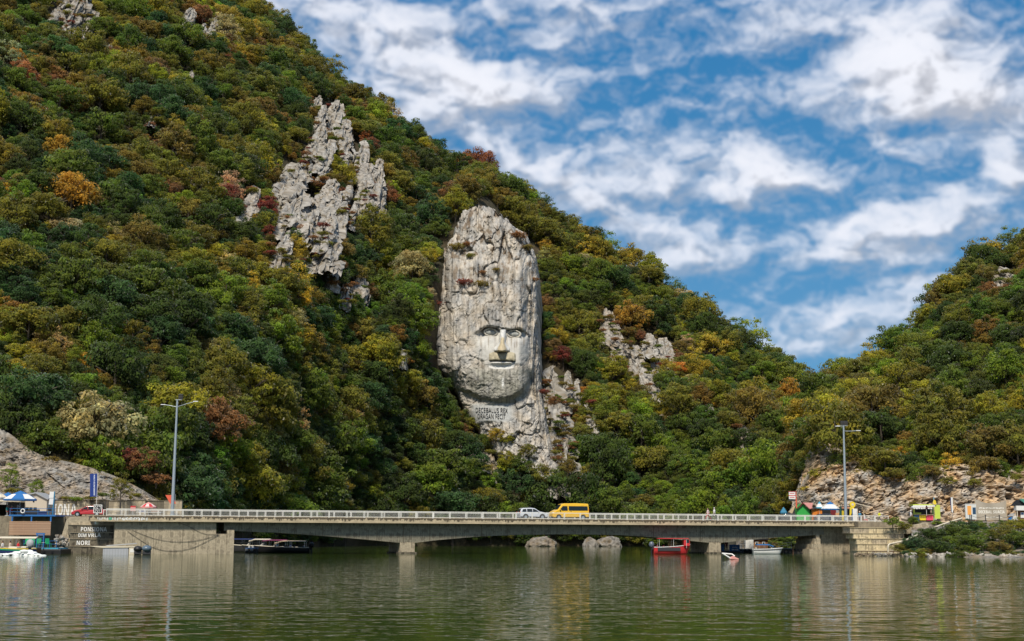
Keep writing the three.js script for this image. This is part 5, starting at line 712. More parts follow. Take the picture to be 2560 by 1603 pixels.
{ // road things at the left
  const rp = P(220, 1291, 205); rp.y = QY;
  car('hatchback', 'red hatchback parked behind the kilometre board', rp, Math.PI + 0.12, 4.5, [[-2.2, 0.32], [-2.22, 0.75], [-2.1, 1.0], [-1.98, 1.32], [-1.7, 1.47], [-0.6, 1.52], [0.2, 1.44], [1.05, 1.02], [1.75, 0.88], [2.15, 0.70], [2.22, 0.42], [2.1, 0.28]], [[[-1.8, 1.0], [-1.68, 1.36], [-0.95, 1.42], [-0.95, 1.0]], [[-0.85, 1.0], [-0.85, 1.42], [-0.1, 1.40], [-0.1, 1.0]], [[0.0, 1.0], [0.0, 1.38], [0.25, 1.34], [0.88, 1.02]]], 1.74, [0.42, 0.015, 0.02], { belt: 0.98, screens: [[[0.3, 1.43], [1.02, 1.04], 'windscreen'], [[-2.1, 1.04], [-1.96, 1.36], 'rear_window']], bumper: M.dark, lampY: 0.72, mirror: 0.75 });
  const lamp = (name, label, px, D, base, pt, o) => { const b = P(px[0], base, D), tp = P(px[1], pt[0], D), t = thing(name, label, 'street lamp', b), v = (x, y) => P(x, y, D).sub(b); const top = v(px[1], pt[0]); const g = new THREE.CylinderGeometry(0.13, 0.27, top.length(), 14); g.applyQuaternion(new THREE.Quaternion().setFromUnitVectors(V3(0, 1, 0), top.clone().normalize())); g.translate(top.x / 2, top.y / 2, top.z / 2); part('pole', g, M.steel, t); part('base_plate', cyl(0.4, 0.36, 0.2, 0, 0, 0, 12), M.steel, t);
    for (const [a, e, mid] of o.arms) { part('arm', tube([v(...a), v(...mid), v(...e)], 0.05, 14, 6), M.steel, t); const q = v(...e); part('lamp_head', rbox(0.75, 0.12, 0.3, 0.05, q.x, q.y, q.z), M.lamp, t); }
    const [fx, fy, fw, fh] = o.flood, q = v(fx, fy); part('floodlight_frame', rbox(fw * mpp(D) * 1.5, 0.08, 0.25, 0.03, q.x - 0.3, q.y - fh * mpp(D) * 0.62, q.z), M.steel, t); for (let i = 0; i < 3; i++) part('floodlight', rbox(fw * mpp(D), fh * mpp(D) * 0.28, 0.3, 0.04, q.x, q.y + (i - 1) * fh * mpp(D) * 0.33, q.z + 0.05), M.dark, t); return t; };
  lamp('street_lamp', 'tall grey lamp post with two arms and a floodlight by the left bridge end', [430, 443], 214, 1291, [1001], { arms: [[[441, 1018], [408, 1012], [424, 1014]], [[441, 1018], [489, 1004], [466, 1010]]], flood: [452, 992, 11, 13] });
  lamp('street_lamp', 'tall grey lamp post with two arms and a floodlight beside the kiosks', [2115, 2109], 238, 1300, [1062], { arms: [[[2109, 1068], [2094, 1066], [2101, 1067]], [[2109, 1078], [2146, 1077], [2128, 1078]]], flood: [2110, 1058, 18, 11] });
  parasol('striped red and white parasol over the road stall by the bridge end', [370, 210], 1255.5, 1267, 20, 1291, [M.pink, std([0.62, 0.5, 0.48], 0.8), M.red], { sides: 12 });
  const bp = P(372, 1290, 210.5); bp.y = QY; person('person in black standing under the striped red and white parasol', bp, 2.6, [0.02, 0.02, 0.025], [0.03, 0.03, 0.05]);
  const st = kit('stall_table', 'low road stall table with dark goods under the striped parasol', 'stall', 385, 1291, 208.5); st.box('tabletop', 340, 1280, 402, 1281.5, 1, 0, M.white); for (const x of [342, 370, 400]) st.box('leg', x - 0.6, 1281.5, x + 0.6, 1291, 0.06, -0.1, M.grey); st.box('goods', 345, 1276.5, 362, 1280, 0.6, -0.2, M.navy); st.box('goods', 376, 1277, 396, 1280, 0.6, -0.2, M.brown);
  const tp = kit('info_totem', 'narrow red and white striped board standing by the road behind the railing', 'board', 331, 1291, 206); for (let i = 0; i < 4; i++) tp.box('stripe_panel', 325, 1265 + i * 3.2, 338, 1268.1 + i * 3.2, 0.1, 0, i % 2 ? M.pink : M.red); tp.box('post', 330.5, 1278, 332, 1291, 0.08, -0.02, M.grey);
  const fl = kit('banner_flag', 'dark blue vertical banner with white lettering on a pole before the grey cutting', 'banner', 240, 1262, 218);
  fl.post('pole', 241, 1183, 1292, 0.035, 0, M.white); { const g = new THREE.PlaneGeometry(fl.X(239.5) - fl.X(220.5), fl.Y(1184.5) - fl.Y(1242), 6, 14), p = g.attributes.position; for (let i = 0; i < p.count; i++) { const v = 0.5 - p.getY(i) / (fl.Y(1184.5) - fl.Y(1242)); p.setZ(i, 0.10 * Math.sin(p.getX(i) * 4 + v * 2)); p.setX(i, p.getX(i) + 0.17 * v * (p.getX(i) < 0.5 ? 1 : 1)); } g.computeVertexNormals(); g.translate(fl.X(230), (fl.Y(1184.5) + fl.Y(1242)) / 2, 0); part('banner', g, new THREE.MeshStandardMaterial({ roughness: 0.8, side: THREE.DoubleSide, map: print(96, 288, (x) => { x.save(); x.translate(58, 144); x.rotate(Math.PI / 2); x.fillStyle = '#e8ecf2'; x.font = 'bold 24px sans-serif'; x.textAlign = 'center'; x.fillText('PUNCT DE INFORMARE', 0, 8, 262); x.restore(); }, '#16357c') }), fl.o); }
  const tr = kit('pennant', 'orange red pointed pennant hanging behind the left lamp post', 'banner', 425, 1292, 219); tr.poly('cloth', [[411, 1238], [429, 1238], [438, 1259], [434, 1260], [430, 1254], [424, 1260]], 0.04, 0, std([0.70, 0.12, 0.06], 0.8)); tr.post('pole', 436, 1236, 1292, 0.03, -0.05, M.grey);
}
// ---------------------------------------------------------------- traffic and walkers on the bridge
{
  const onDeck = (px, z) => { const [t] = onBridge(px, 1290, z); return fromBridge(t, 0.0, z); };
  car('van', 'bright yellow passenger van driving over the bridge', onDeck(1422, -6.0), BANG + Math.PI, 5.9, [[-2.9, 0.40], [-2.95, 1.2], [-2.9, 2.30], [-2.78, 2.44], [-1.0, 2.50], [1.0, 2.46], [1.42, 2.34], [2.05, 1.55], [2.72, 1.22], [2.93, 0.95], [2.95, 0.5], [2.8, 0.34]], [[[-2.72, 1.42], [-2.70, 2.06], [0.35, 2.06], [0.35, 1.42]], [[0.55, 1.40], [0.55, 2.06], [1.28, 2.06], [1.72, 1.62], [1.42, 1.40]]], 1.98, [0.80, 0.46, 0.01], { belt: 1.36, category: 'van', screens: [[[1.5, 2.28], [2.1, 1.56], 'windscreen'], [[-2.98, 1.4], [-2.95, 2.1], 'rear_window']], r: 0.36, wheels: [-1.95, 1.95], lampY: 1.02, lampL: 0.4, bumper: M.dark, mirror: 1.75, tailY: 1.3, tailH: 0.6, mirrorMat: M.dark });
  car('off_roader', 'silver off-roader driving over the bridge behind the yellow van', onDeck(1330, -3.4), BANG, 4.4, [[-2.1, 0.38], [-2.2, 0.75], [-2.12, 1.05], [-1.95, 1.5], [-1.6, 1.66], [-0.4, 1.70], [0.2, 1.63], [0.95, 1.16], [1.75, 1.02], [2.12, 0.85], [2.2, 0.5], [2.05, 0.32]], [[[-1.82, 1.14], [-1.7, 1.48], [-1.18, 1.54], [-1.18, 1.14]], [[-1.05, 1.14], [-1.05, 1.55], [-0.25, 1.55], [-0.25, 1.14]], [[-0.15, 1.14], [-0.15, 1.55], [0.18, 1.5], [0.78, 1.16]]], 1.8, [0.55, 0.58, 0.62], { belt: 1.1, screens: [[[0.28, 1.62], [0.92, 1.2], 'windscreen'], [[-2.12, 1.12], [-1.93, 1.52], 'rear_window']], rails: [-1.6, 0.0], r: 0.36, lampY: 0.82, bumper: M.grey, mirror: 0.7, tailY: 1.0 });
  person('person in a pale pink top and red shorts walking over the bridge', onDeck(1770, -1.2).setY(DECK + 0.14), BANG - Math.PI / 2, [0.65, 0.5, 0.5], [0.5, 0.03, 0.05], { stride: 1, h: 1.75 });
  person('person all in white with a dark bag walking over the bridge behind the pink top', onDeck(1786, -1.3).setY(DECK + 0.14), BANG + Math.PI / 2, [0.68, 0.67, 0.66], [0.10, 0.10, 0.12], { stride: -1, h: 1.85, hair: [0.5, 0.5, 0.5] });
}
// ---------------------------------------------------------------- boats and floats under the spans
{
  const Z = (px, D) => P(px, 1382, D).setY(0), grp = 'canopy boats moored under the first span';
  boat('canopy_boat', 'moored boat with a beige canopy, nearest of the four under the first span', Z(704, 213), Math.PI + 0.02, 8.2, 2.3, 0.75, { hull: M.black, deck: M.tan, deck0: 0.58, seats: 4, seatMat: M.navy, screen: 0.7, canopy: { L: 4.6, x: -1.3, y: 1.78, mat: M.tan, drop: 0.12, droop: 0.3 }, motor: M.black, motorSize: 1.2, group: grp });
  boat('canopy_boat', 'moored boat with a burgundy canopy behind the beige one', Z(672, 216), Math.PI + 0.02, 8.2, 2.3, 0.78, { hull: M.dark, deck: M.cream, deck0: 0.58, seats: 3, seatMat: M.navy, screen: 0.8, canopy: { L: 3.6, x: -0.9, y: 1.9, mat: M.burgundy, drop: 0.12, droop: 0.1 }, group: grp });
  boat('canopy_boat', 'moored boat with a cream canopy behind the burgundy one', Z(640, 219), Math.PI + 0.02, 8.0, 2.3, 0.8, { hull: M.dark, deck: M.cream, seats: 3, seatMat: M.teal, screen: 0.9, canopy: { L: 3.2, x: -0.6, y: 2.0, mat: M.cream, drop: 0.12, droop: 0.25 }, group: grp });
  boat('canopy_boat', 'moored boat with a navy blue canopy next to the bridge end wall', Z(600, 222), Math.PI + 0.02, 8.0, 2.3, 0.8, { hull: M.dark, deck: M.cream, seats: 3, seatMat: M.grey, canopy: { L: 5, x: -0.4, y: 2.0, mat: M.navy, drop: 0.1 }, group: grp });
  const k = kit('mooring_float', 'small blue mooring float with two white tubs beside the canopy boats', 'pontoon', 628, 1381, 211); k.box('deck', 612, 1370, 642, 1372, 1.2, 0, M.blue); k.box('float', 612, 1373.5, 642, 1383, 1.2, -0.06, M.dark, null, 0.08); for (const x of [616.5, 629]) k.box('tub', x - 3.6, 1372, x + 3.6, 1378, 0.5, 0.12, M.grey, null, 0.08); for (const x of [621, 630]) k.box('crate', x - 2, 1366, x + 2.6, 1370, 0.4, -0.2, M.white, null, 0.03); for (const x of [601, 613, 625, 637, 649]) k.post('rail_post', x, 1356, 1371, 0.02, -0.1, M.dark); k.box('rail', 590, 1356, 650, 1356.6, 0.03, -0.1, M.dark);
  boat('tour_boat', 'red tour boat with a red roof moored left of the second pier', Z(1680, 216.5), 0.05, 5.6, 2.3, 1.0, { hull: M.red, deck: M.white, deck0: 0.72, trim: M.white, seats: 4, seatMat: M.crimson, canopy: { L: 4.6, x: 0.1, y: 2.35, mat: M.red, drop: 0.06 }, postMat: M.white, motor: std([0.10, 0.12, 0.16], 0.3), motorSize: 1.3 });
  { const t = scene.children[scene.children.length - 1]; part('cabin', rbox(0.9, 1.0, 1.9, 0.12, 2.1, 1.65, 0), M.red, t); part('cabin_window', rbox(0.5, 0.5, 1.92, 0.05, 2.2, 1.85, 0), M.glass, t); part('hull_cover', rbox(3.4, 0.5, 0.06, 0.02, -0.6, 0.72, 1.16), M.dark, t); }
  const b = kit('blue_barge', 'blue walled landing barge with a white wave emblem beside the second pier', 'barge', 1832, 1386, 233); b.box('float', 1798, 1378, 1860, 1388, 5, 0.1, M.dark, null, 0.1); b.box('wall', 1798, 1362, 1811, 1379, 0.15, 0, M.blue); b.box('wall', 1824, 1362, 1850, 1379, 0.15, 0, M.blue); b.box('gate', 1811.5, 1374, 1823.5, 1379, 0.1, -0.05, M.tan);
  { const wv = []; for (let i = 0; i < 4; i++) { const x = 1831 + i * 3.2; wv.push(extrude([[b.X(x), b.Y(1369.4)], [b.X(x + 2.0), b.Y(1366.4 + (i % 2))], [b.X(x + 3.6), b.Y(1369.4)]], 0.02)); } const g = join(wv); g.translate(0, 0, 0.03); part('emblem', g, M.white, b.o); for (const [x0, x1] of [[1830, 1836], [1837, 1846]]) b.box('lettering_strip', x0, 1373, x1, 1375.6, 0.02, 0.02, M.white); }
  const fp = P(1817, 1378, 233.5); fp.y = b.o.position.y + b.Y(1378); person('person in dark red standing in the gateway of the blue barge', fp, 0.2, [0.14, 0.03, 0.02], [0.12, 0.04, 0.03]);
  const q = kit('jetty', 'floating jetty with white railings and tyre fenders between the barge and the white motor boat', 'jetty', 1875, 1386, 235); q.box('deck', 1845, 1372, 1918, 1375.5, 3.5, 0, M.beige); for (let i = 0; i < 6; i++) part('tyre_fender', new THREE.TorusGeometry(0.3, 0.12, 8, 16), M.rubber, q.o).position.set(q.X(1851 + i * 11), q.Y(1380), 0.1); q.box('float', 1847, 1376, 1916, 1388, 3.2, -0.15, M.dark); for (const x of [1848, 1855.5, 1862.5]) q.post('rail_post', x, 1359, 1372, 0.035, -0.1, M.rail); for (const y of [1359, 1365]) q.box('rail', 1846, y, 1864, y + 1, 0.06, -0.07, M.rail);
  const s = kit('white_cabinet', 'plain white storage cabinet standing on the jetty by the brown hut', 'cabinet', 1875, 1373, 236.5); s.box('body', 1865, 1350, 1884.5, 1372.3, 1.2, 0, M.white, null, 0.05); s.box('door_gap', 1874.6, 1352, 1875.1, 1371, 0.02, 0.012, M.grey); s.box('base', 1866, 1372.3, 1883.5, 1373.5, 1.0, -0.1, M.dark); s.box('handle', 1876.4, 1360, 1877, 1363, 0.05, 0.05, M.dark);
  const h = kit('jetty_hut', 'small brown wooden hut with two white windows on the jetty', 'hut', 1903, 1373, 239); for (let i = 0; i < 9; i++) h.box('board', 1885 + i * 3.95, 1350, 1888.7 + i * 3.95, 1373, 0.08, 0.0 + 0.012 * (i % 2), i % 3 ? M.brown : std([0.24, 0.12, 0.05], 0.8)); h.box('side_wall', 1885, 1350, 1920, 1373, 2, -0.09, M.brown); h.poly('roof', [[1881, 1350], [1886, 1345.5], [1918, 1345], [1926, 1350]], 2.8, 0.3, M.black); for (const x of [1892, 1909]) { const w = h.box('window', x - 3, 1355, x + 4, 1362, 0.05, 0.05, M.white); h.box('pane', x - 2, 1356, x + 3, 1361, 0.02, 0.062, M.glass, w); }
  boat('motor_boat', 'white motor boat with a blue canopy moored right of the jetty', Z(1920, 221), -0.02, 4.5, 1.9, 0.72, { hull: M.white, deck: M.white, deck0: 0.5, sheer: 0.3, trim: M.white, stripe: M.dark, seats: 2, seatMat: M.cream, screen: 0.1, canopy: { L: 2.6, x: -0.5, y: 1.5, mat: M.blue, drop: 0.12, droop: 0.22 } });
  const g = kit('gangway', 'white railed gangway leading from the jetty up to the bank', 'gangway', 1953, 1374, 232); g.poly('walkway', [[1922, 1374], [1980, 1370], [1980, 1372.5], [1922, 1376.5]], 1.0, 0, M.grey); for (let i = 0; i < 6; i++) { const x = 1926 + i * 10.6, y = 1373.5 - i * 0.7; g.post('rail_post', x, y - 14, y, 0.03, 0, M.rail); } for (const dy of [14, 7.5]) g.poly('rail', [[1922, 1374 - dy], [1980, 1370 - dy - 0.6], [1980, 1371 - dy - 0.6], [1922, 1375 - dy]], 0.06, 0.03, M.rail);
  { // half sunk skiff: white frame, brown bottom
    const t = thing('sunken_skiff', 'half sunk white framed skiff with a brown bow drifting before the bridge', 'boat', P(1828, 1399, 168).setY(0)), v = (x, y, z = 0) => { const p = P(x, y, 168); return V3(p.x - t.position.x, p.y - t.position.y, z); };
    part('gunwale', join([bar(v(1807, 1384), v(1826, 1396), 0.09), bar(v(1807, 1384, -0.5), v(1832, 1386, -0.5), 0.09), bar(v(1826, 1396), v(1836, 1394), 0.08), bar(v(1832, 1386, -0.5), v(1838, 1391, -0.3), 0.08), bar(v(1807, 1384), v(1807, 1384, -0.5), 0.07)]), M.white, t); part('bow', (() => { const g2 = extrude([v(1825, 1399), v(1827, 1393), v(1834, 1391), v(1848, 1398), v(1845, 1400.5)].map((p) => [p.x, p.y]), 0.8, 0.08); g2.translate(0, 0, 0.1); return g2; })(), M.pink, t); }
  const tb = kit('tyre_quay', 'low dark quay edge hung with tyres between the white motor boat and the bridge pillar', 'quay', 2000, 1389, 229); tb.box('wall', 1958, 1373, 2040, 1394, 4, 0, concDark); for (let i = 0; i < 7; i++) part('tyre_fender', new THREE.TorusGeometry(0.32, 0.13, 8, 16), M.rubber, tb.o).position.set(tb.X(1966 + i * 10), tb.Y(1379 + (i % 2)), 0.1); tb.post('mooring_post', 1982, 1366, 1394, 0.11, 0.35, M.rust);
  const sr = kit('bank_stair', 'rusty steel stair climbing the green bank under the last span', 'stair', 1997, 1374, 243); for (let i = 0; i < 9; i++) sr.box('tread', 1985 + i * 2.7, 1370 - i * 3, 1993 + i * 2.7, 1371 - i * 3, 0.5, 0, M.rust); sr.poly('stringer', [[1983, 1373], [2009, 1344], [2012, 1344], [1987, 1374]], 0.08, 0.06, M.rust); sr.poly('stringer', [[1990, 1373], [2016, 1344], [2019, 1344], [1994, 1374]], 0.08, -0.45, M.rust);
}
// ---------------------------------------------------------------- right bank: ground, abutment, embankments
{
  const gx = (px, D) => P(px, 1305, D).x, slab = (px0, D0, px1, D1, l) => { const a = gx(px0, D0), b = gx(px1, D0); return struct('ground', uvm(box(b - a, 9, D1 - D0, (a + b) / 2, DECK - 4.52, -(D0 + D1) / 2)), M.ground, l); };
  slab(2146, 226, 3500, 285, 'pale gravel verge in front of the orange rock cutting'); slab(1905, 249, 2158, 292, 'trodden ground carrying the green and orange huts');
  const bank = (label, base, top, nu, nv, amp) => cutting('bank', label, base, top, nu, nv, 0.7, amp, 0.55);
  bank('stony overgrown bank falling from the kiosks to the water', [[2266, 1391, 200], [2320, 1391, 199], [2400, 1393, 197], [2560, 1396, 195], [2800, 1400, 193]], [[2282, 1310, 227], [2330, 1308, 227.2], [2400, 1305, 226.8], [2560, 1304, 226.5], [2800, 1304, 226.4]], 150, 50, 0.5);
  bank('shaded green bank under the last span of the bridge', [[1840, 1378, 262], [1920, 1380, 247], [2000, 1381, 243], [2100, 1381, 240]], [[1840, 1316, 275], [1905, 1308, 250], [2000, 1306, 249.6], [2110, 1306, 249.4]], 70, 30, 0.4);
  const w = thing('abutment', 'recessed concrete abutment wall and pillar under the right end of the bridge', 'wall', BA, BANG), z = -1.1, tx = (px) => onBridge(px, 1350, z)[0], yb = -DECK - 1.5, Y = (px, py) => onBridge(px, py, z)[1];
  part('wall_panel', uvm(box(tx(2131) - tx(2047), -0.5 - yb, 5, (tx(2131) + tx(2047)) / 2, (-0.5 + yb) / 2, z - 0.9 - 2.5)), conc, w);
  part('pillar', uvm(box(tx(2142) - tx(2131), Y(2136, 1333) - yb, 7, (tx(2142) + tx(2131)) / 2, (Y(2136, 1333) + yb) / 2, z + 0.1 - 3.5)), conc, w);
  [[2042, 2050, 1337], [2034, 2050, 1347], [2026, 2050, 1360], [2018, 2048, 1373]].forEach(([a, b, y], i) => part('step_block', uvm(box(tx(b) - tx(a), Y(a, y) - yb, 5.8 - i * 0.2, (tx(a) + tx(b)) / 2, (Y(a, y) + yb) / 2, z + i * 0.35 - 3)), conc, w));
  const k = kit('stepped_wall', 'tall stepped concrete wall of stained courses beside the bridge end on the right', 'retaining wall', 2200, 1388, 222);
  for (const [a, b, y0, y1, zz] of [[2130, 2272, 1320, 1334, -0.8], [2136, 2264, 1334, 1347, -0.3], [2142, 2258, 1347, 1361, 0.2], [2142, 2252, 1361, 1377, 0.7], [2138, 2262, 1377, 1400, 1.6]]) { const n = 3; for (let i = 0; i < n; i++) { const x0 = lerp(a, b, i / n), x1 = lerp(a, b, (i + 1) / n) - 0.4, m = k.box('block', x0, y0 + 0.5 + (i % 2) * 0.25, x1, y1, 5, zz, (i + Math.round(y0)) % 4 ? concPale : conc); m.geometry = uvm(m.geometry); } k.box('nosing', a - 1, y0 - 0.7, b, y0 + 0.5, 5.05, zz + 0.1, concPale); }
  for (let i = 0; i < 7; i++) k.post('rail_post', 2146 + i * 16, 1378, 1390, 0.04, 1.9, M.rust); k.box('rail', 2145, 1377.6, 2244, 1378.8, 0.08, 1.95, M.rust);
  k.poly('end_wall', [[2268, 1318], [2330, 1306], [2330, 1325], [2272, 1336]], 4, -1.2, conc);
  // hand rail climbing the path
  const pts = [[2221, 1380, 207], [2221, 1364, 207], [2232, 1359, 208], [2255, 1354, 209], [2288, 1340, 213], [2330, 1322, 218], [2370, 1307, 223], [2405, 1296, 226]].map((p) => P(...p)), o = thing('hand_rail', 'long white hand rail climbing the overgrown bank to the information board', 'railing', pts[0]);
  part('rail', tube(pts.map((p) => p.clone().sub(pts[0])), 0.13, 60, 6), M.cream, o); for (let i = 3; i < 8; i++) { const p = pts[i].clone().sub(pts[0]); part('post', cyl(0.05, 0.05, 1.1, p.x, p.y - 1.1, p.z, 6), M.cream, o); }
  const path = P(2300, 1352, 212); struct('path', (() => { const q = pts.slice(2).map((p) => p.clone()), pos = [], idx = []; q.forEach((p) => { pos.push(p.x, p.y - 1.0, p.z + 0.2, p.x, p.y - 1.0, p.z - 2.2); }); for (let i = 0; i < q.length - 1; i++) idx.push(2 * i, 2 * i + 2, 2 * i + 1, 2 * i + 1, 2 * i + 2, 2 * i + 3); const g = new THREE.BufferGeometry(); g.setAttribute('position', new THREE.Float32BufferAttribute(pos, 3)); g.setIndex(idx); g.computeVertexNormals(); return uvm(g); })(), conc, 'narrow concrete path climbing the bank behind the hand rail');
}
// ---------------------------------------------------------------- huts, stalls and signs at the right end
const ON = (px, D) => P(px, 1304, D).setY(DECK); // a spot on the ground there
{
  const gy = (D) => proj(ON(2100, D))[1];
  const sg = kit('sign_post', 'small red and white two-panel sign on a leaning red post beyond the railing', 'sign', 1992, 1300, 252); for (const [y0, y1] of [[1230, 1238.4], [1240, 1248]]) { sg.box('panel', 1974, y0, 1991, y1, 0.1, 0, M.white); sg.box('lettering', 1976, y0 + 3, 1988, y0 + 4.6, 0.02, 0.012, M.red); } sg.box('frame', 1973, 1238.4, 1992, 1240, 0.14, 0.02, M.red); sg.box('frame', 1973, 1229, 1992, 1230, 0.14, 0.02, M.red); sg.poly('post', [[1990, 1229], [1992.5, 1229], [1995, 1304], [1992, 1304]], 0.16, 0, std([0.62, 0.10, 0.05], 0.6)); sg.box('lamp_box', 1973, 1249, 1990, 1253, 0.3, 0, M.dark);
  const g = kit('green_hut', 'small bright green wooden hut with a pink roof behind the railing', 'hut', 2010, 1303, 251);
  for (let i = 0; i < 8; i++) { const a = 1993.5 + i * 3.9, top = (x) => poly1([[1993, 1272], [2008, 1259], [2024, 1273]], x); g.poly('board', [[a, 1304], [a, top(a)], [a + 1.95, top(a + 1.95)], [a + 3.75, top(a + 3.75)], [a + 3.75, 1304]], 0.1, 0.012 * (i % 2), M.green); }
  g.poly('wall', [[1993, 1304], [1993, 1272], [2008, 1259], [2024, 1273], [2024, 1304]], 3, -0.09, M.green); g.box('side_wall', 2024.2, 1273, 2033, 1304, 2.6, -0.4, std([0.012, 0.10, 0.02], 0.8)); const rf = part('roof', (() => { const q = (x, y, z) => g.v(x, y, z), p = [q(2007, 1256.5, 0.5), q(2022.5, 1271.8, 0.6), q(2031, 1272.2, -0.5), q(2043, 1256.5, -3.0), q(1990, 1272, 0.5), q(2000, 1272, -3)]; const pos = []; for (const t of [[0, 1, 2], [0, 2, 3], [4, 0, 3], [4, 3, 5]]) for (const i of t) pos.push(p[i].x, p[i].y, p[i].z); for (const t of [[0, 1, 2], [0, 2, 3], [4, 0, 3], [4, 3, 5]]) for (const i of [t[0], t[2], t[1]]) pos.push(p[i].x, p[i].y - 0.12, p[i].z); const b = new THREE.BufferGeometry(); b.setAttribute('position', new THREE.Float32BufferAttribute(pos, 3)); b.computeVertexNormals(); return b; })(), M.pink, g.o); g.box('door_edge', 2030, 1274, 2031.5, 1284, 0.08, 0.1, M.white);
  const h = kit('orange_hut', 'orange wooden hut leaning against the green one', 'hut', 2044, 1303, 250.4); for (let i = 0; i < 6; i++) h.box('board', 2032.5 + i * 3.95, 1271 + (i % 2) * 0.4, 2036.3 + i * 3.95, 1304, 0.1, 0.012 * (i % 2), i === 3 ? std([0.45, 0.12, 0.01], 0.7) : M.orange); h.box('wall', 2032, 1271, 2056, 1304, 2.2, -0.09, M.orange); h.poly('roof', [[2029, 1273], [2046, 1266.5], [2058, 1268], [2058, 1270.5], [2046, 1269.5], [2030, 1275]], 2.6, 0.4, M.dark);
  parasol('small white and blue parasol squeezed between the orange hut and the big parasol', [2050, 248.6], 1254, 1268, 9, gy(248.6), [M.cyan, M.white, M.white]);
  parasol('big blue and white parasol over the stall at the right bridge end', [2077, 247.6], 1254, 1272, 23, gy(247.6), [M.blue, M.white, M.white]);
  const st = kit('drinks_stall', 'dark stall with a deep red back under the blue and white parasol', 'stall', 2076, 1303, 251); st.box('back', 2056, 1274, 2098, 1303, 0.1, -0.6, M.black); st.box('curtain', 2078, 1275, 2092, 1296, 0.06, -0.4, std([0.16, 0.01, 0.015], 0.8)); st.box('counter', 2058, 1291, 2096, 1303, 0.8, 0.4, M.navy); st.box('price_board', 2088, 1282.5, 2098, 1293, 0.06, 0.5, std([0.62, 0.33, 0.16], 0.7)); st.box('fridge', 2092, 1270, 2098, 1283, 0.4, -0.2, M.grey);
  const cpos = onBridge(2068, 1300, -11); car('parked_car', 'dark blue car parked behind the railing below the big blue parasol', ON(2069, 243.5), 0.1, 4.4, [[-2.15, 0.35], [-2.2, 0.8], [-2.05, 1.02], [-1.5, 1.40], [-0.4, 1.46], [0.3, 1.38], [1.0, 1.0], [1.9, 0.85], [2.2, 0.62], [2.15, 0.3]], [[[-1.7, 1.0], [-1.35, 1.34], [-0.5, 1.36], [-0.5, 1.0]], [[-0.4, 1.0], [-0.4, 1.36], [0.3, 1.3], [0.85, 1.02]]], 1.75, [0.03, 0.04, 0.07], { belt: 0.97, screens: [[[0.35, 1.37], [0.98, 1.02], 'windscreen'], [[-2.02, 1.04], [-1.5, 1.38], 'rear_window']] });
  car('parked_car', 'black car parked left of the green hut under the sign post', ON(1968, 253), Math.PI, 4.4, [[-2.15, 0.35], [-2.2, 0.9], [-2.05, 1.1], [-1.8, 1.58], [-0.4, 1.64], [0.3, 1.55], [1.0, 1.1], [1.9, 0.95], [2.2, 0.7], [2.15, 0.3]], [[[-1.75, 1.1], [-1.6, 1.48], [-0.5, 1.52], [-0.5, 1.1]], [[-0.4, 1.1], [-0.4, 1.52], [0.3, 1.45], [0.85, 1.12]]], 1.8, [0.012, 0.014, 0.016], { belt: 1.05, screens: [[[0.35, 1.54], [0.98, 1.12], 'windscreen']] });
  parasol('dark teal parasol half hidden behind the railing left of the green hut', [1960, 255], 1268, 1281, 9, gy(255), [M.teal, M.teal]);
  const aw = kit('canvas_awning', 'tan canvas awning propped beside the sign post', 'awning', 1984, 1303, 252.5); aw.poly('canvas', [[1974, 1281], [1984, 1266], [1990, 1265], [1981, 1285]], 1.2, 0, M.tan); aw.poly('flap', [[1981, 1285], [1990, 1265], [1993, 1268], [1992, 1290]], 1.0, -0.1, M.dark); aw.post('pole', 1979, 1283, 1304, 0.05, 0.1, M.grey); aw.post('pole', 1990, 1285, 1304, 0.05, 0.1, M.grey);
  { const t = thing('closed_parasol', 'furled dark green parasol standing beside the lamp post', 'parasol', ON(2102.5, 246)); part('canopy', new THREE.LatheGeometry([[0.02, 2.9], [0.13, 2.5], [0.24, 1.5], [0.3, 0.9], [0.18, 0.85], [0.0, 0.85]].map(([a, b]) => new THREE.Vector2(a, b)), 10), std([0.01, 0.07, 0.05], 0.8), t); part('pole', cyl(0.03, 0.03, 2.9, 0, 0, 0, 8), M.grey, t); part('foot', cyl(0.25, 0.22, 0.1, 0, 0, 0, 12), M.grey, t); }
  const yb = kit('menu_board', 'yellow menu board standing beside the furled green parasol', 'board', 2109, 1303, 243); yb.box('panel', 2105.6, 1277, 2111, 1302, 0.08, 0, M.yellow); yb.box('foot', 2104.6, 1302, 2112, 1303.4, 0.4, 0.15, M.dark);
  const kk = kit('snack_kiosk', 'open wooden kiosk under a slatted sloping roof behind the right lamp post', 'kiosk', 2135, 1303, 247); for (let i = 0; i < 3; i++) { const y = 1257 + i * 4; kk.poly('roof_slat', [[2105, y], [2138, y + 0.6], [2170, y + 8.5], [2170, y + 10], [2138, y + 2.4], [2105, y + 2]], 0.5, 0.6 - i * 0.7, M.cream); } for (const x of [2108, 2126, 2145, 2160]) kk.box('post', x - 0.7, 1261, x + 0.7, 1304, 0.14, 0, M.tan); kk.box('back', 2106, 1266, 2162, 1304, 0.1, -1.8, M.black); kk.box('counter', 2112, 1291, 2160, 1304, 0.6, 0.05, M.brown); kk.box('awning', 2104, 1268.5, 2124, 1272, 1.2, 0.9, std([0.62, 0.30, 0.18], 0.8));
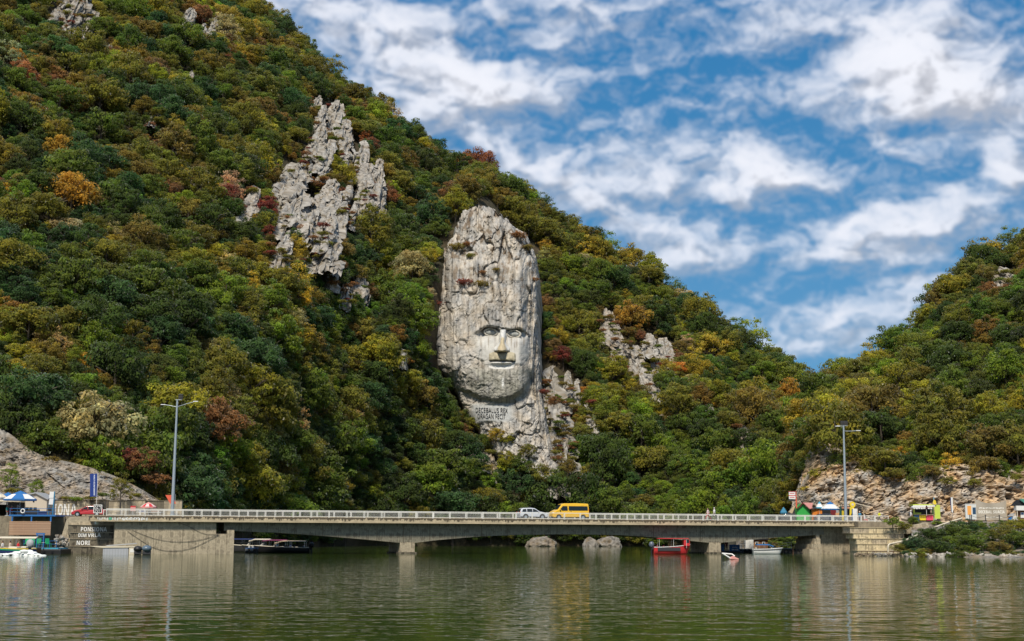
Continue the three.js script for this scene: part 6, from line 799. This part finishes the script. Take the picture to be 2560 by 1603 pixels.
  const ic = kit('ice_cream_sign', 'tall yellow ice cream shaped sign with a round head by the snack kiosk', 'sign', 2130, 1303, 243.5); ic.poly('cone', [[2126.5, 1268], [2139.5, 1264], [2131, 1280], [2127, 1292], [2124.5, 1292]], 0.25, 0, M.yellow); part('scoop', (() => { const q = new THREE.CylinderGeometry(0.48, 0.48, 0.3, 24); q.rotateX(Math.PI / 2); q.translate(ic.X(2133), ic.Y(1261.5), -0.11); return q; })(), M.yellow, ic.o); part('emblem', (() => { const q = new THREE.CylinderGeometry(0.2, 0.2, 0.02, 16); q.rotateX(Math.PI / 2); q.translate(ic.X(2133), ic.Y(1261.5), 0.06); return q; })(), M.cream, ic.o); ic.box('foot', 2122.5, 1292, 2129, 1304, 0.5, 0.1, M.dark);
  const fz = kit('white_freezer', 'tall white freezer with a blue side beside the yellow ice cream sign', 'freezer', 2138, 1303, 243); fz.box('body', 2133, 1272, 2144.3, 1303, 0.8, 0, M.white, null, 0.04); fz.box('side_strip', 2132, 1272, 2133, 1303, 0.7, -0.05, M.blue); fz.box('door_seam', 2133.5, 1286, 2143.8, 1286.4, 0.02, 0.012, M.grey); fz.box('handle', 2142.4, 1278, 2143, 1283, 0.06, 0.05, M.grey);
  person('person in a blue top and white cap standing beside the white freezer', ON(2150, 242), -0.4, [0.06, 0.22, 0.36], [0.05, 0.05, 0.08], { hair: [0.65, 0.65, 0.65], h: 1.85 });
  person('person in white and red crouching by the railing near the freezer', ON(2162, 240.5), 1.0, [0.62, 0.6, 0.6], [0.5, 0.03, 0.05], { sit: true, hair: [0.6, 0.6, 0.6] });
  person('person in a bright yellow shirt walking along the road before the orange cutting', ON(2199, 237), -1.2, [0.72, 0.70, 0.02], [0.05, 0.04, 0.04], { stride: 1, h: 1.8 });
  const wp = ON(2278, 229); person('person in a white shirt with a dark backpack at the lime green kiosk', wp, 1.6, [0.68, 0.66, 0.68], [0.02, 0.02, 0.025], { hair: [0.6, 0.6, 0.62], h: 1.8 }); const bk = part(numbered('backpack'), rbox(0.18, 0.5, 0.34, 0.08, 0, 0, 0), M.dark, scene); bk.position.copy(wp).add(V3(-0.24, 1.22, 0)); tag(bk, 'small dark backpack worn on the white shirt by the lime kiosk', 'backpack');
  const lk = kit('lime_kiosk', 'lime green pancake kiosk with a white awning and coloured counter panels', 'kiosk', 2318, 1303, 230.5);
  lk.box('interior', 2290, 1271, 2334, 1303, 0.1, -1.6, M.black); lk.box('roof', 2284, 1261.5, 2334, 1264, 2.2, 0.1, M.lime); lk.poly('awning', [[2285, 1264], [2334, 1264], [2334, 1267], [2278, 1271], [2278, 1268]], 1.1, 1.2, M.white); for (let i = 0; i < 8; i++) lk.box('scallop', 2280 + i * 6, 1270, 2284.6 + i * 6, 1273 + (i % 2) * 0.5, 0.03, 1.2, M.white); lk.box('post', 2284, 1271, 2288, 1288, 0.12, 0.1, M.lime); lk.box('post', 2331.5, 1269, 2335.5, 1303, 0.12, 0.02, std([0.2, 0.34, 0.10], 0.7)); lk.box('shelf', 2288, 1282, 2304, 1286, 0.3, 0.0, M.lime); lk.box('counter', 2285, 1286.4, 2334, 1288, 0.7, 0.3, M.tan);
  lk.box('counter_panel', 2285.5, 1288, 2298, 1301, 0.08, 0.15, M.blue); { const p = lk.box('counter_panel', 2298.4, 1288, 2315, 1301, 0.08, 0.16, std([1, 1, 1], 0.7, { map: print(128, 100, (x) => { x.fillStyle = '#2a2410'; x.font = 'bold 34px sans-serif'; x.textAlign = 'center'; x.fillText('CLATITE', 64, 62, 112); }, '#e3c62f') })); } lk.box('counter_panel', 2315.4, 1287.4, 2333, 1301, 0.08, 0.17, std([0.72, 0.07, 0.13], 0.6)); lk.box('side_panel', 2336.5, 1262.5, 2350.5, 1297, 0.1, 0.25, M.lime); lk.box('base', 2286, 1301, 2352, 1303.5, 1.4, 0.0, M.dark); lk.post('parasol_pole', 2312.5, 1265, 1290, 0.03, 1.1, M.white); lk.poly('furled_cloth', [[2311, 1265], [2314, 1265], [2315.5, 1273], [2310.5, 1274]], 0.25, 1.2, M.burgundy);
  const fg = kit('flag', 'small yellow and blue flag on a stick over the lime kiosk', 'flag', 2334.5, 1262, 230); fg.post('pole', 2334.5, 1242, 1264, 0.025, 0, M.grey); fg.poly('cloth', [[2334.8, 1244], [2336.5, 1244.5], [2336.5, 1249], [2334.8, 1249]], 0.02, 0.02, M.cyan); fg.poly('cloth', [[2334.8, 1249.2], [2340, 1252], [2341.5, 1260], [2337, 1262], [2332, 1258]], 0.03, 0.02, M.yellow);
  const bf = kit('feather_banner', 'narrow white feather banner with a blue edge on a thin pole', 'banner', 2382, 1303, 229); bf.post('pole', 2383, 1243, 1304, 0.03, -0.03, M.grey); bf.poly('banner', [[2380, 1243.5], [2384.5, 1244], [2384, 1282], [2380.6, 1281]], 0.03, 0, M.white); bf.poly('blue_edge', [[2378, 1246], [2380, 1243.5], [2380.6, 1281], [2378.6, 1277]], 0.03, 0, M.navy); bf.box('foot', 2379.5, 1302.5, 2386, 1304, 0.5, 0.2, M.dark);
  const ib = kit('info_board', 'white information board with an orange and a dark blue panel', 'board', 2428, 1303, 228.5); ib.box('board', 2415, 1261, 2442, 1299, 0.25, 0, std([0.60, 0.62, 0.60], 0.6)); ib.box('frame', 2414.4, 1260, 2442.6, 1261.4, 0.3, 0.03, M.white); ib.box('orange_panel', 2420, 1265, 2429.6, 1287.5, 0.02, 0.014, std([0.80, 0.36, 0.08], 0.6)); ib.box('blue_panel', 2433, 1269, 2441, 1286, 0.02, 0.014, std([0.02, 0.06, 0.12], 0.4)); ib.box('foot', 2417, 1299, 2438, 1301, 0.5, 0.15, M.black);
  const fb = kit('mesh_banner', 'sagging grey mesh banner with faint white lettering strung between two poles', 'banner', 2480, 1303, 230.5);
  { const tx = print(512, 320, (x) => { x.fillStyle = 'rgba(240,238,230,0.85)'; x.font = 'bold 62px sans-serif'; x.textAlign = 'center'; x.fillText('DECEBAL SUACIA', 262, 216, 440); for (const [y, x0, n, h] of [[128, 60, 18, 16], [268, 170, 12, 14]]) for (let i = 0; i < n; i++) x.fillRect(x0 + i * 23, y + 3 * Math.sin(i * 5), 15 + 4 * Math.sin(i * 9), h); }, '#a59c8d');
    const nx = 20, ny = 10, pos = [], uv = [], idx = []; for (let j = 0; j <= ny; j++) for (let i = 0; i <= nx; i++) { const u = i / nx, v = j / ny, top = lerp(1248, 1252, u) + 9 * Math.sin(Math.PI * u), y = lerp(1301, top, v); const p = fb.v(lerp(2440, 2518, u), y, 0.16 * Math.sin(u * 9 + v * 3)); pos.push(p.x, p.y, p.z); uv.push(u, (1301 - y) / 53); } for (let j = 0; j < ny; j++) for (let i = 0; i < nx; i++) { const a = j * (nx + 1) + i, b = a + nx + 1; idx.push(a, a + 1, b + 1, a, b + 1, b); } const g2 = new THREE.BufferGeometry(); g2.setAttribute('position', new THREE.Float32BufferAttribute(pos, 3)); g2.setAttribute('uv', new THREE.Float32BufferAttribute(uv, 2)); g2.setIndex(idx); g2.computeVertexNormals(); part('cloth', g2, new THREE.MeshStandardMaterial({ map: tx, roughness: 0.9, side: THREE.DoubleSide }), fb.o); }
  fb.post('pole', 2439.6, 1247, 1304, 0.045, -0.02, M.tan); fb.post('pole', 2518.6, 1250, 1304, 0.045, -0.02, M.tan);
  const cf = kit('chain_fence', 'low fence of dark posts and hanging chains in front of the mesh banner', 'fence', 2470, 1303, 227.6); const posts = [2425.5, 2429.5, 2464.5, 2499, 2534]; for (const x of posts) { cf.post('fence_post', x, 1288.5, 1303, 0.075, 0, M.dark); part('post_cap', new THREE.SphereGeometry(0.09, 10, 8), M.dark, cf.o).position.copy(cf.v(x, 1288.3, 0)); } for (let i = 1; i < 4; i++) part('chain', tube([0, 0.25, 0.5, 0.75, 1].map((u) => cf.v(lerp(posts[i], posts[i + 1], u), 1289.5 + 18 * u * (1 - u), 0)), 0.028, 20, 5), M.dark, cf.o);
  const ek = kit('edge_kiosk', 'brown kiosk with a green gabled roof and white fascia cut by the picture edge', 'kiosk', 2570, 1303, 226.6); ek.box('wall', 2543, 1276, 2620, 1303, 0.2, -0.1, M.brown); ek.box('fascia', 2540, 1265, 2625, 1276.5, 1.2, 0.5, M.white); ek.poly('gable', [[2536, 1265], [2553, 1250], [2600, 1250], [2610, 1265]], 2, 0.2, M.black); part('roof', (() => { const b = ek.boxg(2553, 1248, 2625, 1249, 0.1, 0); const p = [[2549, 1248, 0.4], [2565, 1262, 0.8], [2630, 1262, 0.8], [2615, 1246, -1]].map((q) => ek.v(...q)), pos = []; for (const i of [0, 1, 2, 0, 2, 3]) pos.push(p[i].x, p[i].y, p[i].z); for (const i of [0, 2, 1, 0, 3, 2]) pos.push(p[i].x, p[i].y - 0.1, p[i].z); const gg = new THREE.BufferGeometry(); gg.setAttribute('position', new THREE.Float32BufferAttribute(pos, 3)); gg.computeVertexNormals(); return gg; })(), std([0.03, 0.16, 0.12], 0.7), ek.o); ek.box('poster', 2553, 1281, 2562, 1295, 0.04, -0.04, M.white); ek.box('poster', 2555, 1282.5, 2559, 1287, 0.02, -0.02, M.blue); for (const x of [2542.5, 2600]) ek.box('post', x - 0.8, 1276, x + 0.8, 1304, 0.15, 0.4, M.cream);
  const tbx = kit('cool_box', 'white cool box with an orange edge beside the kiosk at the picture edge', 'box', 2538, 1303, 226.8); tbx.box('body', 2532.5, 1291.5, 2543, 1304, 0.8, 0.3, M.white, null, 0.04); tbx.box('edge_strip', 2541.6, 1291.5, 2543.4, 1304, 0.82, 0.32, M.orange); tbx.box('lid', 2532, 1290, 2543.4, 1291.4, 0.85, 0.32, M.white);
  const bt = kit('blue_table', 'slanting blue stall table with a dark top beside the white cool box', 'table', 2530, 1303, 227.2); bt.poly('tabletop', [[2522, 1291], [2533, 1284], [2540, 1283], [2533, 1291]], 0.7, 0, M.grey); bt.poly('front', [[2522, 1297], [2533, 1290], [2533, 1303.5], [2530, 1303.5]], 0.6, -0.05, M.blue); bt.post('leg', 2524, 1291, 1304, 0.03, -0.1, M.dark);
  for (const [a, b, l] of [[[1992, 1234, 252], [2111, 1226, 238], 'upper thin wire strung from the red sign post to the lamp post'], [[2060, 1243, 246], [2111, 1230, 238], 'lower thin wire sloping up to the right lamp post']]) { const p = P(...a), q = P(...b), m = p.clone().lerp(q, 0.5); m.y -= 0.35; tag(part(numbered('wire'), tube([p, m, q], 0.025, 24, 4), std([0.3, 0.28, 0.22], 0.8), scene), l, 'wire'); }
}
// ---------------------------------------------------------------- shrubs, shore rocks, small plants
{
  const grp = 'shrubs on the right river bank';
  const B = [[2330, 1342, 205, 76, 0, 'largest dark green shrub in the middle of the right bank'], [2385, 1338, 207, 84, 2, 'broad green shrub right of the largest bank shrub'], [2285, 1362, 203, 66, 1, 'deep green shrub at the foot of the hand rail'], [2345, 1372, 200, 78, 0, 'low dark shrub overhanging the shore stones'], [2430, 1362, 202, 86, 2, 'green shrub hanging to the water below the mesh banner'], [2418, 1322, 212, 60, 1, 'green shrub under the information board'], [2448, 1315, 220, 38, 3, 'small bright shrub at the path top before the mesh banner'], [2510, 1340, 206, 74, 4, 'olive shrub below the edge kiosk'], [2556, 1352, 203, 92, 2, 'big green shrub cut by the picture edge above the shore'], [2500, 1372, 200, 66, 6, 'brownish low shrub above the shore stones by the picture edge'], [2545, 1318, 214, 60, 5, 'yellowish shrub under the edge kiosk'], [2305, 1392 - 8, 200, 46, 4, 'olive shrub trailing over the low shore wall'], [2600, 1372, 200, 80, 2, 'green shrub beyond the picture edge'], [2470, 1340, 208, 50, 3, 'bright green shrub between the olive and dark bank shrubs'], [2375, 1360, 203, 60, 3, 'fresh green shrub low in the middle of the bank'], [2250, 1372, 203, 40, 4, 'small olive shrub under the lower end of the hand rail']];
  for (const [x, y, D, w, c, l] of B) { if (x < 2590) shrub(x, y, D, w, c, l, { group: grp, geo: foliage[(x * 7 + y) % 5], sy: 0.72 }); }
  shrub(2232, 1307, 221, 38, 3, 'bright green bush spilling over the deck edge at the bridge end'); shrub(2284, 1304, 226, 32, 2, 'green bush in front of the lime kiosk left corner', { sy: 1 }); shrub(2262, 1318, 222, 34, 4, 'olive bush on the wall top under the lime kiosk'); shrub(2344, 1309, 225, 26, 3, 'low green tuft at the foot of the lime kiosk', { sy: 0.6 });
  for (const [x, y, D, w, c, l] of [[1925, 1352, 246, 44, 2, 'green bush on the shaded bank behind the jetty hut'], [1960, 1345, 247, 48, 3, 'bright bush on the shaded bank above the gangway'], [2022, 1352, 243, 40, 2, 'green bush beside the rusty bank stair'], [2028, 1368, 241, 36, 1, 'dark bush at the foot of the rusty bank stair'], [1640, 1355, 300, 44, 3, 'rounded bright bush at the water beyond the red tour boat']]) shrub(x, y, D, w, c, l);
  // left side
  shrub(26, 1198, 224, 52, 3, 'slim bright young tree on the grey cutting above the parasols', { tree: 1, name: 'tree', category: 'tree', sy: 1.15, trunk: 1.3, geo: foliage[8] }); shrub(90, 1222, 222, 38, 3, 'small bright young tree above the beige hut', { tree: 1, name: 'tree', category: 'tree', sy: 1.25, trunk: 1.3, geo: foliage[9] }); shrub(302, 1226, 218, 62, 4, 'small olive tree before the grey cutting near the bridge end', { tree: 1, name: 'tree', category: 'tree', sy: 1.1, trunk: 1.6, geo: foliage[10] });
  shrub(360, 1160, 240, 84, 7, 'large russet red shrub at the lower end of the grey cutting', { geo: foliage[3], sy: 0.9 }); shrub(318, 1142, 240, 60, 11, 'dark red shrub on the upper edge of the grey cutting'); shrub(255, 1128, 240, 60, 11, 'dark red and brown shrub overhanging the middle of the grey cutting'); shrub(390, 1200, 240, 60, 7, 'russet shrub hanging over the end of the grey cutting'); shrub(66, 1125, 236, 44, 4, 'olive shrub rooted on the face of the grey cutting', { sy: 1.3 });
  for (const [x, y, w, c, l] of [[165, 1246, 26, 4, 'low olive weeds on the wall top by the hut'], [190, 1249, 34, 3, 'bright weeds drooping over the painted wall'], [225, 1246, 30, 4, 'weeds under the blue banner on the wall top'], [255, 1238, 30, 2, 'green weeds right of the blue banner'], [30, 1228, 40, 4, 'weeds behind the blue parasol']]) shrub(x, y, 221, w, c, l, { geo: tuftGeo, sy: 0.7, name: 'weeds', category: 'weeds' });
  for (const [x, y, w, c, l] of [[130, 1150, 40, 6, 'brown shrub near the top of the grey cutting'], [180, 1185, 30, 4, 'small olive shrub in the middle of the grey cutting'], [20, 1105, 40, 6, 'brown shrub high on the grey cutting by the picture edge'], [215, 1215, 26, 6, 'brown scrub behind the blue banner'], [340, 1240, 30, 4, 'olive shrub low on the grey cutting by the lamp post']]) shrub(x, y, 235, w, c, l, { sy: 0.8, geo: tuftGeo });
  // right cutting
  for (const [x, y, D, w, c, l] of [[2212, 1148, 254, 78, 4, 'big olive shrub growing out of the orange cutting'], [2236, 1185, 252, 50, 4, 'olive shrub hanging low on the orange cutting'], [2370, 1205, 247, 40, 4, 'round olive shrub on the bare rock over the feather banner'], [2435, 1208, 246, 38, 4, 'olive shrub on the bare rock over the mesh banner'], [2540, 1195, 245, 36, 4, 'olive shrub on the rock at the picture edge'], [2330, 1180, 250, 50, 6, 'brownish shrub on the brow of the cutting'], [2285, 1262, 244, 30, 6, 'brown scrub on the rock behind the lime kiosk'], [2130, 1150, 258, 40, 6, 'brown scrub near the top of the orange cutting'], [2050, 1190, 262, 70, 5, 'yellow green shrub at the left edge of the orange cutting'], [2030, 1235, 262, 56, 9, 'golden yellow shrub behind the green hut'], [2470, 1160, 249, 60, 6, 'brownish shrub on the brow of the cutting over the mesh banner']]) shrub(x, y, D, w, c, l, { sy: 0.8 });
  // tufts on the carved rock and crags
  const hd = (px, py) => { const Db = mountain.D(1290, 1150) - 2; return Db + (1190 - py) * 0.045 - 8.5; };
  for (const [x, y, w, c, l] of [[1205, 682, 20, 7, 'small russet tuft on the forehead of the carved rock'], [1202, 712, 34, 6, 'largest brown tuft on the forehead of the carved rock'], [1160, 708, 36, 11, 'dark red tuft on the left temple of the carved rock'], [1142, 620, 40, 6, 'brown tuft on the left shoulder of the carved rock'], [1168, 612, 24, 7, 'russet tuft high on the left edge of the carved rock'], [1176, 640, 22, 4, 'olive tuft on the upper left of the carved rock'], [1096, 762, 34, 11, 'dark red bush against the left edge of the carved rock'], [1240, 675, 18, 6, 'small brown tuft above the centre of the brow'], [1318, 620, 28, 6, 'brown tuft on the right shoulder of the carved rock'], [1335, 700, 20, 7, 'russet tuft on the right edge of the carved rock'], [1295, 590, 36, 7, 'russet bush at the top right of the carved rock'], [1240, 1090, 40, 9, 'golden bush at the foot of the carved neck'], [1268, 1100, 36, 5, 'yellow green bush below the inscription'], [1205, 1105, 40, 2, 'green bush on the rib left under the inscription'], [1185, 1062, 44, 4, 'olive bush left of the inscription'], [1170, 1040, 36, 2, 'green bush beside the left end of the inscription'], [1225, 1120, 44, 4, 'olive bush on the stony rib under the carved rock'], [1385, 1005, 30, 7, 'russet tuft on the grey buttress'], [1360, 980, 22, 11, 'dark red tuft between the carved rock and the buttress'], [1320, 1130, 40, 4, 'olive scrub at the foot of the carved rock'], [1300, 1168, 56, 2, 'green bush at the lower edge of the carved rock above the silver car'], [1350, 1190, 60, 4, 'olive bush below the lowest tip of the carved rock'], [1395, 1196, 54, 2, 'green bush between the carved rock tip and the buttress foot'], [1270, 1150, 44, 5, 'yellow green bush under the left lower edge of the carved rock'], [1420, 1170, 44, 6, 'brown bush at the foot of the grey buttress']]) shrub(x, y, inHead(x, y, -2) ? -carvedAt(x, y, 0.3).z : hd(x, y) + (y > 1000 ? 1 : 4), w * 1.15, c, l, { sy: 0.95, geo: y > 1000 ? foliage[(x + y) % 5] : tuftGeo });
  const R = rng(5), tuf = []; // scrub clinging to the crags
  const M4 = new THREE.Matrix4(), Q = new THREE.Quaternion(), list = []; for (const [x, y, rx, ry] of rockMasks) { const n = Math.max(2, Math.round((rx * ry) / 150)); for (let i = 0; i < n; i++) { const px = x + (R() - 0.5) * 2.1 * rx, py = y + (R() - 0.4) * 1.9 * ry, hill = px > 2100 ? rightHill : mountain, D = hill.D(px, py) - 5 - 4.5 * R(), p = P(px, py, D), r = 0.5 + 1.1 * R(); list.push([p, r, pick([[6, 3], [7, 1.6], [4, 3], [2, 2], [11, 0.7]])]); } }
  const im = new THREE.InstancedMesh(tuftGeo, leafAny, list.length); im.name = 'scrub'; tag(im, 'brown and green scrub clinging to ledges of the grey crags', 'scrub', null, 'stuff'); list.forEach(([p, r, c], i) => { im.setMatrixAt(i, M4.compose(p, Q.setFromAxisAngle(V3(0, 1, 0), i), V3(r, r * 0.8, r))); im.setColorAt(i, lin(PAL[c][1], PAL[c][2], PAL[c][3])); }); scene.add(im);
  // low growth along the shore and on the brows of the cuttings, grass on the bank
  const low = []; const put = (x, y, D, r) => low.push([P(x, y, D), r, pick([[0, 3], [2, 3], [1, 2], [4, 2], [3, 1.4], [6, 0.8]])]);
  const pv = V3(); for (let i = 0; i < 900; i++) { mountain.at(0.3 + 0.7 * R(), 0.07 * R(), pv); low.push([V3(pv.x, Math.max(pv.y, 0.2) + 0.7, pv.z + 1.2), 1.1 + 1.3 * R(), pick([[0, 3], [2, 3], [1, 2], [4, 1.5], [3, 0.8]])]); }
  for (let i = 0; i < 420; i++) { mountain.at(0.08 + 0.3 * R(), 0.12 * R(), pv); low.push([V3(pv.x, pv.y + 0.8, pv.z), 1.1 + 1.2 * R(), pick([[0, 3], [2, 2], [4, 2], [6, 2], [11, 0.5], [7, 0.6]])]); }
  for (let i = 0; i < 520; i++) { rightHill.at(R() * 0.85, 0.10 * R(), pv); low.push([V3(pv.x, pv.y + 0.7, pv.z), 0.9 + 1.1 * R(), pick([[4, 3], [2, 2], [6, 2.5], [5, 1.2]])]); }
  for (let i = 0; i < 420; i++) { const u = R(), v = R(), x = lerp(2262, 2640, u), y = lerp(1391, 1310, v), D = lerp(198, 225, v) - 0.6; if (y < 1362 + 0 && x < 2300 + (1362 - y) * 1.9) continue; put(x, y, D, 0.35 + 0.6 * R()); }
  for (let i = 0; i < 160; i++) { const v = R(); put(lerp(1890, 2042, R()), lerp(1374, 1318, v), lerp(243, 249, v) - 0.5, 0.5 + 0.8 * R()); }
  const lm = new THREE.InstancedMesh(shrubGeo[0], leafAny, low.length); lm.name = 'undergrowth'; tag(lm, 'low green undergrowth along the shore, the brows of the cuttings and the bank', 'undergrowth', null, 'stuff'); low.forEach(([p, r, c], i) => { lm.setMatrixAt(i, M4.compose(p, Q.setFromAxisAngle(V3(0, 1, 0), i * 1.7), V3(r, r * 0.85, r))); const k = 0.75 + 0.5 * R(); lm.setColorAt(i, lin(PAL[c][1] * k, PAL[c][2] * k, PAL[c][3] * k)); }); scene.add(lm);
  const shore = []; for (let i = 0; i < 170; i++) { const x = lerp(2262, 2640, R()); shore.push([x, 1386 + 8 * R() + (x - 2262) * 0.006, lerp(199, 196, (x - 2262) / 380), 5 + 12 * R()]); } rubble('pale broken stones along the waterline under the bank shrubs', shore, 1, 21); const ds = []; for (let i = 0; i < 70; i++) ds.push([lerp(2136, 2270, R()), 1385 + 8 * R(), 203, 4 + 8 * R()]); rubble('dark wet stones at the foot of the stepped wall', ds, 1, 22, rockMat, 0.5);
  const bo = (label, px, py0, py1, w, D, seed, warm) => { const b = P(px, py1, D), t = P(px, py0, D), g = mergeVertices(new THREE.IcosahedronGeometry(1, 14).deleteAttribute('uv').deleteAttribute('normal')), q = g.attributes.position, H = t.y - b.y, W = (w / 2.3) * mpp(D); for (let i = 0; i < q.count; i++) { const x = q.getX(i), y = q.getY(i), z = q.getZ(i), k = 1 + 0.22 * n3(x * 1.2 + seed, y * 1.2, z * 1.2) + 0.10 * ridge3(x * 2.5 + seed, y * 1.6, z * 2.5, 4); q.setXYZ(i, x * k * W + 0.5 * Math.max(0, -y) * W * 0.4 * Math.sign(x), y * k * H * 0.85 - 0.2, z * k * W * 0.8); } g.computeVertexNormals(); colored(g, (x, y, z, c) => limestone(warm, 0.55)(x + b.x, y, z, c)); const m = part(numbered('boulder'), g, rockMat, scene); m.position.set(b.x, 0, b.z); tag(m, label, 'boulder'); };
  bo('smooth grey and orange rock at the far shore seen under the bridge below the van', 1352, 1332, 1363, 84, 345, 61, 0.55); bo('large grey rock with a long slope at the far shore under the middle span', 1522, 1334, 1363, 74, 352, 62, 0.3); bo('small cracked rock beside the larger one at the far shore', 1478, 1336, 1363, 44, 350, 63, 0.3);
}
scene.traverse((o) => { if (o.isMesh) { o.castShadow = o.receiveShadow = true; } });
renderer.render(scene, camera);
